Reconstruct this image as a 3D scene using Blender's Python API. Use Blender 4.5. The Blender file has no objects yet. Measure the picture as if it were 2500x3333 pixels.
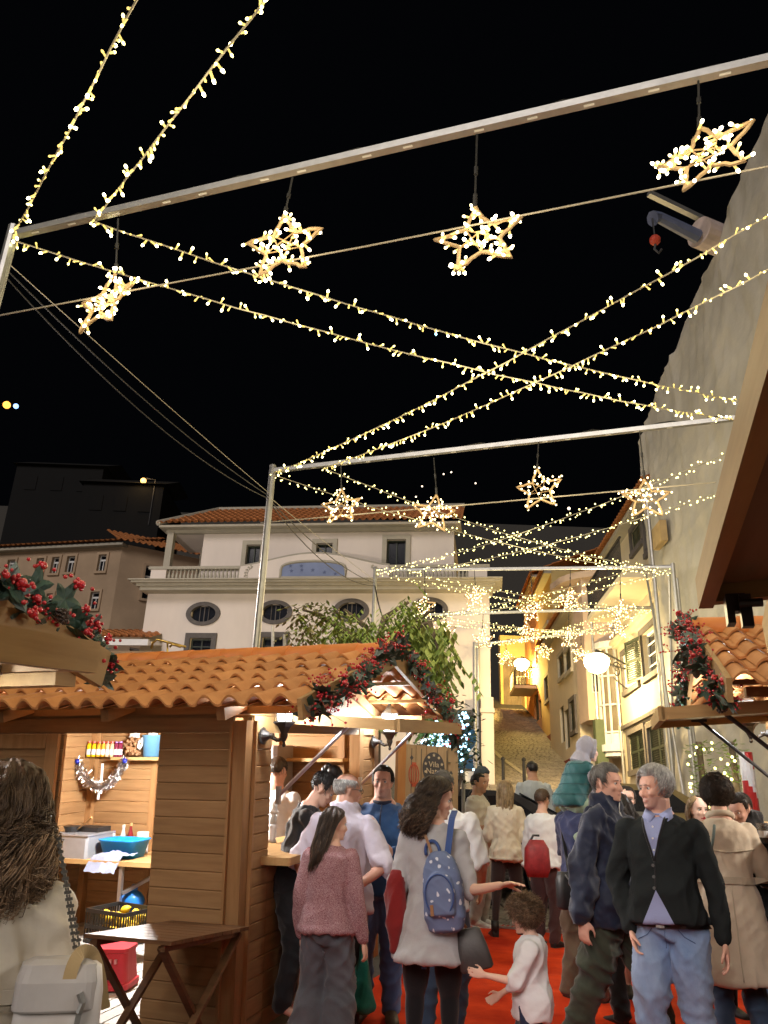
import bpy, bmesh, math, random
import numpy as np
from math import sin, cos, pi, radians as R, hypot, atan2, tan
from mathutils import Vector as V3, Matrix, noise
SC = bpy.context.scene
COL = SC.collection
rnd = random.Random(7)
# ---------------------------------------------------------------- camera
F = 2600.0; CX = 1250.0; CY = 1666.5; CAMZ = 1.62; PITCH = 21.75; ROLL = 2.1
_p = R(PITCH); _r = R(ROLL)
FW = V3((0, cos(_p), sin(_p))); UP0 = V3((0, -sin(_p), cos(_p))); X0 = V3((1, 0, 0))
RT = cos(_r)*X0 + sin(_r)*UP0; UP = -sin(_r)*X0 + cos(_r)*UP0; CAM = V3((0, 0, CAMZ))
cd = bpy.data.cameras.new("camera"); cam = bpy.data.objects.new("camera", cd); COL.objects.link(cam)
cd.sensor_fit = 'VERTICAL'; cd.sensor_height = 36; cd.sensor_width = 27; cd.lens = F/3333*36
cd.clip_start = 0.05; cd.clip_end = 900
cam.matrix_world = Matrix((( RT.x, UP.x, -FW.x, 0), (RT.y, UP.y, -FW.y, 0), (RT.z, UP.z, -FW.z, CAMZ), (0, 0, 0, 1)))
SC.camera = cam
# ---------------------------------------------------------------- world: a clear night sky
w = bpy.data.worlds.new("World"); SC.world = w; w.use_nodes = True
bg = w.node_tree.nodes['Background']; bg.inputs[0].default_value = (0.6, 0.7, 1.0, 1); bg.inputs[1].default_value = 0.0011
SC.view_settings.view_transform = 'Standard'; SC.view_settings.look = 'None'
SC.view_settings.exposure = 0.48; SC.view_settings.gamma = 1.0; SC.view_settings.use_curve_mapping = False
cy = SC.cycles
cy.use_denoising = True
try: cy.denoiser = 'OPENIMAGEDENOISE'
except Exception: pass
cy.max_bounces = 6; cy.diffuse_bounces = 3; cy.glossy_bounces = 3; cy.transmission_bounces = 4; cy.transparent_max_bounces = 6
cy.sample_clamp_indirect = 2.0; cy.sample_clamp_direct = 0; cy.caustics_reflective = False; cy.caustics_refractive = False
cy.use_light_tree = True
sl_ = bpy.data.lights.new('even_fill', 'SUN'); sl_.energy = .95; sl_.angle = R(26); sl_.color = (1.0, .9, .86)   # added even fill from behind the viewer, standing for ambient glow
so_ = bpy.data.objects.new('even_fill', sl_); COL.objects.link(so_); so_.rotation_euler = V3((.35, .8, -.55)).to_track_quat('-Z', 'Y').to_euler()
WARM = (1.0, 0.74, 0.42); SODIUM = (1.0, 0.7, 0.3); LED = (0.92, 0.96, 1.0); SOFT = (1.0, 0.86, 0.68)
def lamp(name, loc, power, col, size=0.1, parent=None):
    l = bpy.data.lights.new(name, 'POINT'); l.energy = power; l.color = col; l.shadow_soft_size = size
    o = bpy.data.objects.new(name, l); COL.objects.link(o); o.location = loc
    if parent: o.parent = parent
    return o
# ---------------------------------------------------------------- picture <-> place
def ray(px, py): return FW + RT*((px-CX)/F) - UP*((py-CY)/F)
def at(px, py, Y):
    d = ray(px, py); return CAM + d*(Y/d.y)
def at_z(px, py, z):
    d = ray(px, py); return CAM + d*((z-CAMZ)/d.z)
def on_plane(px, py, p0, n):
    d = ray(px, py); return CAM + d*((V3(p0)-CAM).dot(n)/d.dot(n))
def ground(x, y):
    z = 0.055*y
    if y > 12:
        t = y-12
        z += 0.0024*t*t + 0.097*t*min(1, t/3)
    return z
def at_h(px, py, H):                 # the point of a ray that lies H above the ground
    lo, hi = 0.5, 80
    for _ in range(50):
        m = (lo+hi)/2; P = at(px, py, m)
        if P.z-ground(P.x, P.y) < H: lo = m
        else: hi = m
    return P
# ---------------------------------------------------------------- materials
MATS = {}
def rgb(r, g, b): return (r, g, b, 1)
def new_mat(name):
    m = bpy.data.materials.new(name); m.use_nodes = True
    nt = m.node_tree; b = nt.nodes['Principled BSDF']; return m, nt, b
def M(name, col, rough=.7, var=.12, scale=6, bump=0, bscale=40, metal=0, stretch=(1, 1, 1), rand=0, spec=.4, sheen=0, col2=None, detail=5, bdist=.01, trans=0, alpha=1, coat=0):
    if name in MATS: return MATS[name]
    m, nt, b = new_mat(name); N = nt.nodes; L = nt.links
    tc = N.new('ShaderNodeTexCoord'); mp = N.new('ShaderNodeMapping'); mp.inputs['Scale'].default_value = stretch
    oi = N.new('ShaderNodeObjectInfo'); ml = N.new('ShaderNodeVectorMath'); ml.operation = 'MULTIPLY_ADD'
    L.new(tc.outputs['Object'], mp.inputs[0])
    cmb = N.new('ShaderNodeCombineXYZ'); mul = N.new('ShaderNodeMath'); mul.operation = 'MULTIPLY'; mul.inputs[1].default_value = 37.0
    L.new(oi.outputs['Random'], mul.inputs[0])
    for i in range(3): L.new(mul.outputs[0], cmb.inputs[i])
    ad = N.new('ShaderNodeVectorMath'); ad.operation = 'ADD'
    L.new(mp.outputs[0], ad.inputs[0]); L.new(cmb.outputs[0], ad.inputs[1])
    nz = N.new('ShaderNodeTexNoise'); nz.inputs['Scale'].default_value = scale; nz.inputs['Detail'].default_value = detail; nz.inputs['Roughness'].default_value = .6
    L.new(ad.outputs[0], nz.inputs['Vector'])
    mx = N.new('ShaderNodeMix'); mx.data_type = 'RGBA'
    c = col; c2 = col2 or tuple(min(1, v*(1+var)) for v in col); c1 = tuple(v*(1-var) for v in col) if not col2 else col
    mx.inputs[6].default_value = (*c1[:3], 1); mx.inputs[7].default_value = (*c2[:3], 1)
    rp = N.new('ShaderNodeMapRange'); rp.inputs['From Min'].default_value = .3; rp.inputs['From Max'].default_value = .7
    L.new(nz.outputs[0], rp.inputs[0]); L.new(rp.outputs[0], mx.inputs[0])
    out = mx.outputs[2]
    if rand:
        hs = N.new('ShaderNodeHueSaturation'); mr = N.new('ShaderNodeMapRange')
        mr.inputs['To Min'].default_value = 1-rand; mr.inputs['To Max'].default_value = 1+rand
        L.new(oi.outputs['Random'], mr.inputs[0]); L.new(mr.outputs[0], hs.inputs['Value']); L.new(out, hs.inputs['Color']); out = hs.outputs[0]
    L.new(out, b.inputs['Base Color'])
    b.inputs['Roughness'].default_value = rough; b.inputs['Metallic'].default_value = metal
    b.inputs['Specular IOR Level'].default_value = spec
    if sheen: b.inputs['Sheen Weight'].default_value = sheen; b.inputs['Sheen Roughness'].default_value = .5
    if trans: b.inputs['Transmission Weight'].default_value = trans
    if coat: b.inputs['Coat Weight'].default_value = coat; b.inputs['Coat Roughness'].default_value = .15
    if bump:
        n2 = N.new('ShaderNodeTexNoise'); n2.inputs['Scale'].default_value = bscale; n2.inputs['Detail'].default_value = 4
        L.new(ad.outputs[0], n2.inputs['Vector'])
        bp = N.new('ShaderNodeBump'); bp.inputs['Strength'].default_value = bump; bp.inputs['Distance'].default_value = bdist
        L.new(n2.outputs[0], bp.inputs['Height']); L.new(bp.outputs[0], b.inputs['Normal'])
    MATS[name] = m; return m
def emit(name, col, strength, sample=False):
    if name in MATS: return MATS[name]
    m, nt, b = new_mat(name); b.inputs['Base Color'].default_value = (*col, 1)
    b.inputs['Emission Color'].default_value = (*col, 1); b.inputs['Emission Strength'].default_value = strength
    if not sample:
        try: m.cycles.emission_sampling = 'NONE'
        except Exception: pass
    MATS[name] = m; return m
def wood(name, c1, c2, axis=0, rough=.66, rand=.18):
    st = [9, 9, 9]; st[axis] = .9
    return M(name, c1, rough, col2=c2, scale=2.6, stretch=tuple(st), rand=rand, bump=.25, bscale=5, detail=8, bdist=.003, spec=.16)
# ---------------------------------------------------------------- mesh collector
class MB:
    def __init__(s): s.v = []; s.f = []; s.m = []
    def add(s, vs, fs, mi=0):
        o = len(s.v); s.v += [tuple(v) for v in vs]; s.f += [tuple(i+o for i in f) for f in fs]; s.m += [mi]*len(fs)
    def box(s, c, d, mat=None, mi=0, bev=0):
        x, y, z = d[0]/2, d[1]/2, d[2]/2
        if bev:
            b = bev; vs = []
            for sz in (-1, 1):
                for (a, bb) in ((-x+b, -y), (x-b, -y), (x, -y+b), (x, y-b), (x-b, y), (-x+b, y), (-x, y-b), (-x, -y+b)): vs.append(V3((a, bb, sz*z)))
            # cheap chamfer on the vertical edges
            fs = [tuple(range(7, -1, -1)), tuple(range(8, 16))]+[(i, (i+1) % 8, 8+(i+1) % 8, 8+i) for i in range(8)]
        else:
            vs = [V3((a, b, cc)) for cc in (-z, z) for b in (-y, y) for a in (-x, x)]
            fs = [(0, 2, 3, 1), (4, 5, 7, 6), (0, 1, 5, 4), (2, 6, 7, 3), (0, 4, 6, 2), (1, 3, 7, 5)]
        if mat is not None: vs = [mat @ v for v in vs]
        s.add([v+V3(c) for v in vs], fs, mi); return s
    def bar(s, a, b, w, h=None, up=(0, 0, 1), mi=0):      # a rectangular bar from a to b
        a, b = V3(a), V3(b); h = h or w; d = (b-a).normalized(); u = V3(up)
        if abs(d.dot(u)) > .98: u = V3((0, 1, 0))
        x = d.cross(u).normalized(); y = x.cross(d)
        vs = [p+x*(i*w/2)+y*(j*h/2) for p in (a, b) for i, j in ((-1, -1), (1, -1), (1, 1), (-1, 1))]
        s.add(vs, [(3, 2, 1, 0), (4, 5, 6, 7)]+[(i, (i+1) % 4, 4+(i+1) % 4, 4+i) for i in range(4)], mi); return s
    def tube(s, pts, r, n=6, mi=0, cap=True, flat=1.0):
        pts = [V3(p) for p in pts]; k = len(pts); rs = r if isinstance(r, (list, tuple)) else [r]*k
        rings = []; prev = None
        for i, p in enumerate(pts):
            d = (pts[min(i+1, k-1)]-pts[max(i-1, 0)])
            d = d.normalized() if d.length > 1e-9 else V3((0, 0, 1))
            if prev is None:
                x = d.orthogonal().normalized()
                if abs(d.z) < .9: x = d.cross(V3((0, 0, 1))).normalized()
            else:
                x = prev-d*prev.dot(d); x = x.normalized() if x.length > 1e-6 else d.orthogonal().normalized()
            prev = x; y = d.cross(x)
            rings.append([p+(x*cos(2*pi*j/n)+y*sin(2*pi*j/n)*flat)*rs[i] for j in range(n)])
        vs = [v for rg in rings for v in rg]
        fs = [(i*n+j, i*n+(j+1) % n, (i+1)*n+(j+1) % n, (i+1)*n+j) for i in range(k-1) for j in range(n)]
        if cap: fs += [tuple(range(n-1, -1, -1)), tuple((k-1)*n+j for j in range(n))]
        s.add(vs, fs, mi); return s
    def loft(s, secs, n=14, mi=0, cap=True):              # secs: (centre, xaxis, yaxis, rx, ry, power)
        rings = []
        for sec in secs:
            c, xa, ya, rx, ry = sec[:5]; pw = sec[5] if len(sec) > 5 else 2.0
            rg = []
            for j in range(n):
                a = 2*pi*j/n; ca, sa = cos(a), sin(a)
                e = 2.0/pw
                rg.append(V3(c)+V3(xa)*(rx*math.copysign(abs(ca)**e, ca))+V3(ya)*(ry*math.copysign(abs(sa)**e, sa)))
            rings.append(rg)
        k = len(rings); vs = [v for rg in rings for v in rg]
        fs = [(i*n+j, i*n+(j+1) % n, (i+1)*n+(j+1) % n, (i+1)*n+j) for i in range(k-1) for j in range(n)]
        if cap:
            o = len(vs); vs += [V3(secs[0][0]), V3(secs[-1][0])]
            fs += [(o, (j+1) % n, j) for j in range(n)]+[(o+1, (k-1)*n+j, (k-1)*n+(j+1) % n) for j in range(n)]
        s.add(vs, fs, mi); return s
    def ball(s, c, r, seg=8, ring=6, mi=0, mat=None):
        r = (r, r, r) if not isinstance(r, (tuple, list)) else r
        vs = [V3((0, 0, r[2]))]
        for i in range(1, ring):
            t = pi*i/ring
            vs += [V3((r[0]*sin(t)*cos(2*pi*j/seg), r[1]*sin(t)*sin(2*pi*j/seg), r[2]*cos(t))) for j in range(seg)]
        vs.append(V3((0, 0, -r[2]))); fs = [(0, 1+j, 1+(j+1) % seg) for j in range(seg)]
        for i in range(ring-2):
            fs += [(1+i*seg+j, 1+(i+1)*seg+j, 1+(i+1)*seg+(j+1) % seg, 1+i*seg+(j+1) % seg) for j in range(seg)]
        e = len(vs)-1; b = 1+(ring-2)*seg
        fs += [(e, b+(j+1) % seg, b+j) for j in range(seg)]
        if mat is not None: vs = [mat @ v for v in vs]
        s.add([v+V3(c) for v in vs], fs, mi); return s
    def lathe(s, prof, n=12, o=(0, 0, 0), mi=0, mat=None):
        vs = []
        for (r, z) in prof: vs += [V3((r*cos(2*pi*j/n), r*sin(2*pi*j/n), z)) for j in range(n)]
        k = len(prof); fs = [(i*n+j, i*n+(j+1) % n, (i+1)*n+(j+1) % n, (i+1)*n+j) for i in range(k-1) for j in range(n)]
        fs += [tuple(range(n-1, -1, -1)), tuple((k-1)*n+j for j in range(n))]
        if mat is not None: vs = [mat @ v for v in vs]
        s.add([v+V3(o) for v in vs], fs, mi); return s
    def prism(s, poly, a, b, mi=0):                       # poly: list of points; extruded by vector b-a
        d = V3(b)-V3(a); n = len(poly); vs = [V3(p) for p in poly]+[V3(p)+d for p in poly]
        s.add(vs, [tuple(range(n-1, -1, -1)), tuple(range(n, 2*n))]+[(i, (i+1) % n, n+(i+1) % n, n+i) for i in range(n)], mi); return s
    def quad(s, a, b, c, d, mi=0): s.add([a, b, c, d], [(0, 1, 2, 3)], mi); return s
    def mesh(s, name, mats, smooth=False, recalc=True):
        me = bpy.data.meshes.new(name); me.from_pydata(s.v, [], s.f)
        for m in (mats if isinstance(mats, (list, tuple)) else [mats]): me.materials.append(m)
        me.polygons.foreach_set('material_index', s.m)
        if smooth: me.polygons.foreach_set('use_smooth', [True]*len(s.f))
        if recalc:
            bm = bmesh.new(); bm.from_mesh(me); bmesh.ops.recalc_face_normals(bm, faces=bm.faces); bm.to_mesh(me); bm.free()
        me.update(); return me
    def build(s, name, mats, parent=None, smooth=False, recalc=True, loc=None):
        return put(name, s.mesh(name, mats, smooth, recalc), parent, loc)
def put(name, me, parent=None, loc=None, rot=None, scale=None):
    o = bpy.data.objects.new(name, me); COL.objects.link(o)
    if parent is not None: o.parent = parent
    if loc is not None: o.location = loc
    if rot is not None: o.rotation_euler = rot
    if scale is not None: o.scale = scale
    return o
def tag(o, label, cat, group=None, kind=None):
    o['label'] = label
    if cat: o['category'] = cat
    if group: o['group'] = group
    if kind: o['kind'] = kind
    return o
def struct(o, kind='structure'): o['kind'] = kind; return o
def thing(name, label, cat, loc=(0, 0, 0), rz=0, group=None, mat=None):
    o = bpy.data.objects.new(name, None); COL.objects.link(o); o.empty_display_size = .1
    if mat is not None: o.matrix_world = mat
    else: o.location = loc; o.rotation_euler = (0, 0, rz)
    return tag(o, label, cat, group)
def frame(o, ex, ey, ez):
    return Matrix(((ex[0], ey[0], ez[0], o[0]), (ex[1], ey[1], ez[1], o[1]), (ex[2], ey[2], ez[2], o[2]), (0, 0, 0, 1)))
def copy_tree(o, parent=None):
    c = o.copy(); COL.objects.link(c); c.parent = parent
    for ch in list(o.children): copy_tree(ch, c)
    return c
def lerp(a, b, t): return a+(b-a)*t
# ================================================================ materials of the setting
m_stone = M('cobble', (.16, .14, .115), .8, .35, 3, .4, 30, rand=.3)
m_joint = M('joint', (.07, .065, .055), .95, .3, 8, .3, 40)
m_plaster = M('white_plaster', (.74, .67, .6), .85, .09, .7, .2, 60, bdist=.004, stretch=(1, 1, .35), detail=9)
m_trim = M('grey_trim', (.42, .39, .31), .8, .08, 3, .1, 50)
m_darkstone = M('dark_basalt', (.11, .1, .095), .8, .2, 6, .2, 40)
m_glass = M('dark_glass', (.012, .014, .02), .12, .2, 2, spec=.5)
m_white = M('white_paint', (.72, .72, .7), .6, .05, 4)
m_rtile = M('far_roof_tile', (.4, .15, .045), .75, .25, 5, .2, 30, rand=.2)
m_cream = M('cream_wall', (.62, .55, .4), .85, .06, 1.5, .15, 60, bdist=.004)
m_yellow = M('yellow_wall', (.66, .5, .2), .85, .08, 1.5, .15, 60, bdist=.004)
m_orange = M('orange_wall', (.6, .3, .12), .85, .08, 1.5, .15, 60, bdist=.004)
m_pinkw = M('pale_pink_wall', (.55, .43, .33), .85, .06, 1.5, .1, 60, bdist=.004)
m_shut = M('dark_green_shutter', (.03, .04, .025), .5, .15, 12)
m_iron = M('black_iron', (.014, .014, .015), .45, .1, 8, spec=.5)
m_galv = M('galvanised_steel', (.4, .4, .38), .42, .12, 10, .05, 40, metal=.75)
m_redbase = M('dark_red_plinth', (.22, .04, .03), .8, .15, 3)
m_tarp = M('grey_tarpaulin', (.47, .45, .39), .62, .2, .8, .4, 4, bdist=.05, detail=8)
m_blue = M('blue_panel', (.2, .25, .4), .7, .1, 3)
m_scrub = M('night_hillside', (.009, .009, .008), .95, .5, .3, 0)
m_dkbld = M('unlit_wall', (.44, .32, .21), .9, .15, .6); m_hillw = M('night_dark_wall', (.003, .003, .0028), .9, .2, .6)  # darkness of night is put into the hill house colour

def strip_mesh(name, xs, ys, zoff=0, mat=None, nz=0):
    vs = []; fs = []
    for y in ys:
        for x in xs: vs.append((x, y, ground(x, y)+zoff+(noise.noise(V3((x*1.7, y*1.7, 0)))*nz)))
    nx = len(xs)
    for j in range(len(ys)-1):
        for i in range(nx-1): fs.append((j*nx+i, j*nx+i+1, (j+1)*nx+i+1, (j+1)*nx+i))
    me = bpy.data.meshes.new(name); me.from_pydata(vs, [], fs); me.materials.append(mat); me.update()
    return put(name, me)
ys = [-12+i*1.0 for i in range(24)]+[12+i*.75 for i in range(80)]+[75, 90, 130]
gnd = struct(strip_mesh('ground', [-70, -40]+[-24+i*2 for i in range(25)]+[40, 70], ys, 0, m_joint))
# cobbles of the climbing street: nearest 300 as parts, the rest as one mass
stone_me = []
for k in range(6):
    b = MB(); r_ = random.Random(k); w_, l_ = .075+.02*r_.random(), .05+.015*r_.random()
    vs = []
    for (s, z) in ((1.0, -.03), (1.0, .012), (.72, .026)):
        for (a, c) in ((-1, -.7), (-.6, -1), (.6, -1), (1, -.7), (1, .7), (.6, 1), (-.6, 1), (-1, .7)):
            vs.append((a*w_*s*(1+.1*r_.uniform(-1, 1)), c*l_*s*(1+.1*r_.uniform(-1, 1)), z))
    fs = [(i*8+j, i*8+(j+1) % 8, i*8+8+(j+1) % 8, i*8+8+j) for i in range(2) for j in range(8)]+[tuple(range(16, 24))]
    b.add(vs, fs); stone_me.append(b.mesh('cobblestone', m_stone))
ncob = 0; mass = MB(); rc = random.Random(5)
y = 10.95
while y < 44:
    x = 1.2+.03*y; off = rc.random()*.17
    step = .125 if y < 30 else .17
    while x < 7.9:
        xx = x+off+rc.uniform(-.012, .012); yy = y+rc.uniform(-.012, .012)
        sl = (ground(xx, yy+.05)-ground(xx, yy-.05))/.1
        if ncob < 300 and y < 19 and 2.2 < xx < 3.8:
            o = put('cobblestone', stone_me[ncob % 6], gnd, (xx, yy, ground(xx, yy)+.004), (math.atan(sl), rc.uniform(-.06, .06), rc.uniform(-.12, .12))); ncob += 1
        else:
            me = stone_me[rc.randrange(6)]; mt = Matrix.Translation((xx, yy, ground(xx, yy)+.004)) @ Matrix.Rotation(math.atan(sl), 4, 'X') @ Matrix.Rotation(rc.uniform(-.12, .12), 4, 'Z') @ Matrix.Diagonal((1, step/.125, 1, 1))
            mass.add([mt @ v.co for v in me.vertices], [tuple(p.vertices) for p in me.polygons])
        x += .175
    y += step
o = mass.build('cobblestones', m_stone, gnd, recalc=False); o['kind'] = 'stuff'
# stone drain channel line running up the street
b = MB(); pts = [(5.5, 21), (4.9, 25), (4.55, 30), (4.4, 36), (4.2, 44)]
for i in range(len(pts)-1):
    (x0, y0), (x1, y1) = pts[i], pts[i+1]
    for k in range(6):
        a = i; t0, t1 = k/6, (k+.94)/6
        p = V3((lerp(x0, x1, t0), lerp(y0, y1, t0), 0)); q = V3((lerp(x0, x1, t1), lerp(y0, y1, t1), 0))
        p.z = ground(p.x, p.y)+.02; q.z = ground(q.x, q.y)+.02; b.bar(p, q, .16, .06)
struct(b.build('kerb_line', M('kerb_stone', (.36, .32, .24), .8, .15, 4)))
# paving laid to the right of the carpet
# ---------------------------------------------------------------- walls with real openings
def holed_wall(W, H, holes, depth=.22):
    """wall in x (0..W), z (0..H), outer face at y=0, with reveals going +y"""
    b = MB(); xs = sorted({0, W, *[h[0] for h in holes], *[h[2] for h in holes]}); zs = sorted({0, H, *[h[1] for h in holes], *[h[3] for h in holes]})
    for i in range(len(xs)-1):
        for j in range(len(zs)-1):
            cx, cz = (xs[i]+xs[i+1])/2, (zs[j]+zs[j+1])/2
            if any(h[0] < cx < h[2] and h[1] < cz < h[3] for h in holes): continue
            b.quad((xs[i], 0, zs[j]), (xs[i+1], 0, zs[j]), (xs[i+1], 0, zs[j+1]), (xs[i], 0, zs[j+1]))
    for (x0, z0, x1, z1) in holes:
        b.quad((x0, 0, z0), (x0, depth, z0), (x0, depth, z1), (x0, 0, z1)); b.quad((x1, 0, z0), (x1, 0, z1), (x1, depth, z1), (x1, depth, z0))
        b.quad((x0, 0, z1), (x0, depth, z1), (x1, depth, z1), (x1, 0, z1)); b.quad((x0, 0, z0), (x1, 0, z0), (x1, depth, z0), (x0, depth, z0))
    return b
def window(parent, x0, z0, x1, z1, surround=None, sw=.14, mull=(1, 0), frame_m=None, shutters=None, depth=.16, transom=None, sill=True, glass=None):
    """a window part: surround, frame and mullions, with a pane as sub-part"""
    fm = frame_m or m_white; b = MB(); t = .05
    for (a, c, e, f) in ((x0, z0, x0+t, z1), (x1-t, z0, x1, z1), (x0+t, z0, x1-t, z0+t), (x0+t, z1-t, x1-t, z1)):
        b.box(((a+e)/2, depth-.02, (c+f)/2), (e-a, .05, f-c))
    for k in range(mull[0]):
        x = lerp(x0, x1, (k+1)/(mull[0]+1)); b.box((x, depth-.02, (z0+(transom or z1))/2), (t*.8, .045, (transom or z1)-z0-2*t))
    if transom: b.box(((x0+x1)/2, depth-.02, transom), (x1-x0-2*t, .047, .09))
    for k in range(mull[1]):
        z = lerp(z0, z1, (k+1)/(mull[1]+1)); b.box(((x0+x1)/2, depth-.025, z), (x1-x0-2*t, .03, .03))
    wn = b.build('window', fm, parent)
    p = MB(); p.box(((x0+x1)/2, depth+.02, (z0+z1)/2), (x1-x0-.02, .015, z1-z0-.02)); p.build('pane', glass or m_glass, wn)
    if surround:
        s = MB(); w_ = sw
        s.box(((x0+x1)/2, -.03, z1+w_/2), (x1-x0+2*w_, .07, w_)); s.box((x0-w_/2, -.03, (z0+z1)/2), (w_, .07, z1-z0)); s.box((x1+w_/2, -.03, (z0+z1)/2), (w_, .07, z1-z0))
        if sill: s.box(((x0+x1)/2, -.045, z0-w_/2), (x1-x0+2*w_, .1, w_))
        s.build('window_surround', surround, wn)
    return wn
def slat_shutter(name, parent, hinge, wd, ht, ang, mat, sgn=1):
    """louvred shutter leaf swung about its hinge"""
    b = MB(); t = .035
    for (x, z, a, c) in ((.03, ht/2, .06, ht), (wd-.03, ht/2, .06, ht), (wd/2, .03, wd-.12, .06), (wd/2, ht-.03, wd-.12, .06), (wd/2, ht*.5, wd-.12, .06)): b.box((x*sgn, 0, z), (a, t, c))
    n = int(ht/.055)
    rm = Matrix.Rotation(.6, 3, 'X')
    for k in range(n): b.box((wd/2*sgn, 0, (k+.5)*ht/n), (wd-.12, .012, .05), rm)
    o = b.build(name, mat, parent, loc=hinge); o.rotation_euler = (0, 0, ang); return o
def roof_rows(parent, x0, x1, y0, y1, z0, z1, mat, rows, tw=.24, name='roof', hip=0):
    """rows of far barrel tiles as one roof part"""
    b = MB(); n = int((x1-x0)/tw); w_ = (x1-x0)/n
    prof = [(0, 0), (.12, .05), (.3, .085), (.5, .05), (.62, .012), (.8, -.01), (1, 0)]
    vs = []; fs = []; k = len(prof)-1
    for r_ in range(rows):
        for e in (0, 1):
            t = (r_+e)/rows; lift = .035*(1-e)
            for i in range(n):
                for (a, h) in prof[:-1]: vs.append((max(x0+(i+a)*w_, x0+hip*t), lerp(y0, y1, t), lerp(z0, z1, t)+h+lift))
            vs.append((x1, lerp(y0, y1, t), lerp(z0, z1, t)+lift))
    nx = n*k+1
    for r_ in range(rows):
        for i in range(nx-1): fs.append((2*r_*nx+i, 2*r_*nx+i+1, (2*r_+1)*nx+i+1, (2*r_+1)*nx+i))
        if r_: 
            for i in range(nx-1): fs.append(((2*r_-1)*nx+i, (2*r_-1)*nx+i+1, 2*r_*nx+i+1, 2*r_*nx+i))
    b.add(vs, fs); return b.build(name, mat, parent, recalc=False)

# ================================================================ white building with the balcony
az = R(-8); e1 = V3((cos(az), sin(az), 0)); n1 = V3((-sin(az), cos(az), 0))   # n1 points away from us
RC = at(1597, 2200, 25.0); RC.z = 0
L_ = on_plane(468, 2027, RC, n1); Wb = (RC-L_).dot(e1)
O1 = RC-e1*Wb; O1.z = 2.2
B1 = thing('white_building', 'white three storey building with a long balcony, oval windows and a blue arched panel', 'building', mat=frame(O1, e1, n1, V3((0, 0, 1))))
def bl(px, py, back=0):
    P = on_plane(px, py, O1+n1*back, n1)-O1; return P.dot(e1), P.z
zc0 = bl(1000, 1932)[1]; zc1 = bl(1000, 1896)[1]
holes = []; ovals = []
for (px, py) in ((662, 1998), (895, 1993), (1143.5, 1988), (1399, 1985)): ovals.append(bl(px, py))
gw = []
for (a, b_, c, d) in ((614, 2128, 690, 2078), (850, 2126, 925, 2075), (1112, 2205, 1190, 2066), (1352, 2195, 1430, 2066), (1460, 2490, 1545, 2330)):
    x0, z0 = bl(a, b_); x1, z1 = bl(c, d); gw.append((x0, z0, x1, z1))
orx, orz = .42, .27
for (x, z) in ovals: holes.append((x-orx, z-orz, x+orx, z+orz))
w1 = holed_wall(Wb, zc0, holes+gw).build('wall', m_plaster, B1, recalc=False)
for (x, z) in ovals:             # oval windows: stone ring filling the square opening's corners, dark pane, glazing bar
    b = MB(); n = 28; vs = []; fs = []
    for k in range(n):
        a = 2*pi*k/n; ca, sa = cos(a), sin(a)
        for (rx, rz, y) in ((.6, .41, 0), (.6, .41, -.05), (.44, .28, -.05), (.44, .28, .12)): vs.append((x+rx*ca, y, z+rz*sa))
    for k in range(n):
        for j in range(3): fs.append((k*4+j, ((k+1) % n)*4+j, ((k+1) % n)*4+j+1, k*4+j+1))
    b.add(vs, fs); o = b.build('oval_window', m_darkstone, B1)
    p = MB(); p.box((x, .13, z), (.95, .02, .62)); p.build('pane', m_glass, o)
    g = MB(); g.box((x, .1, z), (.03, .03, .56)); g.box((x-.15, .1, z), (.02, .03, .54)); g.box((x+.15, .1, z), (.02, .03, .54)); g.build('glazing_bar', m_darkstone, o)
for (x0, z0, x1, z1) in gw: window(B1, x0, z0, x1, z1, m_darkstone, .17, (1, 1), m_shut)
b = MB()
for (d, h0, h1) in ((.1, 0, .3), (.2, .3, .52), (.34, .52, .7), (.42, .7, .8)):
    hh = zc1-zc0; a = zc0+h0*hh; c = zc0+h1*hh
    b.box((Wb/2, .4-(d+.8)/2, (a+c)/2), (Wb+2*d, d+.8, c-a))
b.build('cornice', m_trim, B1)
zr = bl(1000, 1846)[1]; yb = -.18
b = MB(); b.box((Wb/2, yb+.12, zc1+.05), (Wb-.1, .2, .1)); b.build('balcony_kerb', m_trim, B1)
def solid(xa, xb, nm='balcony_panel', m=m_plaster):
    b = MB(); b.box(((xa+xb)/2, yb+.1, (zc1+.1+zr-.1)/2), (xb-xa, .16, zr-zc1-.2)); return b.build(nm, m, B1)
pX = lambda px: bl(px, 1880)[0]
solid(.06, pX(545)); solid(pX(1525), Wb-.06)
b = MB(); b.box(((.0+pX(783))/2, yb+.1, zr-.05), (pX(783)+.05, .24, .1)); b.build('balcony_rail', m_trim, B1)
b = MB(); b.box(((pX(1268)+Wb)/2, yb+.1, zr-.05), (Wb-pX(1268)+.05, .24, .1)); b.build('balcony_rail', m_trim, B1)
bal = MB(); hb = zr-.1-zc1-.1
bal.lathe([(.045, 0), (.045, .04*hb), (.03, .1*hb), (.055, .3*hb), (.05, .42*hb), (.026, .7*hb), (.03, .9*hb), (.045, .94*hb), (.045, hb)], 8)
bme = bal.mesh('baluster', m_trim, True)
for (xa, xb, n) in ((pX(553), pX(778), 19), (pX(1275), pX(1520), 21)):
    for k in range(n): put('baluster', bme, B1, (lerp(xa, xb, k/(n-1)), yb+.1, zc1+.1))
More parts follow.
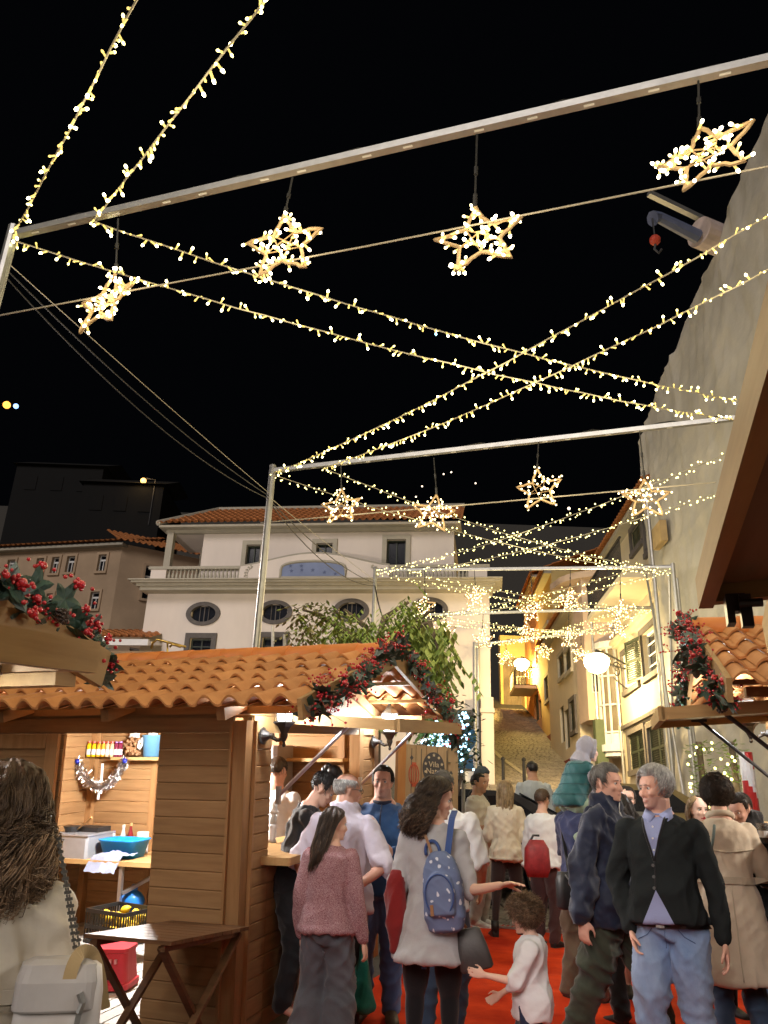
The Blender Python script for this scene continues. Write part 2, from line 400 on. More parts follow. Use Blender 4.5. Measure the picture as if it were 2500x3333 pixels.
# raised central parapet with the arched blue panel
xa, xb = pX(783), pX(1268); xm = (xa+xb)/2; ztop = bl(1040, 1806)[1]; n = 24
poly = [(xa, yb+.18, zc1+.1)]+[(lerp(xa, xb, k/n), yb+.18, zr-.02+(ztop-zr)*(.5-.5*cos(2*pi*k/n))**.75) for k in range(n+1)]+[(xb, yb+.18, zc1+.1)]
b = MB(); b.prism(poly, (0, 0, 0), (0, -.2, 0)); b.build('arched_parapet', m_plaster, B1)
b = MB(); b.tube([(p[0], yb+.08, p[2]+.02) for p in poly[1:-1]], .07, 6); b.build('parapet_coping', m_trim, B1)
qa, qb = bl(917, 1885)[0], bl(1127, 1885)[0]; z0, z1 = bl(1020, 1886)[1], bl(1020, 1833)[1]
arc = [(qa, yb-.03, z0)]+[(lerp(qa, qb, .5-.5*cos(pi*k/12)), yb-.03, lerp(z0, z1, .45)+(z1-lerp(z0, z1, .45))*sin(pi*k/12)**.6) for k in range(13)]+[(qb, yb-.03, z0)]
b = MB(); b.prism(arc, (0, 0, 0), (0, -.02, 0)); pan = b.build('blue_panel', m_blue, B1)
b = MB(); b.tube([(p[0], yb-.05, p[2]) for p in arc]+[arc[0]], .05, 6); b.build('panel_frame', m_trim, pan)
b = MB()
for (fx, fz) in ((.15, .6), (.17, .3), (.32, .6), (.33, .35), (.5, .35), (.68, .2), (.85, .1)):
    cx, cz = lerp(qa, qb, fx), lerp(z0, z1, fz+.1); pts = []
    for k in range(10): rr = .07 if k % 2 == 0 else .03; pts.append((cx+rr*sin(k*pi/5), yb-.052, cz+rr*cos(k*pi/5)))
    b.prism(pts, (0, 0, 0), (0, -.01, 0))
b.build('star_emblem', M('blue_star', (.1, .13, .24), .7), pan)
b = MB()                                       # laurel wreaths either side
for cpx in (820, 1215):
    cx, cz = bl(cpx, 1876); sg = 1 if cpx < 1000 else -1
    for k in range(9):
        a = R(100+k*20); px_, pz_ = cx+.26*cos(a)*sg*1.0+.1*sg, cz+.3*sin(a)
        for s in (-.5, .9):
            d = V3((cos(a+pi/2+s)*sg, 0, sin(a+pi/2+s)))*.1; q = V3((-d.z, 0, d.x))*.3; p = V3((px_, yb-.03, pz_))
            b.prism([p, p+d*.5+q, p+d, p+d*.5-q], (0, 0, 0), (0, -.015, 0))
b.build('laurel_wreath', m_trim, B1)
# set back upper storey
yb2 = .9
def b2(px, py): return bl(px, py, yb2)
x0u, zeu = b2(664, 1748); x1u = b2(1478, 1740)[0]; zeu = b2(1000, 1735)[1]
uw = [(*b2(797, 1850), *b2(850, 1774)), (*b2(1026, 1850), *b2(1084, 1769)), (*b2(1257, 1845), *b2(1322, 1756))]
zfl = zc1+.02
ww = holed_wall(x1u-x0u, zeu-zfl, [(a-x0u, max(.02, b_-zfl), c-x0u, d-zfl) for (a, b_, c, d) in uw]).build('upper_wall', m_plaster, B1, recalc=False, loc=(x0u, yb2, zfl))
for (a, b_, c, d) in uw:
    wn = window(B1, a, zfl, c, d, m_trim, .16, (1, 1), m_shut, sill=False); wn.location.y = yb2
xp0 = b2(552, 1748)[0]
b = MB(); b.box((xp0+.12, yb2-.1, (zfl+zeu)/2), (.24, .24, zeu-zfl)); b.build('porch_column', m_trim, B1)
b = MB(); b.box((xp0+.75, yb2+1.6, (zfl+zeu)/2), (.2, .2, zeu-zfl)); b.build('porch_column', m_trim, B1)
pw = [(.75, .02, 1.35, 1.55)]
holed_wall(x0u-xp0, zeu-zfl, pw).build('porch_wall', m_plaster, B1, recalc=False, loc=(xp0+.55, yb2+1.75, zfl))
o = window(B1, xp0+.55+.75, zfl, xp0+.55+1.35, zfl+1.55, m_trim, .12, (1, 2), m_white); o.location.y = yb2+1.75
b = MB(); b.quad((x0u, yb2, zfl), (x0u, yb2+1.8, zfl), (x0u, yb2+1.8, zeu), (x0u, yb2, zeu)); b.build('porch_side_wall', m_plaster, B1)
b = MB(); b.quad((x1u, yb2, zfl), (x1u, yb2+6, zfl), (x1u, yb2+6, zeu), (x1u, yb2, zeu)); b.quad((Wb, 0, 0), (Wb, 8, 0), (Wb, 8, zc0), (Wb, 0, zc0)); b.quad((0, 0, 0), (0, 8, 0), (0, 8, zc0), (0, 0, zc0)); b.quad((0, .2, zc1-.02), (Wb, .2, zc1-.02), (Wb, 8, zc1-.02), (0, 8, zc1-.02)); b.build('side_wall', m_plaster, B1, recalc=False)
b = MB(); b.box(((xp0+x1u)/2, yb2+.1, zeu+.06), (x1u-xp0+.2, .5, .12)); b.box(((xp0+x1u)/2, yb2-.02, zeu+.16), (x1u-xp0+.5, .9, .08)); b.build('eaves_band', m_trim, B1)
b = MB(); b.quad((xp0, yb2, zeu-.01), (x0u+.5, yb2, zeu-.01), (x0u+.5, yb2+2, zeu-.01), (xp0, yb2+2, zeu-.01)); b.build('porch_ceiling', m_plaster, B1)
roof_rows(B1, xp0-.3, x1u+.3, yb2-.55, yb2+2.3, zeu+.22, zeu+1.85, m_rtile, 8, hip=1.2)
b = MB(); b.tube([(xp0-.3, yb2-.5, zeu+.27), (xp0+.9, yb2+2.3, zeu+1.9), (x1u+.3, yb2+2.3, zeu+1.9)], .1, 8); b.build('ridge_capping', m_trim, B1)
# drain pipe and low white block at its right end
b = MB(); xd, zd0 = bl(1560, 2640); xd1, zd1 = bl(1556, 2108)
b.tube([(xd, -.08, 0), (xd, -.08, zd1)], .05, 8); b.build('drain_pipe', m_galv, B1)
b = MB(); xk0, zk = bl(1566, 2275); xk1 = bl(1606, 2275)[0]; b.box(((xk0+xk1)/2, -.2, zk/2), (xk1-xk0, .36, zk)); b.box(((xk0+xk1)/2, -.22, zk-.4), (xk1-xk0+.06, .42, .12)); b.build('corner_pilaster', m_plaster, B1)
b = MB(); xl0 = bl(1400, 2640)[0]; b.box(((xl0+xk0)/2-.3, -.05, 1.1), (xk0-xl0+.2, .08, 2.2)); b.build('white_plinth', m_white, B1)

# ================================================================ left hand building, further off and dim
CL = at(400, 1770, 38.0)
az2 = R(-14); e2 = V3((cos(az2), sin(az2), 0)); n2 = V3((-sin(az2), cos(az2), 0)); W2 = 16.0; zg = 3.0
B2 = thing('dim_building', 'dim beige building with small white windows and a hipped tiled roof at left', 'building', mat=frame(V3((CL.x, CL.y, zg))-e2*W2, e2, n2, V3((0, 0, 1))))
O2 = V3((CL.x, CL.y, zg))-e2*W2
def c2(px, py): P = on_plane(px, py, O2, n2)-O2; return P.dot(e2), P.z
H2 = CL.z-zg; wl = []
for (a, b_, c, d) in ((22, 1853, 53, 1822), (113, 1868, 147, 1817), (163, 1867, 197, 1813), (212, 1864, 248, 1810), (315, 1860, 350, 1805), (95, 1985, 125, 1932), (145, 1985, 175, 1932), (192, 1985, 226, 1930), (288, 1983, 327, 1926)):
    x0, z0 = c2(a, b_); x1, z1 = c2(c, d); wl.append((x0, z0, x1, z1))
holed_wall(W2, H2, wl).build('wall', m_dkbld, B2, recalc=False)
for (x0, z0, x1, z1) in wl: window(B2, x0, z0, x1, z1, m_dkbld, .12, (1, 0), m_white, transom=lerp(z0, z1, .7))
b = MB(); az3 = R(60)
b3o = thing('dim_building_wing', 'dim beige side wing of the far building, seen between it and the balcony building', 'building', mat=frame(V3((CL.x, CL.y, zg)), V3((cos(R(30)), sin(R(30)), 0)), V3((-sin(R(30)), cos(R(30)), 0)), V3((0, 0, 1))))
sw_ = [(1.3, H2-2.6, 2.4, H2-.9), (1.1, H2-6.2, 2.2, H2-5.1)]
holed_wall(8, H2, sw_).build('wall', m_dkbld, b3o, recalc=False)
for q in sw_: window(b3o, *q, m_dkbld, .12, (1, 0), m_white, transom=lerp(q[1], q[3], .7))
b = MB(); b.box((2.2, -.6, H2-7.2), (2.8, 1.2, 1.0)); b.box((1.0, -.9, H2-9), (.3, .3, 3)); b.build('side_porch', m_dkbld, b3o)
roof_rows(B2, -.5, W2+.1, -.5, 4.0, H2, H2+1.7, m_rtile, 8, .3)
roof_rows(b3o, -.3, 8, -.5, 3.4, H2, H2+1.7, m_rtile, 8, .3)
b = MB(); b.box((W2/2, -.1, H2-.1), (W2+.4, .5, .12)); b.build('eaves_band', m_trim, B2)
# tiled lean-to in front of it
LT = on_plane(250, 2080, O1, n1); az4 = R(-8)
b4 = thing('lean_to', 'low tiled lean-to with a white fascia left of the balcony building', 'building', mat=frame(at(150, 2085, 26), V3((cos(az4), sin(az4), 0)), V3((-sin(az4), cos(az4), 0)), V3((0, 0, 1))))
roof_rows(b4, 0, 3.5, 0, 1.7, .1, .72, m_rtile, 6, .24)
b = MB(); b.box((1.75, .05, -.03), (3.5, .08, .2)); b.build('fascia', m_white, b4)
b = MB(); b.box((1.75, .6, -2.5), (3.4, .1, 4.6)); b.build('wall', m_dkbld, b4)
# ================================================================ dark hillside, with a few houses and lamps on it
b = MB(); vs = []; fs = []; nx, ny = 50, 24
for j in range(ny):
    for i in range(nx):
        x = -130+i*5.0; yv = 58+j*6
        ridge = 60*math.exp(-((x+70)/48)**2)+20*math.exp(-((x-15)/40)**2)
        z = ground(0, 44)*.7+(j/ny)**.8*ridge+noise.noise(V3((x*.05, yv*.05, 3)))*3
        vs.append((x, yv, z))
for j in range(ny-1):
    for i in range(nx-1): fs.append((j*nx+i, j*nx+i+1, (j+1)*nx+i+1, (j+1)*nx+i))
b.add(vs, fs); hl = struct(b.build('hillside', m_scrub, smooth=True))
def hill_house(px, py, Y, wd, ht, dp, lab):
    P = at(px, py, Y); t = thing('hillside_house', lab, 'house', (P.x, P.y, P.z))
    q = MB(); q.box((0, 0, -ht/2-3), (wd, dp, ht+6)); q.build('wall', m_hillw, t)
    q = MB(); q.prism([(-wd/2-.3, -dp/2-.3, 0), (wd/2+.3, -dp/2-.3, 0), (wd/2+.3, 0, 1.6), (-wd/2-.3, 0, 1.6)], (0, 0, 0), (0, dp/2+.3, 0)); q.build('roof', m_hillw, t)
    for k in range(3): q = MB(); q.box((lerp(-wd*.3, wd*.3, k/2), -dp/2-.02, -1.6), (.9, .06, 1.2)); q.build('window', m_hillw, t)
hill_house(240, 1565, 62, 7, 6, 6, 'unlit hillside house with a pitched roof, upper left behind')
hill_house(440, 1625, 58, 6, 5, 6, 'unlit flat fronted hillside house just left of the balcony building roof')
def hill_lamp(px, py, Y, col, lab, pole=True, r=.22):
    P = at(px, py, Y); t = thing('hill_lamp', lab, 'street lamp', P)
    q = MB(); q.ball((0, 0, 0), r, 10, 8); q.build('bulb', emit('hill_glow%d' % px, col, 2.2), t)
    if pole: q = MB(); q.tube([(.9, 0, -3.5), (.9, 0, .1), (.2, 0, .2)], .06, 6); q.build('pole', m_iron, t)
    return P
P = hill_lamp(467, 1565, 55, (1, .55, .15), 'lone amber street lamp lit on the dark hillside'); lamp('hill_lamp_light', P+V3((0, -.6, 0)), 60, (1, .6, .2), .3)
P = hill_lamp(22, 1318, 95, (1, .4, .06), 'orange lamp high on the hill at the left edge', False, .5)
hill_lamp(52, 1322, 96, (.25, .45, 1), 'small blue lamp beside the orange one high on the hill', False, .35)
for i, (px, py) in enumerate(((1469, 1537), (1444, 1543), (1548, 1573), (1374, 1583), (1354, 1617), (1852, 1655))):
    hill_lamp(px, py, 120, (1, .8, .6), ['tiny lamp on the far hill above the street, topmost', 'tiny far hill lamp left of the topmost one', 'tiny far hill lamp right of the second frame star', 'tiny far hill lamp nearest the tiled roof', 'lowest tiny far hill lamp above the tiled roof', 'amber far hill lamp above the bend of the street'][i], False, .14 if i < 5 else .25)
# ================================================================ houses on the right of the climbing street
fa = R(3.5)
def facade(px, py, D, name, label, mat_, y0, y1, ztop, wins, shift=0, roofm=True, base=-1.0, **kw):
    """house whose street wall runs along the street; wins: (pxa, pya_bottom, pxb, pyb_top, style)"""
    P = at(px, py, D); ex = V3((-sin(fa), -cos(fa), 0)); ey = V3((cos(fa), -sin(fa), 0))
    far = P+ex*(-(y1-P.y)/cos(fa)) - ey*shift; far = V3((far.x, far.y, ground(far.x, y0)+base))
    L = (y1-y0)/cos(fa); H = ztop-far.z
    t = thing(name, label, 'house', mat=frame(far, ex, ey, V3((0, 0, 1))))
    hs = []
    def loc(px, py): q = on_plane(px, py, far, ey)-far; return q.dot(ex), q.z
    for (a, b_, c, d, st) in wins:
        x0, z0 = loc(a, b_); x1, z1 = loc(c, d)
        if x1 > L-.05: x1 = L-.05
        hs.append((max(.05, x0), z0, x1, z1, st))
    b = holed_wall(L, H, [h[:4] for h in hs])
    b.quad((0, 0, 0), (0, 9, 0), (0, 9, H), (0, 0, H)); b.quad((L, 0, 0), (L, 9, 0), (L, 9, H), (L, 0, H)); b.quad((0, 0, H), (L, 0, H), (L, 9, H), (0, 9, H))
    b.build('wall', mat_, t, recalc=False)
    for (x0, z0, x1, z1, st) in hs:
        if st == 'door':
            q = MB(); q.box(((x0+x1)/2, .12, (z0+z1)/2), (x1-x0, .06, z1-z0)); q.box(((x0+x1)/2, .08, (z0+z1)/2), (.06, .03, z1-z0))
            for s in (-1, 1):
                for zz in (.3, .7): q.box(((x0+x1)/2+s*(x1-x0)*.25, .09, lerp(z0, z1, zz)), ((x1-x0)*.32, .03, (z1-z0)*.28))
            q.build('door', m_shut, t)
        else:
            wn = window(t, x0, z0, x1, z1, m_darkstone if 'd' in st else m_trim, .14, (1, 3), m_white)
            hw = (x1-x0)/2
            if 'c' in st:          # closed louvred shutters
                sm = m_white if 'w' in st else m_shut
                slat_shutter('shutter', t, (x0, .03, z0), hw-.01, z1-z0, 0, sm); slat_shutter('shutter', t, (x1, .03, z0), hw-.01, z1-z0, 0, sm, -1)
            if 'o' in st:
                slat_shutter('shutter', t, (x0, -.04, z0), hw, z1-z0, R(-150), m_shut); slat_shutter('shutter', t, (x1, -.04, z0), hw, z1-z0, R(150), m_shut, -1)
            if 'h' in st: slat_shutter('shutter', t, (x0, -.04, z0), hw*1.2, z1-z0, R(-168), m_shut)
    if roofm:
        roof_rows(t, -.2, L+.2, -.45, 3.4, H+.02, H+1.5, m_rtile, 8, .22)
        q = MB(); q.box((L/2, -.12, H-.06), (L, .4, .14)); q.build('eaves_band', m_trim, t)
    return t, loc, L, H, far, ex, ey
zA = at(1980, 1790, 23.5).z
HA, locA, LA, HHA, farA, exA, eyA = facade(2022, 2300, 24, 'cream_house', 'cream house with open dark shutters and an iron balcony beside the tarpaulin', m_cream, 18.3, 24, zA, [
    (2037, 2252, 2072, 2097, 'dcw'), (2101, 2208, 2142, 2021, 'dh'), (2057, 2510, 2098, 2372, 'dc'), (2124, 2510, 2170, 2345, 'dc'), (2062, 1800, 2088, 1690, 'dc'), (2108, 1800, 2126, 1640, 'dc')])
zb = locA(2022, 2376)[1]; b = MB(); b.box((LA/2, -.04, zb), (LA, .1, .1)); b.build('string_course', m_darkstone, HA)
zb = locA(2020, 2085)[1]; b = MB(); b.box((LA/2, -.1, zb), (LA, .26, .1)); b.box((LA/2, -.06, zb-.1), (LA, .16, .1)); b.build('cornice', m_cream, HA)
zf = zb+.55; b = MB(); b.box((LA/2+.2, -.5, zf), (LA-1.2, 1.0, .14)); b.build('balcony_slab', m_cream, HA)
b = MB(); yb_ = -.96
for z in (.12, 1.0): b.box((LA/2+.2, yb_, zf+z), (LA-1.3, .05, .04))
k = 0
while .9+k*.11 < LA-.5: b.box((.9+k*.11, yb_, zf+.56), (.018, .018, .86)); k += 1
b.build('balcony_railing', m_iron, HA)
b = MB(); xq = .03; b.tube([(xq, -.07, 0), (xq, -.07, HHA)], .045, 8); b.build('drain_pipe', m_galv, HA)
# bay house: juts into the street, so that its end wall looks down at us
PB = at(1912, 2250, 25.2); PBr = at(2024, 2250, 25.2)
H2z = ground(6, 26)-1
t2 = thing('bay_house', 'pale house with a tall rounded glazed bay window behind the street lamp', 'house', mat=frame(V3((PB.x, 25.2, H2z)), V3((1, 0, 0)), V3((0, 1, 0)), V3((0, 0, 1))))
w2_ = PBr.x-PB.x+1.5; zt = at(1950, 1885, 25.2).z-H2z
def lb(px, py): P = at(px, py, 25.2); return P.x-PB.x, P.z-H2z
zj = lb(1930, 2343)[1]
b = MB(); b.box((w2_/2, .6, (zj+zt)/2), (w2_, 1.2, zt-zj)); b.box((w2_/2+.35, .7, zj/2), (w2_-.7, 1.0, zj-.01)); b.build('wall', m_pinkw, t2)
b = MB(); n = 14; vs = []                            # curved eaves
for k in range(n+1):
    a = R(180+k*90/n); vs.append((.9+1.5*cos(a), 1.1+1.5*sin(a), zt))
b.prism([(p[0], p[1], zt) for p in vs]+[(w2_+.4, -.5, zt), (w2_+.4, 1.5, zt), (-.7, 1.5, zt)], (0, 0, 0), (0, 0, .22)); b.build('curved_eaves', m_pinkw, t2)
roof_rows(t2, -.3, w2_, -.1, 1.6, zt+.24, zt+.8, m_rtile, 7, .22)
b = MB(); b.box((.3, -.06, zj/2), (.34, .3, zj)); b.build('green_column', M('green_paint', (.1, .13, .07), .6), t2)
xw0, zw0 = lb(1972, 2425); xw1, zw1 = lb(2030, 2120); xm = (xw0+xw1)/2+.15; rb = .62
def arcp(r_, z, k, n=8): a = R(180+k*180/n); return V3((xm+r_*cos(a), .02+r_*sin(a), z))
b = MB(); n = 8
for k in range(0, n+1, 1): b.bar(arcp(rb, zw0, k), arcp(rb, zw1, k), .06)
for f in (0, .12, .4, .7, 1): 
    z = lerp(zw0, zw1, f)
    for k in range(n): b.bar(arcp(rb, z, k), arcp(rb, z, k+1), .055)
bw = b.build('bay_window', m_white, t2)
b = MB(); b.tube([(xm, .02, zw0), (xm, .02, zw1)], rb-.05, 16); b.build('pane', M('bay_glass', (.2, .17, .12), .15, .2, 2), bw)
b = MB()
for (r_, za, zc_, nm_) in ((rb+.14, zw0-.22, zw0-.02, 'bay_base'), (rb+.06, zw0-.36, zw0-.22, 'bay_base'), (rb, zw0-.02, zw0+.3, 'bay_apron'), (rb+.1, zw1, zw1+.2, 'bay_cornice')): b = MB(); b.tube([(xm, .02, za), (xm, .02, zc_)], r_, 20); b.build(nm_, m_white, t2)
b = MB(); b.tube([(.25, -.05, zj), (.25, -.05, zt-.5)], .04, 6); b.build('drain_pipe', m_galv, t2)
x0, z0 = lb(1928, 2255); x1, z1 = lb(1944, 2170)
b = MB(); b.box(((x0+x1)/2, -.02, (z0+z1)/2), (x1-x0, .05, z1-z0)); o = b.build('window', m_white, t2)
b = MB(); b.box(((x0+x1)/2, -.05, (z0+z1)/2), (x1-x0-.06, .02, z1-z0-.06)); b.build('pane', m_glass, o)
# cream-yellow, yellow and orange houses beyond
H3 = facade(1886, 2330, 26.6, 'pale_yellow_house', 'pale yellow house with a dark red plinth and tall shuttered windows, beyond the bay house', m_cream, 26.6, 33, at(1850, 2030, 29).z, [
    (1823, 2212, 1838, 2120, 'c'), (1845, 2195, 1860, 2105, 'c'), (1862, 2385, 1873, 2275, 'dc'), (1827, 2420, 1834, 2295, 'door'), (1842, 2440, 1850, 2305, 'door')])
b = MB(); b.box((H3[2]/2, -.03, .9), (H3[2], .08, 1.7)); b.build('plinth', m_redbase, H3[0])
H4 = facade(1814, 2300, 33, 'yellow_house', 'bright yellow house with narrow dark shutters, further up the street', m_yellow, 33.02, 37.6, at(1790, 1900, 35).z, [
    (1778, 2285, 1787, 2195, 'c'), (1796, 2262, 1806, 2165, 'c'), (1774, 2100, 1784, 2030, 'c'), (1803, 2420, 1808, 2340, 'door')])
b = MB(); b.box((H4[2]/2, -.03, .9), (H4[2], .08, 1.7)); b.build('plinth', m_redbase, H4[0])
H5 = facade(1768, 2250, 37.6, 'orange_house', 'orange house with a small iron balcony under the far street lamp', m_orange, 37.62, 44, at(1750, 1915, 40).z, [(1742, 2362, 1752, 2250, 'door'), (1757, 2390, 1764, 2270, 'door'), (1745, 2165, 1756, 2090, 'door')], shift=.0)
b = MB(); b.box((H5[2]/2, -.03, .5), (H5[2], .1, 2.3)); b.build('plinth', m_dkbld, H5[0])
lx, lz = H5[1](1750, 2235)
b = MB(); b.box((H5[2]/2, -.55, lz), (2.6, 1.1, .14)); bs = b.build('balcony', m_cream, H5[0])
b = MB(); c_ = H5[2]/2
for z in (.1, .95):
    for (p, q) in (((c_-1.25, -.02), (c_-1.25, -1.05)), ((c_-1.25, -1.05), (c_+1.25, -1.05)), ((c_+1.25, -1.05), (c_+1.25, -.02))): b.bar((*p, lz+z), (*q, lz+z), .05)
for k in range(19): b.bar((lerp(c_-1.25, c_+1.25, k/18), -1.05, lz+.08), (lerp(c_-1.25, c_+1.25, k/18), -1.05, lz+.95), .025)
for k in range(7):
    for s in (-1.25, 1.25): b.bar((c_+s, lerp(-.1, -1, k/6), lz+.08), (c_+s, lerp(-.1, -1, k/6), lz+.95), .025)
b.build('balcony_railing', m_iron, bs)
# end wall where the street bends
PE = at(1632, 2320, 45.5); PE2 = at(1735, 2330, 45.5)
te = thing('street_end_wall', 'yellow lit wall with a plank gate where the street bends', 'wall', (PE.x, 45.5, PE.z-1))
We = PE2.x-PE.x+1; He = at(1700, 2070, 45.5).z-PE.z+1
b = MB(); b.box((We/2, .3, He/2), (We, .6, He)); b.build('wall', m_yellow, te)
b = MB()
for k in range(6): b.box((.25+k*.21, -.03, 2.3), (.2, .05, 3.6))
b.build('gate', M('old_gate', (.2, .16, .11), .8, .2, 3, rand=.2), te)
b = MB(); b.box((1.9, -.55, .6), (1.5, 1.0, 3.6)); b.build('low_wall', m_yellow, te)
ts = thing('shadowed_house', 'dark unlit house on the left of the bend, behind the balcony building', 'house', (2.9, 33, ground(3, 33)-1))
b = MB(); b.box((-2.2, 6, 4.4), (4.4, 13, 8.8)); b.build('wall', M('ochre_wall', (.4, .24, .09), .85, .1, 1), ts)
b = MB(); b.prism([(-4.6, -.7, 8.8), (.3, -.7, 8.8), (-2.2, -.7, 10.2)], (0, 0, 0), (0, 13, 0)); b.build('roof', m_rtile, ts)
b = MB()
for k in range(3): b.box((.02, 1.5+k*4, 5.5), (.06, 1.0, 1.6))
b.build('window', m_shut, ts)
# ---------------------------------------------------------------- tarpaulin covered scaffolding
PT = at(2163, 2300, 19.0); exT = V3((-sin(fa), -cos(fa), 0)); eyT = V3((cos(fa), -sin(fa), 0))
zT = ground(5, 15)-.5
TB = thing('wrapped_scaffold', 'building wrapped in sagging grey tarpaulin on scaffolding, right of the street', 'scaffolding', mat=frame(V3((PT.x, PT.y, zT)), exT, eyT, V3((0, 0, 1))))
HT = at(2073, 1440, 19.0).z-zT; LT_ = 17.0
nx, nz = 150, 120; vs = []; fs = []; rt = random.Random(3)
for j in range(nz+1):
    for i in range(nx+1):
        u = i/nx*LT_; f = j/nz; top = HT+.16*u+.06*noise.noise(V3((u*.7, 0, 9)))
        z = f*top; q = V3((u*.9, z*.35, 0))
        d = .04*noise.noise(q)+.02*noise.noise(V3((u*1.6+z*.4, z*.5, 4)))+.025*abs(noise.noise(V3((u*.9-z*.9, z*.5+u*.4, 7))))*2+.03*noise.noise(V3((u*4, z*.6, 2)))+.02*abs(noise.noise(V3((u*3-z*3, z*2, 5))))
        d += .03*max(0, 1-abs(((u+.3) % 2.4)-1.2)*7)*-1 + .035*max(0, 1-abs((z % 2.05)-1.0)*7)*-1
        for (a_, c_, o_) in ((1.1, .5, 1), (.7, -1.0, 5), (-.35, 1.2, 9)): d -= .035*max(0, 1-abs(noise.noise(V3((u*a_+z*c_*.5, z*.22+u*.2, o_))))*7)**2
        vs.append((u, d-.15*(1 if 0 else 1)*sin(min(1, f*3)*pi/2)*.3, z))
for j in range(nz):
    for i in range(nx): fs.append((j*(nx+1)+i, j*(nx+1)+i+1, (j+1)*(nx+1)+i+1, (j+1)*(nx+1)+i))
b = MB(); b.add(vs, fs)
e0 = [V3(vs[j*(nx+1)]) for j in range(nz+1)]
b.add(e0+[p+V3((.1, 1.3, 0)) for p in e0], [(j, j+1, nz+2+j, nz+1+j) for j in range(nz)])
b.build('tarpaulin', m_tarp, TB, smooth=True, recalc=False)
b = MB()
for k in range(8): b.tube([(.15+k*2.4, .35, 0), (.15+k*2.4, .35, HT+.6+.16*k*2.4)], .025, 6)
for k in range(6): b.tube([(.1, .38, .5+k*2.05), (LT_, .38, .5+k*2.05)], .025, 6)
b.tube([(.6, -.25, .5), (2.2, -.25, 6.5)], .03, 6); b.tube([(2.1, -.28, .5), (.5, -.28, 7)], .03, 6); b.tube([(1.2, -.3, 0), (1.2, -.3, 8.6)], .045, 8)
b.tube([(2.75, -.28, 0), (2.75, -.28, 6.2)], .035, 8)
b.build('scaffold_pole', m_galv, TB)
b = MB(); b.box((1.6, -.2, 7.6), (.7, .15, .5)); b.build('plank_end', M('raw_plank', (.42, .3, .14), .7, .15, 5), TB)
# hoist at the top of the scaffold
PH = at(2345, 775, 12.5)
hz_ = thing('hoist', 'motor hoist with a red ball and hook on the scaffold top', 'hoist', mat=Matrix.Translation(PH) @ Matrix.Scale(1.5, 4))
b = MB(); b.tube([(-.32, -.1, 0), (.14, .1, 0)], .2, 18); b.build('drum', M('hoist_drum', (.55, .45, .4), .5, .15), hz_)
b = MB(); b.tube([(-.35, -.12, -.1), (-.9, -.3, .03), (-1.0, -.33, -.02)], [.09, .07, .1], 8); b.build('jib', M('hoist_blue', (.1, .12, .2), .5), hz_)
b = MB(); b.tube([(-1.0, -.33, -.02), (-1.0, -.33, -.3)], .012, 5); b.tube([(-1.0, -.33, -.42), (-1.02, -.33, -.5), (-.97, -.33, -.56), (-.93, -.33, -.5)], .016, 6); b.build('hook', m_iron, hz_)
b = MB(); b.ball((-1.0, -.33, -.36), .07, 10, 8); b.build('red_ball', M('red_ball', (.5, .06, .03), .5), hz_)
b = MB(); b.bar((-1.0, -.3, .42), (.3, .15, .18), .07); b.bar((.3, .15, .3), (.3, .15, -.6), .06); b.tube([(.1, .1, -.1), (.25, .2, -.4), (.1, .12, -.55)], .03, 6); b.build('bracket', m_galv, hz_)
# ---------------------------------------------------------------- street lamps
def wall_lamp_street(P, wall, lab, power, r, sc_=1):
    t = thing('street_lamp', lab, 'street lamp', P)
    b = MB(); b.lathe([(.02*r, .66*r), (.45*r, .58*r), (.6*r, .5*r), (.58*r, .48*r)], 16); b.build('lamp_shade', m_iron, t)
    b = MB(); b.lathe([(r*.56, .47*r), (r*.95, .15*r), (r*.98, -.1*r), (r*.9, -.4*r), (r*.6, -.8*r), (r*.05, -.98*r)], 16); b.build('lamp_globe', emit('sodium_globe', (1, .72, .34), 14), t)
    w = V3(wall)-V3(P); b = MB(); b.tube([V3((0, 0, .66*r)), V3((0, 0, .8*r)), V3((w.x*.3, w.y*.3, .75*r)), V3((w.x, w.y, .1))], .03, 6)
    pts = []
    for k in range(26): a = k*.42; rr = .26*sc_*(1-k/28); pts.append(V3((w.x*.62, w.y*.62, -.12))+V3((rr*cos(a)*w.x/w.length, rr*cos(a)*w.y/w.length, rr*sin(a))))
    b.tube(pts, .018, 5); b.tube([V3((w.x*.1, w.y*.1, -.02)), V3((w.x, w.y, -.02))], .025, 6); b.tube([V3((w.x*.5, w.y*.5, -.35)), V3((w.x*.8, w.y*.8, -.55)), V3((w.x, w.y, -.6))], .02, 5)
    b.build('bracket', m_iron, t)
    lamp('street_lamp_light', V3((0, 0, -r*1.25)), power, SODIUM if r < .38 else (1, .66, .16), r*.5, t)
PL = at(1942, 2150, 21.8); wall_lamp_street(PL, farA+exA*1.2+V3((0, 0, PL.z-farA.z)), 'big sodium street lamp on a scrolled bracket at the cream house corner', 850, .36)
PL2 = at(1698, 2158, 40.5); wall_lamp_street(PL2, PL2+V3((1.0, 1.0, 0)), 'far yellow street lamp above the small iron balcony', 2400, .4)
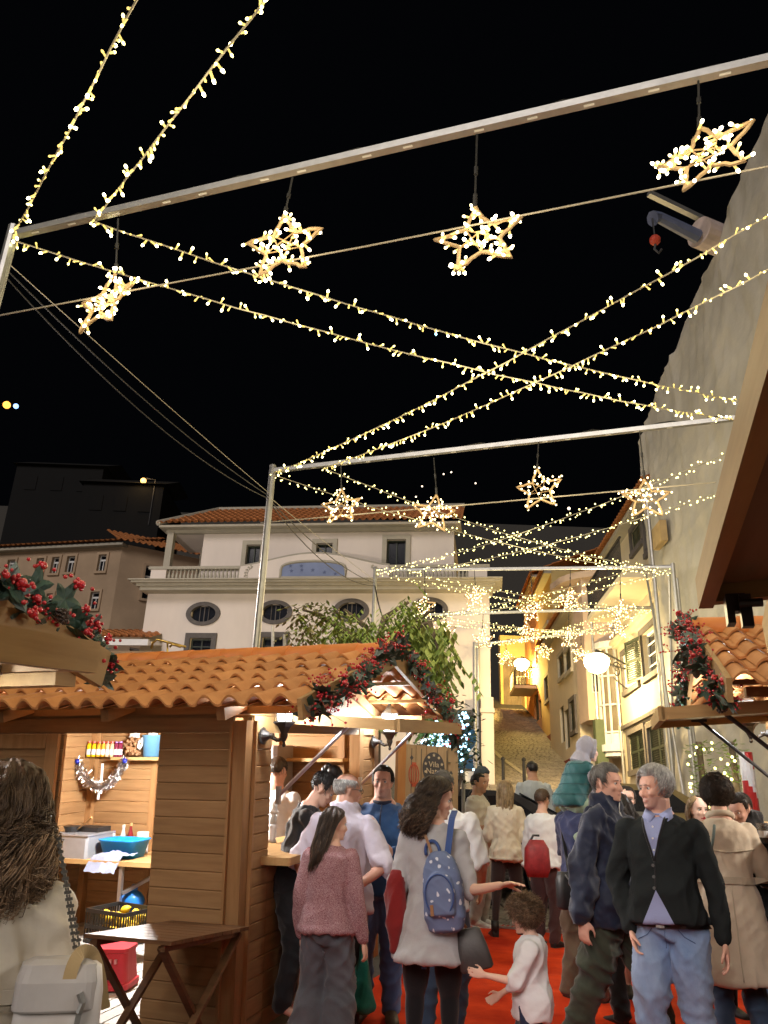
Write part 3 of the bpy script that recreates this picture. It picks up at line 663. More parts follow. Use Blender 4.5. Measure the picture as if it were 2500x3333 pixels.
# ---------------------------------------------------------------- poles, sign and bollards
for i, px in enumerate((1636, 1703)):
    P = at_z(px, 2405, 3.4); P = at(px, 2407, 24.5); t = thing('bollard', ['slim iron bollard left of the cobbled lane', 'slim iron bollard right of the first, on the cobbled lane'][i], 'bollard', (P.x, P.y, ground(P.x, P.y)-.02), group='bollards across the lane')
    b = MB(); b.lathe([(.05, 0), (.05, .75), (.065, .77), (.065, .82), (.02, .86)], 8); b.build('post', m_iron, t)
PS = at(1508, 2400, 11.3)
t = thing('road_sign', 'round blue road sign on a grey post beside the lit bush', 'road sign', (PS.x, PS.y, ground(PS.x, PS.y)))
hS = PS.z-ground(PS.x, PS.y)
b = MB(); b.tube([(0, 0, 0), (0, 0, hS+.15)], .025, 8); b.build('post', m_galv, t)
b = MB(); b.tube([(0, -.03, hS), (.006, -.045, hS)], .19, 24); b.build('round_plate', M('sign_blue', (.05, .2, .5), .4, .05), t)
b = MB(); b.box((.03, -.04, hS-.32), (.2, .01, .18)); b.build('square_plate', M('sign_blue', (.05, .2, .5)), t)
# ---------------------------------------------------------------- foliage
def leaf_geo(b, p, d, up, l, w, mi=0):
    d = V3(d).normalized(); s = d.cross(V3(up)); s = s.normalized() if s.length > 1e-4 else V3((1, 0, 0)); n = s.cross(d)
    o = len(b.v); pts = [p, p+d*l*.35+s*w-n*w*.25, p+d*l*.35, p+d*l*.35-s*w-n*w*.25, p+d*l*.75+s*w*.6-n*w*.3, p+d*l*.72, p+d*l*.75-s*w*.6-n*w*.3, p+d*l-n*w*.25]
    b.v += [tuple(q) for q in pts]; f = [(0, 1, 2), (0, 2, 3), (1, 4, 5, 2), (2, 5, 6, 3), (4, 7, 5), (5, 7, 6)]
    b.f += [tuple(i+o for i in q) for q in f]; b.m += [mi]*6
m_leaf = [M('tree_leaf', (.16, .25, .05), .5, .35, 2.5, spec=.4), M('pale_leaf', (.29, .37, .09), .5, .3, 2.5), M('dry_leaf', (.3, .27, .13), .6, .3, 3)]
m_bark = M('bark', (.13, .1, .07), .9, .3, 8, .4, 25)
rt = random.Random(11)
TR = at(1210, 2300, 10.6); TR = thing('tree', 'leafy green tree trailing down behind the tiled stall roof', 'tree', (TR.x, TR.y, ground(TR.x, TR.y)))
tb = TR.location.copy()
def tp(px, py, Y): return at(px, py, Y)-tb
b = MB(); b.tube([(0, 0, 0), (.05, .05, 1.5), tp(1225, 2150, 10.6)], [.13, .1, .07], 8)
limbs = [[(1225, 2150, 10.6), (1130, 2060, 10.4), (1040, 2000, 10.2), (985, 1985, 10.2)], [(1225, 2150, 10.6), (1190, 2040, 10.9), (1120, 1985, 11)], [(1225, 2150, 10.6), (1290, 2060, 10.5), (1370, 2010, 10.2), (1410, 1985, 10.1)], [(1290, 2060, 10.5), (1400, 2030, 10), (1430, 2120, 9.9), (1420, 2240, 9.9)], [(1225, 2120, 10.6), (1250, 2010, 10.8), (1330, 1960, 10.8)], [(1225, 2150, 10.6), (1340, 2100, 10.2), (1365, 2210, 10.0), (1390, 2320, 10)]]
for l in limbs: b.tube([tp(*q) for q in l], [.06, .04, .025, .012][:len(l)], 6)
b.build('trunk', m_bark, TR)
b = MB()
def sprig(px, py, Y, n, sx, sy, droop, mi, ll=.095):
    for _ in range(n):
        p = tp(px+rt.gauss(0, sx), py+rt.gauss(0, sy), Y+rt.gauss(0, .35))
        a = rt.uniform(0, 2*pi); d = V3((cos(a), sin(a), -droop+rt.uniform(-.4, .5)))
        st = d.normalized()
        for k in range(rt.randint(4, 7)):
            s = 1 if k % 2 else -1; dd = (st+V3((-sin(a), cos(a), 0))*s*.9+V3((0, 0, -.35*droop)))
            leaf_geo(b, p+st*(.05*k), dd, (0, 0, 1), ll*rt.uniform(.7, 1.2), ll*.2*rt.uniform(.8, 1.3), rt.choice(mi))
for (px, py, Y, n, sx, sy, dr, mi) in ((1100, 2030, 10.4, 46, 60, 28, 1.0, [0, 1, 1]), (1190, 2040, 10.6, 50, 55, 35, 1.1, [0, 1, 1]), (1000, 2040, 10.3, 32, 22, 30, .8, [2, 2, 1]), (985, 1985, 10.2, 12, 18, 20, .4, [2, 1]), (1060, 1985, 10.3, 26, 30, 18, .5, [1, 2, 0]), (1260, 2120, 10.4, 44, 35, 45, 1.4, [0, 1]), (1290, 2040, 10.5, 36, 30, 35, 1.2, [0, 1]), (1345, 1985, 10.4, 40, 22, 28, 1, [1, 0]), (1130, 2070, 10.5, 40, 70, 15, 1.2, [0, 1])): sprig(px, py, Y, n, sx, sy, dr, mi)
for (px, py, Y, n, sx, sy) in ((1385, 2060, 10.0, 60, 42, 30), (1395, 2130, 9.9, 54, 36, 30), (1405, 2200, 9.9, 50, 30, 30), (1405, 2265, 9.9, 40, 28, 26), (1420, 2310, 9.9, 20, 24, 20), (1440, 2060, 9.9, 12, 14, 20), (1310, 2180, 10, 26, 18, 50), (1290, 2230, 10, 10, 12, 30)): sprig(px, py, Y, n, sx, sy, 1.7, [0, 1, 1], .135)
o = b.build('crown', m_leaf, TR, recalc=False); o['kind'] = 'stuff'
# bush wound with blue-white fairy lights
PB_ = at(1465, 2430, 9.9)
BU = thing('lit_bush', 'dark bush wound with cold blue white fairy lights beside the plank board', 'bush', (PB_.x, PB_.y, ground(PB_.x, PB_.y)))
bb = BU.location.copy(); b = MB(); b.tube([(0, 0, 0), (0, .05, 1.4)], .05, 6); b.tube([(0, .05, 1.2), (-.2, 0, 2)], .03, 5); b.tube([(0, .05, 1.2), (.2, 0, 2)], .03, 5); b.build('trunk', m_bark, BU)
b = MB(); l = MB()
for _ in range(420):
    p = at(1462+rt.gauss(0, 38), 2395+rt.gauss(0, 55), 9.9+rt.gauss(0, .22))-bb; a = rt.uniform(0, 2*pi)
    for k in range(5): leaf_geo(b, p+V3((rt.uniform(-.06, .06), rt.uniform(-.06, .06), rt.uniform(-.06, .06))), (cos(a+k), sin(a+k), rt.uniform(-.7, .4)), (0, 0, 1), .09, .02)
o = b.build('crown', M('bush_leaf', (.035, .06, .025), .6, .3, 4), BU, recalc=False); o['kind'] = 'stuff'
for k in range(240):
    t_ = rt.random()
    if t_ < .45: px, py = 1425+rt.gauss(0, 22), 2330+rt.random()*150
    elif t_ < .8: px, py = 1470+rt.gauss(0, 20), 2420+rt.random()*100
    else: px, py = 1510+rt.gauss(0, 10), 2320+rt.random()*120
    l.ball(at(px, py, 9.62+rt.uniform(-.1, .1))-bb, .0135, 6, 4)
o = l.build('fairy_lights', emit('cold_fairy', (.42, .76, 1), 4), BU); o['kind'] = 'stuff'
lamp('bush_light', (0, -.45, PB_.z-bb.z), 5, (.55, .8, 1), .3, BU)
# ---------------------------------------------------------------- a plank board with the market's name
PV = at(1312, 2690, 9.2); PVr = at(1490, 2690, 9.4); exv = (PVr-PV); exv.z = 0; Wv = exv.length; exv.normalize(); eyv = V3((-exv.y, exv.x, 0))
PV.z = ground(PV.x, PV.y); Hv = at(1400, 2428, 9.3).z-PV.z
VB = thing('name_board', 'brown plank board with a dark oval emblem reading Vila Natal', 'sign', mat=frame(PV, exv, eyv, V3((0, 0, 1))))
m_ply = wood('board_ply', (.3, .2, .1), (.36, .25, .13), 2, .7, .06)
n = 5
for k in range(n):
    b = MB(); b.box((0, 0, 0), (Wv/n-.008, .03, Hv)); b.build('plank', m_ply, VB, loc=((k+.5)*Wv/n, 0, Hv/2))
b = MB(); b.box((-.05, -.01, Hv/2), (.09, .09, Hv+.05)); b.build('post', wood('orange_wood', (.42, .18, .05), (.5, .24, .08), 2), VB)
m_ink = M('dark_print', (.055, .05, .045), .8, .05); m_pale = M('pale_print', (.5, .4, .24), .8, .05); m_redp = M('red_print', (.4, .08, .03), .8, .05)
xo = (at(1410, 2500, 9.3)-PV).dot(exv); zo = at(1410, 2500, 9.3).z-PV.z; sx = 34/2600*10; sz = 44/2600*10
b = MB(); b.prism([(xo+sx*cos(k*pi/16), -.016, zo+sz*sin(k*pi/16)) for k in range(32)], (0, 0, 0), (0, -.006, 0)); em = b.build('emblem', m_ink, VB)
def text(s, x, y, z, size, mat_, parent, depth=.002):
    c = bpy.data.curves.new('lettering', 'FONT'); c.body = s; c.align_x = 'CENTER'; c.align_y = 'CENTER'; c.size = size; c.extrude = depth; c.materials.append(mat_)
    o = bpy.data.objects.new('lettering', c); COL.objects.link(o); o.parent = parent; o.location = (x, y, z); o.rotation_euler = (pi/2, 0, 0); return o
text('Vila', xo, -.026, zo+.035, .085, m_pale, em); text('Natal', xo, -.026, zo-.035, .085, m_pale, em)
b = MB()
for k in range(10):
    a = k*2*pi/10+pi/2
    if abs(sin(a)) < .2: continue
    cx, cz = xo+sx*.78*cos(a), zo+sz*.8*sin(a)
    if k % 2 == 0: b.prism([(cx+(.02 if j % 2 == 0 else .009)*sin(j*pi/5), -.023, cz+(.02 if j % 2 == 0 else .009)*cos(j*pi/5)) for j in range(10)], (0, 0, 0), (0, -.004, 0))
    else: b.prism([(cx+.014*cos(j*pi/5), -.023, cz+.014*sin(j*pi/5)) for j in range(10)], (0, 0, 0), (0, -.004, 0))
b.build('emblem_star', m_pale, em)
b = MB()
for xx in (.12, .3, .78): b.box((Wv*xx, -.0175, Hv*.78), (.006, .004, Hv*.4))
for (xx, zz) in ((.3, .8), (.12, .93), (.86, .86), (.86, .72)): b.prism([(Wv*xx+.02*sin(j*pi/2), -.016, Hv*zz+.03*cos(j*pi/2)) for j in range(4)], (0, 0, 0), (0, -.004, 0))
b.build('printed_lines', m_ink, VB)
xl = (at(1338, 2520, 9.3)-PV).dot(exv); zl = at(1338, 2522, 9.3).z-PV.z; b = MB()
for k in range(5):
    f = (k-2)/2.2
    b.tube([(xl+.07*f*cos(a)*.9, -.018, zl+.11*sin(a)) for a in [R(-85+17*j) for j in range(11)]], .007, 4)
b.box((xl, -.018, zl+.12), (.05, .006, .015)); b.box((xl, -.018, zl-.12), (.05, .006, .015)); b.build('printed_lantern', m_redp, VB)
# ---------------------------------------------------------------- parked vehicles half hidden by the crowd
def parked_car(P, rz, body, lab):
    t = thing('parked_car', lab, 'car', (P.x, P.y, ground(P.x, P.y)), rz)
    b = MB()
    prof = [(-2.05, .45), (-2.1, .75), (-1.9, .95), (-1.3, 1.0), (-.75, 1.38), (-.2, 1.46), (.8, 1.44), (1.5, 1.1), (2.0, .98), (2.1, .7), (2.05, .4)]
    for (a, c, s) in ((-.82, .82, 1),):
        b.prism([(x, -.85, z) for x, z in prof], (0, 0, 0), (0, 1.7, 0))
    b.build('body', body, t)
    b = MB()
    for s in (-1, 1): b.prism([(-1.1, s*.855, 1.0), (-.7, s*.855, 1.33), (.75, s*.855, 1.38), (1.25, s*.855, 1.05)], (0, 0, 0), (0, s*.01, 0))
    b.prism([(-1.28, -.75, 1.03), (-1.28, .75, 1.03), (-.8, .7, 1.37), (-.8, -.7, 1.37)], (0, 0, 0), (-.012, 0, .012)); b.prism([(1.5, -.75, 1.12), (1.5, .75, 1.12), (.9, .7, 1.42), (.9, -.7, 1.42)], (0, 0, 0), (.012, 0, .012))
    b.build('window', m_glass, t)
    for (x, y_) in ((-1.3, -.8), (-1.3, .8), (1.3, -.8), (1.3, .8)):
        b = MB(); b.tube([(x, y_-.1, .32), (x, y_+.1, .32)], .32, 16); wh = b.build('wheel', M('tyre', (.02, .02, .02), .8), t)
        b = MB(); b.tube([(x, y_-.11, .32), (x, y_+.11, .32)], .19, 12); b.build('rim', m_galv, wh)
P = at(1960, 2560, 14.5); parked_car(P, R(8), M('gold_paint', (.35, .27, .12), .3, .05, metal=.4, coat=.5), 'parked car whose shiny roof shows between the heads')
P = at(1500, 2590, 13.2); parked_car(P, R(-10), M('black_paint', (.02, .02, .024), .3, .05, coat=.5), 'black car parked beside the white building')
PG = at(2032, 2515, 13.6); t = thing('grey_bin', 'grey wheeled bin against the cream house', 'bin', (PG.x, PG.y, ground(PG.x, PG.y)))
b = MB(); b.box((0, 0, .55), (.5, .5, 1.1), bev=.06); b.build('body', M('bin_grey', (.2, .2, .18), .6), t)
b = MB(); b.box((0, 0, 1.15), (.56, .56, .1), bev=.06); b.build('lid', M('bin_grey', (.2, .2, .18)), t)
# ================================================================ market stalls
m_plank = wood('oiled_plank', (.235, .128, .056), (.33, .19, .085), 0, .66, .09)
m_plankv = wood('oiled_plank_v', (.235, .128, .056), (.33, .19, .085), 1, .66, .09)
m_post = wood('oiled_post', (.24, .125, .05), (.34, .185, .08), 2, .5, .1)
m_light = wood('light_board', (.36, .215, .09), (.47, .3, .13), 1, .5, .08)
m_lightx = wood('light_board_x', (.36, .215, .09), (.47, .3, .13), 0, .5, .08)
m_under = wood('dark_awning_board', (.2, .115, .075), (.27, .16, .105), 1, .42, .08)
m_tile = M('clay_tile', (.4, .16, .047), .7, .14, 5, .2, 40, rand=.13, col2=(.55, .25, .085), bdist=.004, detail=9)
m_ridge = M('ridge_tile', (.6, .2, .045), .55, .1, 4, .1, 40, rand=.06)
m_floor = M('pale_deck', (.42, .42, .4), .7, .15, 6, .2, 30, stretch=(.6, 8, 8), rand=.12)
TW, TL = .176, .42
def tile_mesh():
    prof = []
    for k in range(13):
        a = k/12
        h = .046*max(0, sin(pi*min(1, a/.68))) if a < .68 else -.012*sin(pi*(a-.68)/.32)
        prof.append((a*TW*1.06, h))
    b = MB(); vs = []; n = len(prof)
    for (yv, s, up) in ((0, 1.06, .028), (TL*.5, 1.03, .014), (TL, .98, 0)):
        for (x, h) in prof: vs.append((x-TW/2, yv, h*s+up))
    for (x, h) in prof: vs.append((x-TW/2, 0, h*1.06+.028-.016))
    for (x, h) in prof: vs.append((x-TW/2, TL, h*.98-.016))
    fs = [(j*n+i, j*n+i+1, (j+1)*n+i+1, (j+1)*n+i) for j in range(2) for i in range(n-1)]
    fs += [(3*n+i+1, 3*n+i, 4*n+i, 4*n+i+1) for i in range(n-1)]           # underside
    fs += [(i+1, i, 3*n+i, 3*n+i+1) for i in range(n-1)]                   # front lip
    b.add(vs, fs); return b.mesh('roof_tile', m_tile, True, recalc=False)
TILE = tile_mesh()
try:
    TILE.set_sharp_from_angle(angle=R(40))
except Exception: pass
SW = 2.62; ZW = None
def stall(name, label, M4, sx, L, zw, zc, zroof, tiles=True, side_door=None, group='market stalls along the carpet', roof_x0=None, inside=True, ov=.6, eo=.455, awn=(.42, 2.12, .93, -.06), near=True, front=True, aw_under=None):
    t = thing(name, label, 'market stall', group=group, mat=M4)
    X = lambda x: x*sx
    pitch = .1095; npl = int(zw/pitch)
    cache = {}
    def plank(cx, cy, cz, lx, ly, lz, m=None, nm='plank'):
        k = (round(lx, 3), round(ly, 3), round(lz, 3), (m or m_plank).name)
        if k not in cache:
            b = MB(); x, y, z = lx/2, ly/2, lz/2; e = .007
            # v-jointed board: the long edges are eased so that the joint reads as a groove
            if lx >= ly:
                sec = [(-y, -z+e), (-y+e, -z), (y-e, -z), (y, -z+e), (y, z-e), (y-e, z), (-y+e, z), (-y, z-e)]
                b.prism([(-x, a, c) for a, c in sec], (0, 0, 0), (2*x, 0, 0))
            else:
                sec = [(-x, -z+e), (-x+e, -z), (x-e, -z), (x, -z+e), (x, z-e), (x-e, z), (-x+e, z), (-x, z-e)]
                b.prism([(a, -y, c) for a, c in sec], (0, 0, 0), (0, 2*y, 0))
            cache[k] = b.mesh(nm, m or m_plank)
        return put(nm, cache[k], t, (X(cx), cy, cz))
    ps = .115
    for (x, y) in ((-ps/2, ps/2), (-ps/2, SW-ps/2), (-L+ps/2, ps/2), (-L+ps/2, SW-ps/2)):
        b = MB(); b.box((X(x), y, zw/2), (ps, ps, zw)); b.build('post', m_post, t)
    b = MB(); b.box((X(-ps+.012), -.012, zw/2), (.02, .03, zw)); b.box((X(.012), ps-.01, zw/2), (.03, .02, zw)); b.build('corner_trim', m_post, t)
    d0, d1, zd = side_door or (None, None, None)
    if near:
        for k in range(npl):
            z = .04+(k+.5)*pitch
            if side_door:
                if z < zd: plank((-ps-d0)/2, .035, z, d0-ps, .028, pitch-.0004); plank((-d1-L+ps)/2, .035, z, L-ps-d1, .028, pitch-.0004)
                else: plank(-L/2, .035, z, L-2*ps, .028, pitch-.0004)
            else: plank(-L/2, .035, z, L-2*ps, .028, pitch-.0004)
    for k in range(npl):         # back long wall and end wall
        z = .04+(k+.5)*pitch
        plank(-L/2, SW-.035, z, L-2*ps, .028, pitch-.0004)
        if inside: plank(-L+.035, SW/2, z, .028, SW-2*ps, pitch-.0004, m_plankv)
    zt_pl = .04+npl*pitch
    if near: b = MB(); b.box((X(-L/2), .036, (zt_pl-.012+zw+.06)/2), (L-2*ps, .022, zw+.072-zt_pl)); b.build('leak_filler', m_plank, t)  # filler added to stop lamp light leaking over the planks
    a0, a1, al_, adrop = awn
    if front:
        for k in range(npl):
            z = .04+(k+.5)*pitch
            plank(-.035, (ps+a0)/2, z, .028, a0-ps, pitch-.0004, m_plankv)
            plank(-.035, (a1+.1+SW-ps)/2, z, .028, SW-ps-a1-.1, pitch-.0004, m_plankv)
            if z < zc-.03: plank(-.035, (a0+a1)/2, z, .028, a1-a0-.004, pitch-.0004, m_plankv)
        b = MB(); b.box((X(-.05), a1+.05, zw/2), (.1, .1, zw)); b.build('post', m_post, t)
        b = MB(); b.box((X(-.12), (a0+a1)/2-.05, zc), (.62, a1-a0+.1, .05), bev=.01); b.build('counter', m_light, t)
    b = MB(); b.box((X(-L/2+.02), .05, zw+.072), (L+.3+2*.3, .1, .055)); b.box((X(-L/2+.02), SW-.05, zw+.072), (L+.9, .1, .055)); b.build('wall_plate', m_plank, t)
    b = MB(); b.box((X(-.05), SW/2, zw-.02), (.09, SW-.24, .11)); b.build('header_beam', m_light, t)
    # gable boarding above the header
    ridge_z = zroof; n = 8; slope = (ridge_z-.05-zw-.1)/(SW/2)
    for k in range(n):
        v0, v1 = SW*k/n+.002, SW*(k+1)/n-.002
        h = lambda v: zw+.1+slope*min(v, SW-v)
        b = MB(); b.prism([(X(-.06), v0, zw+.04), (X(-.06), v1, zw+.04), (X(-.06), v1, h(v1)), (X(-.06), v0, h(v0))], (0, 0, 0), (X(.03), 0, 0)); b.build('gable_board', m_light, t)
    ez = zw+.075                                                # eave height of the tiles
    # rafters, battens and tiles
    rise = ridge_z-ez; run = SW/2+eo; ang = math.atan2(rise, run); sl = hypot(rise, run)
    x0 = roof_x0 if roof_x0 is not None else -L-.4
    for sgn in (0, 1):
        yb, dy = (-eo, 1) if sgn == 0 else (SW+eo, -1)
        b = MB()
        for k in range(4):
            f = .12+k*.27; b.bar((X(x0), yb+dy*run*f, ez+rise*f-.035), (X(ov-.03), yb+dy*run*f, ez+rise*f-.035), .05, .03)
        b.build('batten', m_lightx, t)
        b = MB(); nr = 5
        for k in range(nr):
            xx = lerp(x0+.1, -.03, k/(nr-1)); b.bar((X(xx), yb+dy*.16, ez-.09+rise*.1), (X(xx), yb+dy*run, ez+rise-.09), .06, .08)
        b.build('rafter', m_plankv, t)
        rot = (ang, 0, 0) if sgn == 0 else (ang, 0, pi)
        if tiles:
            nc = int((ov-x0)/TW); nr = 5; step = (sl-.04)/nr
            for c in range(nc):
                for r_ in range(nr):
                    xx = ov-TW/2-c*TW; s = r_*step-.02
                    o = put('roof_tile', TILE, t, (X(xx)+rnd.uniform(-.003, .003), yb+dy*s*cos(ang), ez+s*sin(ang)+r_*.0004+rnd.uniform(-.003, .003)), rot)
        b = MB(); q = -.02 if sgn == 0 else .02
        bx = ov+.012
        b.bar((X(bx), yb-dy*.02, ez-.03), (X(bx), yb+dy*run, ez+rise-.03), .03, .13, up=(0, 0, 1)); b.build('barge_board', m_light, t)
    if tiles:
        k = 0; x = ov+.02; rl = .36
        b = MB()
        secs = []
        b2_ = MB(); prof = [( .12*cos(R(a)), .1*sin(R(a))) for a in range(-20, 201, 20)]; vs = []
        for (xx, s) in ((0, 1.0), (rl*.9, .92), (rl, .9)): vs += [(xx, a*s, c*s) for a, c in prof]
        for (xx, s) in ((0, .86), (rl, .8)): vs += [(xx, a*s, c*s) for a, c in prof]
        n = len(prof); fs = [(j*n+i, j*n+i+1, (j+1)*n+i+1, (j+1)*n+i) for j in range(2) for i in range(n-1)]+[(3*n+i+1, 3*n+i, 4*n+i, 4*n+i+1) for i in range(n-1)]+[(i+1, i, 3*n+i, 3*n+i+1) for i in range(n-1)]
        b2_.add(vs, fs); rm = b2_.mesh('ridge_tile', m_ridge, True, recalc=False)
        while x > x0:
            put('ridge_tile', rm, t, (X(x), SW/2, ridge_z+.0), (0, rnd.uniform(-.01, .01), pi if sx > 0 else 0)); x -= rl*.88
    # awning: a framed panel propped on two struts
    if al_:
        zt = zw+.03
        aw = thing('awning', 'x', 'x'); del aw['label']; del aw['category']; aw.parent = t
        for (p_, q_, w_, h_, m_) in (((.01, a0, 0), (al_, a0, adrop), .04, .075, m_lightx), ((.01, a1, 0), (al_, a1, adrop), .04, .075, m_lightx), ((al_, a0-.02, adrop), (al_, a1+.02, adrop), .04, .09, m_light), ((.03, a0+.02, 0), (.03, a1-.02, 0), .05, .06, m_light)):
            b = MB(); b.bar((X(p_[0]), p_[1], zt+p_[2]), (X(q_[0]), q_[1], zt+q_[2]), w_, h_); b.build('awning_frame', m_, aw)
        nb = 5
        for k in range(nb):
            xa, xb_ = lerp(.05, al_-.02, k/nb), lerp(.05, al_-.02, (k+1)/nb)-.004
            za, zb = zt+adrop*xa/al_, zt+adrop*xb_/al_
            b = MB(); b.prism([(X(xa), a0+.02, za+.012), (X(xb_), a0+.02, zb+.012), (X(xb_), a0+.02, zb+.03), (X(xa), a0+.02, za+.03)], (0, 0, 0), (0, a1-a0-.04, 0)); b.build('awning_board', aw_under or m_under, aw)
        for yy in (a0+.06, a1-.03):
            b = MB(); b.tube([(X(.03), yy-.02, zw-.5), (X(al_*.62), yy, zt-.03)], .014, 8); b.box((X(.025), yy-.02, zw-.5), (.03, .03, .12)); b.box((X(al_*.62), yy, zt-.03), (.12, .035, .03)); b.build('strut', M('brushed_steel', (.55, .55, .56), .3, .05, metal=.9) if sx > 0 else m_iron, aw)
    if inside:
        nf = 24
        for k in range(nf):
            xx = -L+.1+(k+.5)*(L-.2)/nf
            if ('fl', 0) not in cache: b = MB(); b.box((0, 0, 0), ((L-.2)/nf-.012, SW-.15, .03)); cache[('fl', 0)] = b.mesh('floor_board', m_floor)
            put('floor_board', cache[('fl', 0)], t, (X(xx), SW/2, .06))
    return t
# stall A
al = R(20); tl = R(6)
exA_ = V3((cos(al), -sin(al), 0)); eyA_ = V3((sin(al)*cos(tl), cos(al)*cos(tl), sin(tl))); ezA_ = exA_.cross(eyA_)
PA = at(783, 2800, 5.6)
OA = PA-ezA_*((PA.z-ground(PA.x, PA.y))/ezA_.z)
MA = frame(OA, exA_, eyA_, ezA_)
def near_(px, py, v=0): q = on_plane(px, py, OA+eyA_*v, eyA_)-OA; return -q.dot(exA_), q.dot(ezA_)
def front_(px, py, x=0): q = on_plane(px, py, OA+exA_*x, exA_)-OA; return q.dot(eyA_), q.dot(ezA_)
zwA = near_(780, 2345)[1]; zcA = front_(900, 2790)[1]; zrA = near_(1220, 2090, SW/2)[1]-.1
dR = near_(517, 2378)[0]; dL = near_(205, 2378)[0]; zdA = near_(517, 2378)[1]
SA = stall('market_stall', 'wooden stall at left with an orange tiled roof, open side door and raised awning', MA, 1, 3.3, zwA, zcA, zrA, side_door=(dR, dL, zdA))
IA = MA.inverted()
# its side door leaf, swung back against the wall
b = MB(); wl_ = .8
ld = thing('door', 'x', 'x'); del ld['label']; del ld['category']; ld.parent = SA; ld.location = (-dL, -.02, .06); ld.rotation_euler = (0, 0, R(10))
b = MB(); hd = zdA-.08
for (x, z, a, c) in ((-.05, hd/2, .09, hd), (-wl_+.05, hd/2, .09, hd), (-wl_/2, hd-.05, wl_-.2, .1), (-wl_/2, .06, wl_-.2, .12), (-wl_/2, hd*.45, wl_-.2, .1)): b.box((x, 0, z), (a, .04, c))
b.build('door_frame', m_post, ld)
for k in range(16):
    b = MB(); b.box((-wl_/2, .012, .1+(k+.5)*(hd-.15)/16), (wl_-.1, .018, (hd-.15)/16-.003)); b.build('door_plank', m_plank, ld)
# stall B, across the carpet
al2 = R(17); tl2 = R(5)
exB = V3((cos(al2), -sin(al2), 0)); eyB = V3((sin(al2)*cos(tl2), cos(al2)*cos(tl2), sin(tl2))); ezB = exB.cross(eyB)
def place(px, py, D, lx, ly, lz, ex, ey, ez): P = at(px, py, D); return P-ex*lx-ey*ly-ez*lz
zwB = 1.86
OB = place(2153, 2323, 5.2, -.93, .42, zwB-.03, exB, eyB, ezB)
MBm = frame(OB, exB, eyB, ezB)
SB = stall('market_stall', 'wooden stall at right across the carpet, orange tiled roof and black awning struts', MBm, -1, 1.6, zwB, zcA, zwB+.62, roof_x0=-1.5, inside=True)
# near right stall: only its awning reaches into the picture
exC = V3((cos(R(16.8)), -sin(R(16.8)), 0)); eyC = V3((sin(R(16.8)), cos(R(16.8)), 0)); ezC = V3((0, 0, 1))
OC = place(2292, 1932, 2.25, -.93, 2.14, zwB-.03, exC, eyC, ezC); MC = frame(OC, exC, eyC, ezC)
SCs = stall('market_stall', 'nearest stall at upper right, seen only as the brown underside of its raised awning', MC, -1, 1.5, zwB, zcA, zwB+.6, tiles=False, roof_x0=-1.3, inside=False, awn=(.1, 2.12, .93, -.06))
lt = MB()
lt.box((-.86, 2.06, zwB-.085), (.05, .035, .05)); lt.box((-.84, 2.03, zwB-.115), (.03, .03, .09)); lt.box((-.88, 2.04, zwB-.11), (.02, .05, .08)); lt.tube([(-.86, 2.0, zwB-.1), (-.8, 2.0, zwB-.1)], .012, 8)
lt.build('latch', M('dark_steel', (.08, .07, .07), .3, .1, metal=.8), SCs)
# near left stall: the end of its gable roof
OD = place(318, 2150, 2.9, .6, SW+.455, zwA+.075, exA_, eyA_, ezA_)

def pix(P): d = P-CAM; z = d.dot(FW); return CX+F*d.dot(RT)/z, CY-F*d.dot(UP)/z
best = None
for k in range(300):
    a1 = .2+k*.01
    for dz in range(-30, 31):
        P = OD+exA_*.95+eyA_*(a1+.02)+ezA_*(zwA+.03+dz*.01); q = pix(P); e = abs(q[0]-308)+abs(q[1]-2140)
        if best is None or e < best[0]: best = (e, a1, dz*.01)
aD = (-.6, best[1], .95, best[2])
SD = stall('market_stall', 'nearest stall at the left edge, only its gable end and garland showing', frame(OD, exA_, eyA_, ezA_), 1, 1.2, zwA, zcA, zwA+.6, roof_x0=-.6, inside=False, awn=aD, near=False)
b = MB(); b.box((.1, SW+.3, zwA+.02), (1.0, .1, .09)); b.build('wall_plate', m_light, SD)
# ---------------------------------------------------------------- wall lanterns
m_lantern = M('lantern_iron', (.03, .028, .026), .4, .1, coat=.3)
m_lglass = emit('lantern_glass', (.9, .96, 1.0), 7)
def lantern(M4, lab, grp, power, sx=1):
    t = thing('wall_lantern', lab, 'wall lantern', group=grp, mat=M4)
    b = MB(); b.lathe([(.02, 0), (.055, .004), (.06, .012), (.045, .02), (.02, .06), (.018, .09)], 14, (0, 0, 0), mat=Matrix.Rotation(R(90*sx), 3, 'Y')); b.build('back_plate', m_lantern, t)
    b = MB(); b.tube([(sx*.06, 0, 0), (sx*.12, 0, -.03), (sx*.16, 0, -.02), (sx*.17, 0, .02)], [.016, .014, .014, .02], 8); b.build('arm', m_lantern, t)
    b = MB(); b.lathe([(.008, -.075), (.016, -.06), (.01, -.045), (.03, 0), (.028, .02), (.05, .06), (.085, .085), (.085, .095)], 6, (sx*.17, 0, 0)); b.build('cup', m_lantern, t)
    b = MB(); b.lathe([(.055, .097), (.075, .25)], 6, (sx*.17, 0, 0)); g = b.build('lantern_glass', m_lglass, t)
    b = MB()
    for k in range(6): a = k*pi/3; b.bar((sx*.17+.057*cos(a), .057*sin(a), .096), (sx*.17+.078*cos(a), .078*sin(a), .25), .008)
    b.build('glazing_bar', m_lantern, t)
    b = MB(); b.lathe([(.09, .25), (.088, .262), (.05, .3), (.02, .33), (.01, .36), (.001, .37)], 6, (sx*.17, 0, 0)); b.build('lantern_roof', m_lantern, t)
    l = lamp('lantern_light', (sx*.27, 0, .2), power*1.15, LED, .05, t); l2 = lamp('lantern_light', (sx*.13, -.12, .22), power*1.15, LED, .05, t)
    return t
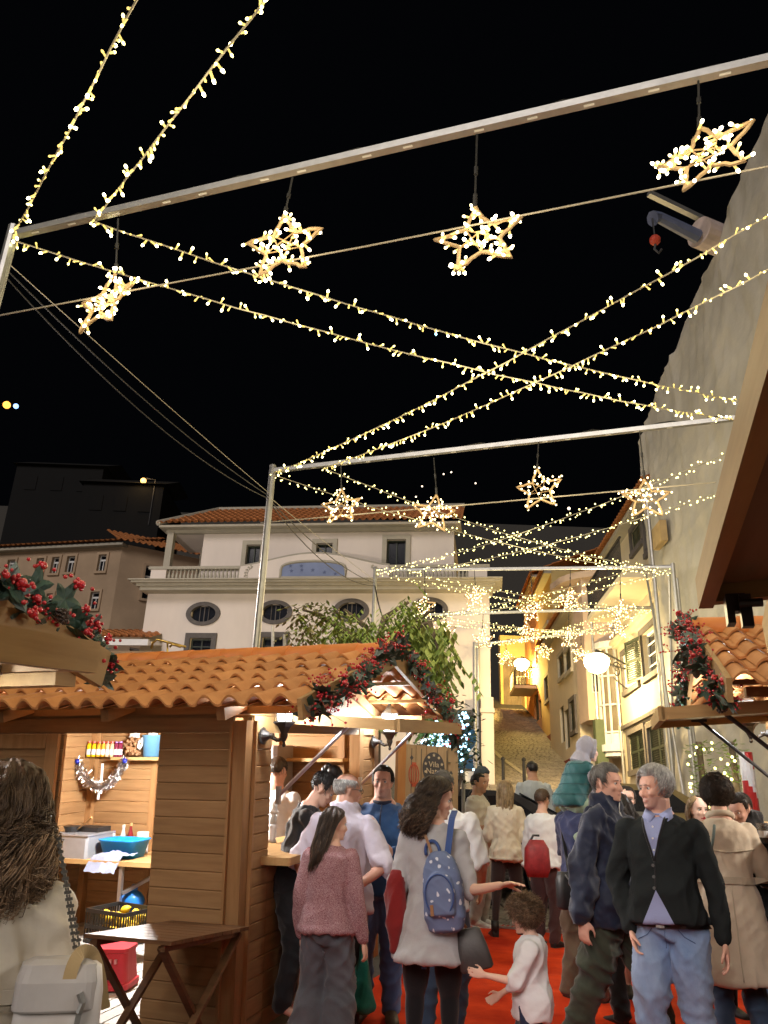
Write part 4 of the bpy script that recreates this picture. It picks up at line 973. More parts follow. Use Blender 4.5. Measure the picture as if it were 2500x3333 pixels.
la = front_(857, 2395); lb_ = front_(1213, 2415)
lantern(MA @ Matrix.Translation((0, la[0]-.02, la[1])), 'black wall lantern on the left stall corner post, nearer of two', 'lanterns on the left stall', 16)
lantern(MA @ Matrix.Translation((0, lb_[0], lb_[1])), 'black wall lantern on the far post of the left stall, above the man in blue', 'lanterns on the left stall', 14)
lantern(MBm @ Matrix.Translation((0, 2.32, zwB-.1)), 'black wall lantern under the right stall awning', None, 14, -1)
# ================================================================ garlands
m_berry = M('red_berry', (.52, .018, .028), .22, .25, 20, spec=.6, coat=.4)
m_gleaf = [M('holly_leaf', (.035, .07, .045), .5, .3, 6, rand=.2), M('frosted_leaf', (.13, .17, .15), .55, .25, 6)]
m_cone = M('pine_cone', (.07, .045, .03), .6, .3, 20); m_frost = M('frosted_tip', (.75, .75, .75), .6)
BER = MB(); rg = random.Random(2)
for _ in range(9): BER.ball((rg.gauss(0, .024), rg.gauss(0, .024), rg.gauss(0, .024)), .0105, 7, 5)
BER.ball((0, 0, 0), .022, 7, 5)
BERRY = BER.mesh('berry_cluster', m_berry, True)
BB = MB()
for _ in range(11):
    a = rg.uniform(0, 2*pi); d = V3((cos(a), sin(a), rg.uniform(-.2, 1))).normalized(); l_ = rg.uniform(.05, .12)
    BB.ball(d*l_, .0095, 7, 5); BB.tube([(0, 0, 0), d*l_], .0015, 3)
SPRIG = BB.mesh('berry_sprig', m_berry, True)
def pine_cone_mesh():
    b = MB(); n = 8
    for r_ in range(6):
        rr = .034*sin(pi*(r_+1)/7.2)+.004; z = -.045+r_*.015
        for k in range(n):
            a = 2*pi*(k+.5*(r_ % 2))/n; d = V3((cos(a), sin(a), .35)); s = V3((-sin(a), cos(a), 0)); p = V3((0, 0, z))
            q = p+d*rr; b.add([p+s*.006, p-s*.006, q-s*.008+V3((0, 0, .002)), q+s*.008+V3((0, 0, .002)), q+V3((0, 0, -.006))], [(0, 1, 2, 3), (3, 2, 4), (0, 3, 4), (1, 4, 2)], 0)
            b.add([q-s*.0075+V3((0, 0, .003)), q+s*.0075+V3((0, 0, .003)), q+d*.004+V3((0, 0, -.002))], [(0, 1, 2)], 1)
    b.ball((0, 0, 0), (.016, .016, .045), 8, 6); return b.mesh('pine_cone', [m_cone, m_frost], recalc=False)
CONE = pine_cone_mesh()
LV = []
for k in range(2):
    b = MB()
    for j in range(5):
        a = j*1.3+k; leaf_geo(b, V3((0, 0, 0)), (cos(a), sin(a), .25), (0, 0, 1), .095+.02*(j % 2), .032)
    LV.append(b.mesh('leaf_cluster', m_gleaf[k], recalc=False))
def garland(label, pts, parent_mat, n, cones=6, grp=None, wid=.06, seed=1, big=1.0, spr=True):
    t = thing('garland', label, 'garland', group=grp, mat=parent_mat); r_ = random.Random(seed)
    pts = [V3(p) for p in pts]; b = MB(); b.tube(pts, .012, 5); b.build('garland_wire', m_bark, t)
    seg = [(pts[i+1]-pts[i]).length for i in range(len(pts)-1)]; tot = sum(seg)
    def p_at(f):
        d = f*tot
        for i, s in enumerate(seg):
            if d <= s or i == len(seg)-1: return pts[i].lerp(pts[i+1], d/s)
            d -= s
    def rr(): return (r_.uniform(0, 6.3), r_.uniform(-.8, .8), r_.uniform(0, 6.3))
    for k in range(n):
        f = (k+r_.random())/n; p = p_at(f)
        o = V3((r_.gauss(0, wid), r_.gauss(0, wid), r_.gauss(0, wid)))
        put('leaf_cluster', LV[k % 3 == 0], t, p+o*.7, rr(), [big*r_.uniform(.8, 1.25)]*3)
        put('berry_cluster' if k % 2 or not spr else 'berry_sprig', BERRY if k % 2 or not spr else SPRIG, t, p+o*1.2+V3((0, 0, .02)), rr(), [big*r_.uniform(.8, 1.2)]*3)
    for k in range(cones):
        f = (k+.5)/cones; p = p_at(f); o = V3((r_.gauss(0, wid), r_.gauss(0, wid), r_.gauss(0, wid)-.02))
        put('pine_cone', CONE, t, p+o, rr(), [big*r_.uniform(.9, 1.2)]*3)
    return t
ezr = zwA+.075
garland('berry and pine cone garland draped over the gable of the left stall', [(.64, -.42, ezr-.02), (.66, .35, ezr+.2), (.66, SW/2, zrA+.06), (.66, SW-.4, ezr+.2), (.64, SW+.42, ezr-.04)], MA, 92, 9, wid=.04, seed=3, big=.8)
garland('sprig of berries hanging from the awning corner of the left stall', [(.9, 2.1, zwA+.02), (.92, 2.12, zwA-.2)], MA, 4, 0, wid=.02, seed=8, big=.9)
ezb = zwB+.075
garland('berry and pine cone garland on the gable of the right stall', [(-.64, -.42, ezb-.1), (-.66, .3, ezb+.16), (-.66, SW/2, zwB+.68), (-.66, SW-.3, ezb+.2), (-.64, SW+.42, ezb-.04)], MBm, 80, 11, wid=.036, seed=4, big=.72)
MD = frame(OD, exA_, eyA_, ezA_)
MDi = MD.inverted()
garland('close garland of big red berries over the nearest left gable', [MDi @ at(*q) for q in ((-60, 1850, 2.3), (40, 1950, 2.45), (130, 1985, 2.6), (215, 2060, 2.75), (300, 2090, 2.9), (345, 2165, 3.0), (350, 2215, 3.0))], MD, 54, 6, wid=.032, seed=6, big=.66, spr=False)
# ================================================================ light frames across the street
m_wire = M('pale_wire', (.4, .37, .29), .5, .05); m_cable = M('black_cable', (.02, .02, .02), .6, .05)
m_bulbw = emit('warm_bulb', (1.0, .88, .33), 3.2); m_bulbs = emit('star_bulb', (1.0, .82, .45), 4); m_bulbc = emit('cold_bulb', (.35, .8, 1), 4)
m_sock = emit('halo_socket', (.9, .72, .22), .55)  # sockets made to glow, imitating the halo round each bulb
b = MB(); b.tube([(0, 0, 0), (0, 0, .03)], .006, 5); SOCK = None
def bulb_mesh(nm, mat_, s=1.0):
    b = MB(); b.tube([(0, 0, 0), (0, 0, .045*s)], .0075*s, 6, 0); b.ball((0, 0, .052*s), (.0105*s, .0105*s, .015*s), 7, 6, 1); return b.mesh(nm, [m_sock, mat_])
BULB = bulb_mesh('bulb', m_bulbw, .84); BULBS = bulb_mesh('bulb', m_bulbs, .84); BULB2 = bulb_mesh('bulb', emit('bright_bulb', (1.0, .9, .5), 9), 1.06); BULB3 = bulb_mesh('bulb', emit('dim_bulb', (1.0, .74, .2), 1.0), .76); BULBC = bulb_mesh('bulb', m_bulbc)
H0 = 5.6
fr = []
spec = [((40, 765), (2500, 196), None), ((887, 1532), (2380, 1363), None), ((1222, 1856), (2190, 1846), None), ((1337, 2003), (2128, 1978), None), ((1545, 2098), (2035, 2046), None)]
WID = None
for i, (a, c, _) in enumerate(spec):
    Lp = at_h(*a, H0); q = at_z(*c, Lp.z); d = (q-Lp); d.z = 0
    if i < 2:
        Rp = Lp+d.normalized()*6.1
        if i == 1: q2 = on_plane(*c, Lp, V3((-d.y, d.x, 0)).normalized()); dd = (q2-Lp); Rp = Lp+dd*(6.1/dd.length)
    else: Rp = q
    if i == 2: Rp = at_h(*c, H0)
    if i == 3: Lp, Rp = at(*a, 19.9), at(*c, 19.3)
    if i == 4: Lp, Rp = at(*a, 24.2), at(*c, 23.6)
    fr.append((Lp, Rp))
Lm = fr[0][0]-(fr[1][0]-fr[0][0]); Rm = fr[0][1]-(fr[1][1]-fr[0][1]); Lm.z = Rm.z = fr[0][0].z-.3
fr_all = [(Lm, Rm)]+fr
def sag(a, c, s, n=24): return [a.lerp(c, k/n)-V3((0, 0, s*4*(k/n)*(1-k/n))) for k in range(n+1)]
nm = ['steel gantry behind the viewer', 'nearest steel light gantry, its crossbar rising to the upper right', 'second steel light gantry, standing behind the tiled stall', 'third steel light gantry in front of the balcony building', 'fourth steel light gantry, before the cream house', 'farthest steel light gantry at the mouth of the lane']
for i, (a, c) in enumerate(fr_all):
    if i == 0: continue
    t = thing('light_gantry', nm[i], 'gantry', (a.x, a.y, ground(a.x, a.y)), group='gantries over the street'); o_ = t.location.copy(); d = (c-a).normalized()
    pr = .045 if i < 4 else .05
    b = MB(); b.tube([(0, 0, 0), a-o_+V3((0, 0, .08))], pr, 10); b.build('post', m_galv, t)
    if i >= 3: b = MB(); b.tube([V3((c.x, c.y, ground(c.x, c.y)))-o_, c-o_+V3((0, 0, .08))], pr, 10); b.build('post', m_galv, t)
    b = MB(); b.bar(a-o_, c-o_, .054, .054); b.build('crossbar', m_galv, t)
    b = MB(); b.bar(V3((0, 0, -.031)), V3((0, 0, .031)), .014, .064, up=d); tie = b.mesh('cable_tie', m_white)
    for k in range(16): put('cable_tie', tie, t, a.lerp(c, (k+.6+rg.uniform(-.2, .2))/16)-o_)
    b = MB(); pts = [a.lerp(c, k/40)-o_+V3((0, 0, .036+.018*sin(k*2.1)+.012*sin(k*5))) for k in range(41)]; b.tube(pts, .008, 5); b.build('cable', m_cable, t)
def string_lights(P, Q, s, label, grp, bulbs_obj, seed, spacing=.06, cold=()):
    r_ = random.Random(seed); pts = sag(P, Q, s, 30); o_ = P.copy(); t = thing('string_lights', label, 'string lights', o_, group=grp)
    b = MB(); w_ = [p-o_+V3((r_.uniform(-.006, .006), 0, r_.uniform(-.006, .006))) for p in pts]; b.tube(w_, .006, 5); b.build('wire', m_wire, t)
    Ltot = (Q-P).length; n = int(Ltot/spacing); mass = MB(); cnt = 0
    for k in range(n):
        f = (k+r_.uniform(-.35, .35)+.5)/n; i = min(29, int(f*30)); p = pts[i].lerp(pts[i+1], f*30-i)-o_
        up = r_.random() < .38
        dr = V3((r_.uniform(-.9, .9), r_.uniform(-.9, .9), r_.uniform(.3, 1) if up else -r_.uniform(.4, 1))).normalized()
        q = dr.to_track_quat('Z', 'Y')
        if bulbs_obj and cnt < 300:
            o = put('bulb', BULBC if k in cold else r_.choice((BULB, BULB, BULB2, BULB2, BULB3)), t, p); o.rotation_mode = 'QUATERNION'; o.rotation_quaternion = q; cnt += 1
        else:
            mt = Matrix.Translation(p) @ q.to_matrix().to_4x4(); e = p+dr*.05
            mass.ball(e, r_.uniform(.009, .0145), 5, 4)
    if mass.v: o = mass.build('bulbs', m_bulbw, t, recalc=False); o['kind'] = 'stuff'
    return t
def second(a, c, f): return a.lerp(c, f)
FA, FB = .125, .875
S_LAB = {}
sets = []
for i in range(5):
    (a, c), (a2, c2) = fr_all[i], fr_all[i+1]
    sets.append((i, a, second(a2, c2, FB), 'la')); sets.append((i, second(a, c, FA), c2, 'lb'))
    sets.append((i, second(a, c, FB), a2, 'ra')); sets.append((i, c, second(a2, c2, FA), 'rb'))
desc = {0: 'overhead, leaving the top of the picture', 1: 'between the nearest and second gantries', 2: 'between the second and third gantries', 3: 'between the third and fourth gantries', 4: 'between the fourth and farthest gantries'}
w4 = {'la': 'running down from the left post, lower of the two parallel ones', 'lb': 'running down from the left bar, upper of the two parallel ones', 'ra': 'rising from the left post to the right, upper of its pair', 'rb': 'rising from the left bar to the right, lower of its pair'}
w0 = {'la': 'off the picture', 'lb': 'off the picture', 'ra': 'leftmost at the top left corner', 'rb': 'second from the left at the top'}
for j, (i, P, Q, k) in enumerate(sets):
    if i == 0 and k in ('la', 'lb'): continue
    lab = ('string of warm lights '+w0[k]+' of the picture') if i == 0 else ('light string '+desc[i].replace('between the ', 'from ').replace(' and ', ' to ')+', '+w4[k].split(',')[0]+(', '+w4[k].split(',')[1].strip() if False else ''))
    tgt = {(0, 'ra'): (430, 0, 3.0), (0, 'rb'): (830, 0, 3.0), (1, 'la'): (2440, 1363, 1.0), (1, 'lb'): (2455, 1300, 1.0), (1, 'ra'): (2500, 632, 1.25), (1, 'rb'): (2500, 822, 1.25), (2, 'ra'): (2370, 1440, 1.12), (2, 'rb'): (2330, 1578, 1.12), (2, 'la'): (2195, 1862, 1.0), (2, 'lb'): (2150, 1846, 1.0)}.get((i, k))
    if tgt:
        if k[0] == 'l': Q = P+(at_z(tgt[0], tgt[1], Q.z)-P)*tgt[2]
        else: P = Q+(at_z(tgt[0], tgt[1], lerp(Q.z, P.z, .8))-Q)*tgt[2]
    d = (Q-P).length
    string_lights(P-V3((0, 0, .05)), Q-V3((0, 0, .05)), .022*d if i else .01*d, lab, 'warm light strings between the gantries', i <= 1, j+20, cold=(33,) if k == 'la' else ((48,) if k == 'lb' else ()))
    nl = 3 if i < 3 else 2
    for q in range(nl):
        p = sag(P, Q, .022*d, nl+1)[q+1]; lamp('string_light_glow', p-V3((0, 0, .15)), 13 if i < 3 else 14, (1, .84, .5), .5)
# ---------------------------------------------------------------- rope stars
m_rope = M('wound_rope', (.42, .3, .16), .7, .2, 20)
def star(P, hang, s, lab, grp, rot, individual, seed):
    r_ = random.Random(seed); t = thing('star_light', lab, 'star light', P, group=grp); t.rotation_euler = rot
    pts = []
    for k in range(10): rr = s if k % 2 == 0 else s*.45; a = pi/2+k*pi/5; pts.append(V3((rr*cos(a), 0, rr*sin(a))))
    b = MB(); w_ = []
    for k in range(10):
        p, q = pts[k], pts[(k+1) % 10]
        for j in range(5): w_.append(p.lerp(q, j/5)+V3((r_.uniform(-.006, .006), r_.uniform(-.006, .006), r_.uniform(-.006, .006))))
    b.tube(w_+[w_[0]], .0135*s/.3, 6); b.build('star_frame', m_rope, t)
    b = MB()
    inn = [pts[k] for k in (1, 5, 9, 3, 7, 1)]; b.tube(inn, .006*s/.3, 5); b.build('inner_star', m_rope, t)
    mass = MB(); cand = []
    n = 74 if individual else 64
    for k in range(n):
        if r_.random() < .75: i = r_.randrange(10); p = pts[i].lerp(pts[(i+1) % 10], r_.random())
        else: i = r_.randrange(5); p = inn[i].lerp(inn[i+1], r_.random())
        d = V3((r_.uniform(-1, 1), r_.uniform(-.9, .9), r_.uniform(-.7, 1))).normalized(); q = d.to_track_quat('Z', 'Y')
        if individual: o = put('bulb', r_.choice((BULBS, BULBS2)), t, p); o.rotation_mode = 'QUATERNION'; o.rotation_quaternion = q
        else: mass.ball(p+d*.045, .0115*s/.28, 5, 4)
    if mass.v: o = mass.build('bulbs', m_bulbs, t, recalc=False); o['kind'] = 'stuff'
    top = V3((0, 0, s)); hv = Matrix(t.rotation_euler.to_matrix()).transposed() @ (hang-P)
    b = MB(); b.tube([top, hv], .007, 5); b.tube([top, lerp(top, hv, .18)], .015, 6); b.tube([lerp(top, hv, .45), lerp(top, hv, .55)], .014, 6); b.build('hanging_wire', m_cable, t)
    return t
def pipe_pt(i, px, py):
    a, c = fr_all[i]; n = (c-a).cross(V3((0, 0, 1))).normalized(); return on_plane(px, py, a, n)
ST = [(1, [(340, 985, 385, 712), (922, 800, 952, 577), (1560, 775, 1553, 437), (2302, 500, 2273, 240)], ['leftmost of the four big stars on the nearest gantry', 'big lit star second from the left on the nearest gantry', 'big lit star third from the left on the nearest gantry', 'big lit star at the upper right by the tarpaulin roof']),
      (2, [(1110, 1650, 1110, 1508), (1412, 1672, 1412, 1490), (1755, 1594, 1753, 1440), (2103, 1624, 2082, 1405)], ['lit star leftmost on the second gantry', 'lit star second from the left on the second gantry', 'lit star third from the left on the second gantry', 'lit star rightmost on the second gantry, against the tarpaulin']),
      (3, [(1380, 1975, 1382, 1858), (1544, 1945, 1544, 1857), (1731, 1990, 1728, 1855), (1859, 1950, 1857, 1853), (2024, 1990, 2018, 1850)], ['small star leftmost on the third gantry, among the leaves', 'small star second from the left on the third gantry', 'small star in the middle of the third gantry', 'small star second from the right on the third gantry', 'small star rightmost on the third gantry']),
      (4, [(1451, 2052, 1449, 2000), (1574, 2082, 1573, 1996), (1716, 2063, 1715, 1992), (1852, 2078, 1851, 1988), (2009, 2047, 2008, 1983)], ['tiny star leftmost on the fourth gantry', 'tiny star second on the fourth gantry, at the building corner', 'tiny star in the middle of the fourth gantry', 'tiny star second from the right on the fourth gantry', 'tiny star rightmost on the fourth gantry by the cream house']),
      (5, [(1646, 2143, 1646, 2090), (1769, 2121, 1769, 2077), (1890, 2130, 1890, 2062)], ['farthest star, leftmost on the last gantry', 'farthest star, middle of the last gantry', 'farthest star, rightmost on the last gantry'])]
BULBS2 = bulb_mesh('bulb', emit('bright_star_bulb', (1.0, .86, .6), 9), 1.0)
k = 0
for (i, lst, labs) in ST:
    a, c = fr_all[i]; dd = c-a; azp = atan2(dd.y, dd.x)
    for (q, lab) in zip(lst, labs):
        hg = pipe_pt(i, q[2], q[3]); P = pipe_pt(i, q[0], q[1])
        s = {1: .25, 2: .25, 3: .25, 4: .25, 5: .25}[i]; s *= (1.0 if i > 1 else 1.0)
        star(P, hg, s*1.12, lab, 'rope stars on the gantry %s' % ['', 'nearest the viewer', 'behind the stall', 'before the balcony building', 'by the cream house', 'at the lane'][i], (R(-8+rg.uniform(-6, 6)), R(rg.uniform(-7, 7)), azp+R(rg.uniform(-18, 18))), i <= 1, 50+k); k += 1
        if i <= 3: lamp('star_glow', P+V3((0, -.3, -.1)), 9, (1, .8, .5), .3)
# guy wires and cables
def wire(lab, pts, r, mat_, nm='guy_wire'):
    b = MB(); o_ = V3(pts[0]); b.tube([V3(p)-o_ for p in pts], r, 5); return tag(b.build(nm, mat_, None, loc=o_), lab, 'wire')
a, c = fr_all[1]; n_ = (c-a).cross(V3((0, 0, 1))).normalized()
wire('pale guy wire strung level behind the four nearest stars', [on_plane(-10, 1028, a, n_), on_plane(1200, 800, a, n_), on_plane(2560, 530, a, n_)], .006, m_wire)
a, c = fr_all[2]; n_ = (c-a).cross(V3((0, 0, 1))).normalized()
wire('pale guy wire on the second gantry behind its stars', [on_plane(848, 1702, a, n_), on_plane(1500, 1645, a, n_), on_plane(2330, 1570, a, n_)], .008, m_wire)
for (k, off) in ((0, 0), (1, .06), (2, .12)):
    P, Q = fr_all[1][0]-V3((0, 0, .25+off)), fr_all[2][0]-V3((0, 0, .35+off*.6)); wire(['pale steel wire from the nearest gantry post down to the second', 'upper black cable slung between the first two gantry posts', 'lower black cable slung between the first two gantry posts'][k], sag(P, Q, .02+.1*k, 16), .004 if k == 0 else .006, m_wire if k == 0 else m_cable, 'cable')
    P, Q = fr_all[2][0]-V3((0, 0, .4+off*.6)), fr_all[3][0]-V3((0, 0, .25+off)); wire(['pale steel wire from the second gantry post to the third', 'upper black cable between the second and third gantry posts', 'lower black cable between the second and third gantry posts'][k], sag(P, Q, .02+.14*k, 16), .005 if k == 0 else .008, m_wire if k == 0 else m_cable, 'cable')
P = fr_all[3][0]-V3((0, 0, .35)); wire('slack cable from the third gantry post into the tree', sag(P, at(1290, 2040, 10.8+4), .35, 14), .014, m_cable, 'cable')
# vertical lit garlands and the candy striped pole beside the right stall
for (px, D, lab) in ((2290, 8.6, 'lit evergreen column left of the trench coat woman\'s head'), (2398, 8.2, 'lit evergreen column right of the trench coat woman\'s head')):
    P = at(px, 2560, D); gz = ground(P.x, P.y); t = thing('lit_column', lab, 'lit garland', (P.x, P.y, gz), group='lit evergreen columns by the right stall'); hh = at(px, 2415, D).z-gz
    r_ = random.Random(px); b = MB(); l = MB(); b.tube([(0, 0, 0), (0, 0, hh)], .03, 6, 1)
    for _ in range(520):
        z = r_.random()*hh; a = r_.uniform(0, 6.3); rr = .11*r_.random()**.5; leaf_geo(b, V3((rr*cos(a), rr*sin(a), z)), (cos(a), sin(a), r_.uniform(-.5, .6)), (0, 0, 1), .075, .017)
    for _ in range(46): a = r_.uniform(0, 6.3); l.ball((.13*cos(a), .13*sin(a), r_.random()*hh), .015, 6, 5)
    b.build('foliage', [m_leaf[0], m_bark], t, recalc=False); o = l.build('bulbs', m_bulbw, t); o['kind'] = 'stuff'
    lamp('column_glow', (0, -.35, hh*.8), 4, (1, .84, .5), .2, t)
P = at(2445, 2600, 7.6); gz = ground(P.x, P.y); t = thing('striped_pole', 'red and white candy striped pole beside the right stall', 'pole', (P.x, P.y, gz))
b = MB(); n = 12; hh = at(2445, 2450, 7.6).z-gz; nz = 40; vs = []; 
for j in range(nz+1): vs += [(.06*cos(2*pi*i/n), .06*sin(2*pi*i/n), hh*j/nz) for i in range(n)]
for j in range(nz):
    for i in range(n):
        b.f.append((j*n+i, j*n+(i+1) % n, (j+1)*n+(i+1) % n, (j+1)*n+i)); b.m.append(int((i*nz/n/4+j*1.0) // 5) % 2)
b.v = vs; b.build('pole', [m_white, M('candy_red', (.5, .03, .03), .4)], t)
# red carpet and the drain grating at its end
bx0 = MA @ V3((.12, -5, 0)); cs = []
vs = []; fs = []; nxx, nyy = 40, 110
for j in range(nyy+1):
    for i in range(nxx+1):
        u = -.02+i/nxx*3.05; v = -2.4+j/nyy*(8.05)
        p = V3((OA.x, OA.y, 0))+V3((cos(al), -sin(al), 0))*(u+.1)+V3((sin(al), cos(al), 0))*v
        vs.append((p.x, p.y, ground(p.x, p.y)+.016+.012*noise.noise(V3((p.x*1.5, p.y*1.5, 2)))+.01*max(0, 1-abs(noise.noise(V3((p.x*.8+p.y*.5, p.y*1.2, 6))))*6)))
for j in range(nyy):
    for i in range(nxx): fs.append((j*(nxx+1)+i, j*(nxx+1)+i+1, (j+1)*(nxx+1)+i+1, (j+1)*(nxx+1)+i))
b = MB(); b.add(vs, fs); tag(b.build('red_carpet', M('carpet_red', (.36, .017, .004), .95, .18, 2.6, .5, 220, detail=12, col2=(.7, .06, .011), spec=.1, bdist=.004), recalc=False), 'long bright red carpet laid down the middle of the market', 'carpet')
PG_ = at(1655, 2985, 10.75); t = thing('drain_grating', 'slotted metal drain grating across the far end of the carpet', 'grating', (PG_.x-.3, PG_.y, ground(PG_.x, PG_.y)+.004), R(-20))
b = MB()
for k in range(40): b.box((-1+k*.06, 0, .012), (.022, .24, .03))
b.box((.2, .13, .014), (2.5, .03, .034)); b.box((.2, -.13, .014), (2.5, .03, .034)); b.build('grate', m_galv, t)
# ---------------------------------------------------------------- unseen lamp posts added for light, behind and beside the viewer
def added_lamp_post(x, y, h, power, col, lab, r=.22):
    t = thing('added_lamp_post', lab, 'lamp post', (x, y, ground(x, y)), group='added lamp posts out of view')
    b = MB(); b.lathe([(.12, 0), (.12, .3), (.07, .4), (.05, h-.2), (.07, h-.1)], 10); b.build('post', m_iron, t)
    b = MB(); b.ball((0, 0, h+r*.8), r, 14, 10); b.build('globe', emit('globe_%d' % (abs(x*10)), col, 6), t)
    b = MB(); b.lathe([(r*.9, 0), (r*.5, .12), (.03, .2)], 12, (0, 0, h+r*1.7)); b.build('cap', m_iron, t)
    lamp('added_post_light', (0, -.02, h-.35), power, col, .25, t)
added_lamp_post(2.6, -4.5, 4.6, 160, (1, .87, .72), 'added unseen globe lamp post behind the viewer at right')
added_lamp_post(-3.4, -3.2, 5.2, 160, (1, .76, .5), 'added unseen globe lamp post behind the viewer at left')
added_lamp_post(-9.5, 15.5, 6.0, 1500, (1, .86, .78), 'added unseen globe lamp post off to the left before the balcony building')
# light inside the stalls
for (t, x, p, c) in ((SA, -1.6, 320, (1, .97, .92)), (SB, .9, 80, (1, .92, .8))):
    o = thing('ceiling_lamp', 'small round lamp under the roof inside the '+('left' if t is SA else 'right')+' stall', 'lamp'); o.matrix_world = (MA if t is SA else MBm) @ Matrix.Translation((x, SW/2, zwA+.05))
    b = MB(); b.lathe([(.02, .03), (.08, .02), (.09, -.02), (.05, -.05), (.01, -.06)], 14); b.build('diffuser', emit('led_diffuser', (1, .97, .92), 8), o)
    lamp('ceiling_lamp_light', (0, 0, -.12), p, c, .1, o)
for (MM, sx) in ((MC, -1), (MD, 1)):
    lantern(MM @ Matrix.Translation((0, 2.36, zwB-.12)), 'black wall lantern on the '+('nearest right' if sx < 0 else 'nearest left')+' stall, out of the picture', None, 15, sx)
    lantern(MM @ Matrix.Translation((0, .2, zwB-.12)), 'black wall lantern on the near post of the '+('nearest right' if sx < 0 else 'nearest left')+' stall, behind the viewer', None, 15, sx)
# ================================================================ people
PEND = []
def remesh(name, b, mats, parent, voxel, smooth=2, post=None, loc=None):
    o = b.build(name, mats, parent, recalc=False, loc=loc); PEND.append((o, voxel, smooth, post)); return o
def finalize():
    for (o, vx, sm, post) in PEND:
        m = o.modifiers.new('r', 'REMESH'); m.mode = 'VOXEL'; m.voxel_size = vx; m.use_smooth_shade = True
        if sm: s = o.modifiers.new('s', 'SMOOTH'); s.factor = .5; s.iterations = sm
    bpy.context.view_layer.update(); dg = bpy.context.evaluated_depsgraph_get()
    for (o, vx, sm, post) in PEND:
        mats = list(o.data.materials); me = bpy.data.meshes.new_from_object(o.evaluated_get(dg)); o.modifiers.clear(); o.data = me
        me.materials.clear()
        for m in mats: me.materials.append(m)
        n = len(me.vertices); co = np.empty(n*3); no = np.empty(n*3); me.vertices.foreach_get('co', co); me.vertices.foreach_get('normal', no)
        co = co.reshape(-1, 3); no = no.reshape(-1, 3)
        if post:
            r = post(co, no, me)
            if r is not None: me.vertices.foreach_set('co', r.ravel()); me.update()
        me.polygons.foreach_set('use_smooth', [True]*len(me.polygons))
def skin(nm, c, c2=None): return M(nm, c, .52, col2=c2 or (c[0]*1.08, c[1]*1.02, c[2]), scale=22, bump=.14, bscale=160, spec=.3, detail=8)
SKINS = [skin('skin_fair', (.68, .43, .32)), skin('skin_rosy', (.66, .38, .285)), skin('skin_tan', (.48, .27, .17)), skin('skin_pale', (.74, .49, .385))]
m_lip = M('lip', (.52, .25, .2), .45, .1); m_redlip = M('red_lip', (.45, .03, .04), .35, .1)
m_eye, nt_, b_ = new_mat('eye_white'); b_.inputs['Base Color'].default_value = (.7, .68, .65, 1); b_.inputs['Roughness'].default_value = .2
m_iris = M('iris', (.025, .015, .01), .15, .1)
STUB = {}
def stub(sk):
    if sk.name not in STUB:
        c = sk.node_tree.nodes; STUB[sk.name] = skin(sk.name+'_stubble', tuple(v*f for v, f in zip(SKCOL[sk.name], (.78, .83, .9))))
    return STUB[sk.name]
SKCOL = {'skin_fair': (.68, .43, .32), 'skin_rosy': (.66, .38, .285), 'skin_tan': (.48, .27, .17), 'skin_pale': (.74, .49, .385)}
def cloth(nm, c, var=.14, bump=.35, bs=160, rough=.85, scale=5, sheen=.25, **k): return M(nm, c, rough, var, scale, bump, bs, sheen=sheen, bdist=.004, spec=.2, **k)
def folds(kind, amp, seed, zlo=0, zhi=2):
    r = np.random.RandomState(seed)
    def f(co, no, me):
        x, y, z = co[:, 0], co[:, 1], co[:, 2]; d = np.zeros(len(co))
        for i in range(5):
            if kind == 'v':                     # hanging cloth: folds that run down
                k = r.uniform(16, 36); a = r.uniform(0, 6.28); kx, ky, kz = k*cos(a), k*sin(a), r.uniform(-5, 5)
            elif kind == 'h':                   # limbs: slack diagonals
                k = r.uniform(10, 24); a = r.uniform(0, 6.28); q_ = r.uniform(12, 26); kx, ky, kz = q_*cos(a), q_*sin(a), k*r.choice([-1, 1])
            else: k = r.uniform(12, 26); v_ = r.normal(size=3); v_ /= np.linalg.norm(v_); kx, ky, kz = k*v_
            ph = r.uniform(0, 6.28, 3); w = np.sin(x*r.uniform(6, 14)+ph[1])+np.sin(y*r.uniform(6, 14)+z*r.uniform(4, 9)+ph[2])
            s = np.sin(kx*x+ky*y+kz*z+ph[0]+1.9*w); env = .5+.5*np.sin(x*r.uniform(5, 11)+z*r.uniform(5, 12)+ph[1]*2)
            d += (1-np.abs(s))**1.5*env/5*1.8
        wgt = 1.0
        if kind == 'v': wgt = .35+.9*np.clip((zhi-z)/(zhi-zlo+1e-6), 0, 1)
        k2 = r.uniform(-60, 60, (3, 3)); d2 = sum((1-np.abs(np.sin(co @ q+3*np.sin(co @ (q[::-1]*.35)))))**2 for q in k2)/3
        d = d*amp*wgt*2.6+d2*amp*.4
        return co+no*(d-amp*.4)[:, None]
    return f
def smooth_path(js, n):
    """Catmull-Rom through the joints"""
    P = [js[0]*2-js[1]]+list(js)+[js[-1]*2-js[-2]]; out = []
    for i in range(1, len(P)-2):
        for k in range(n):
            t = k/n; a, b, c, d = P[i-1], P[i], P[i+1], P[i+2]
            out.append(.5*((2*b)+(c-a)*t+(2*a-5*b+4*c-d)*t*t+(3*b-a-3*c+d)*t**3))
    out.append(js[-1]); return out
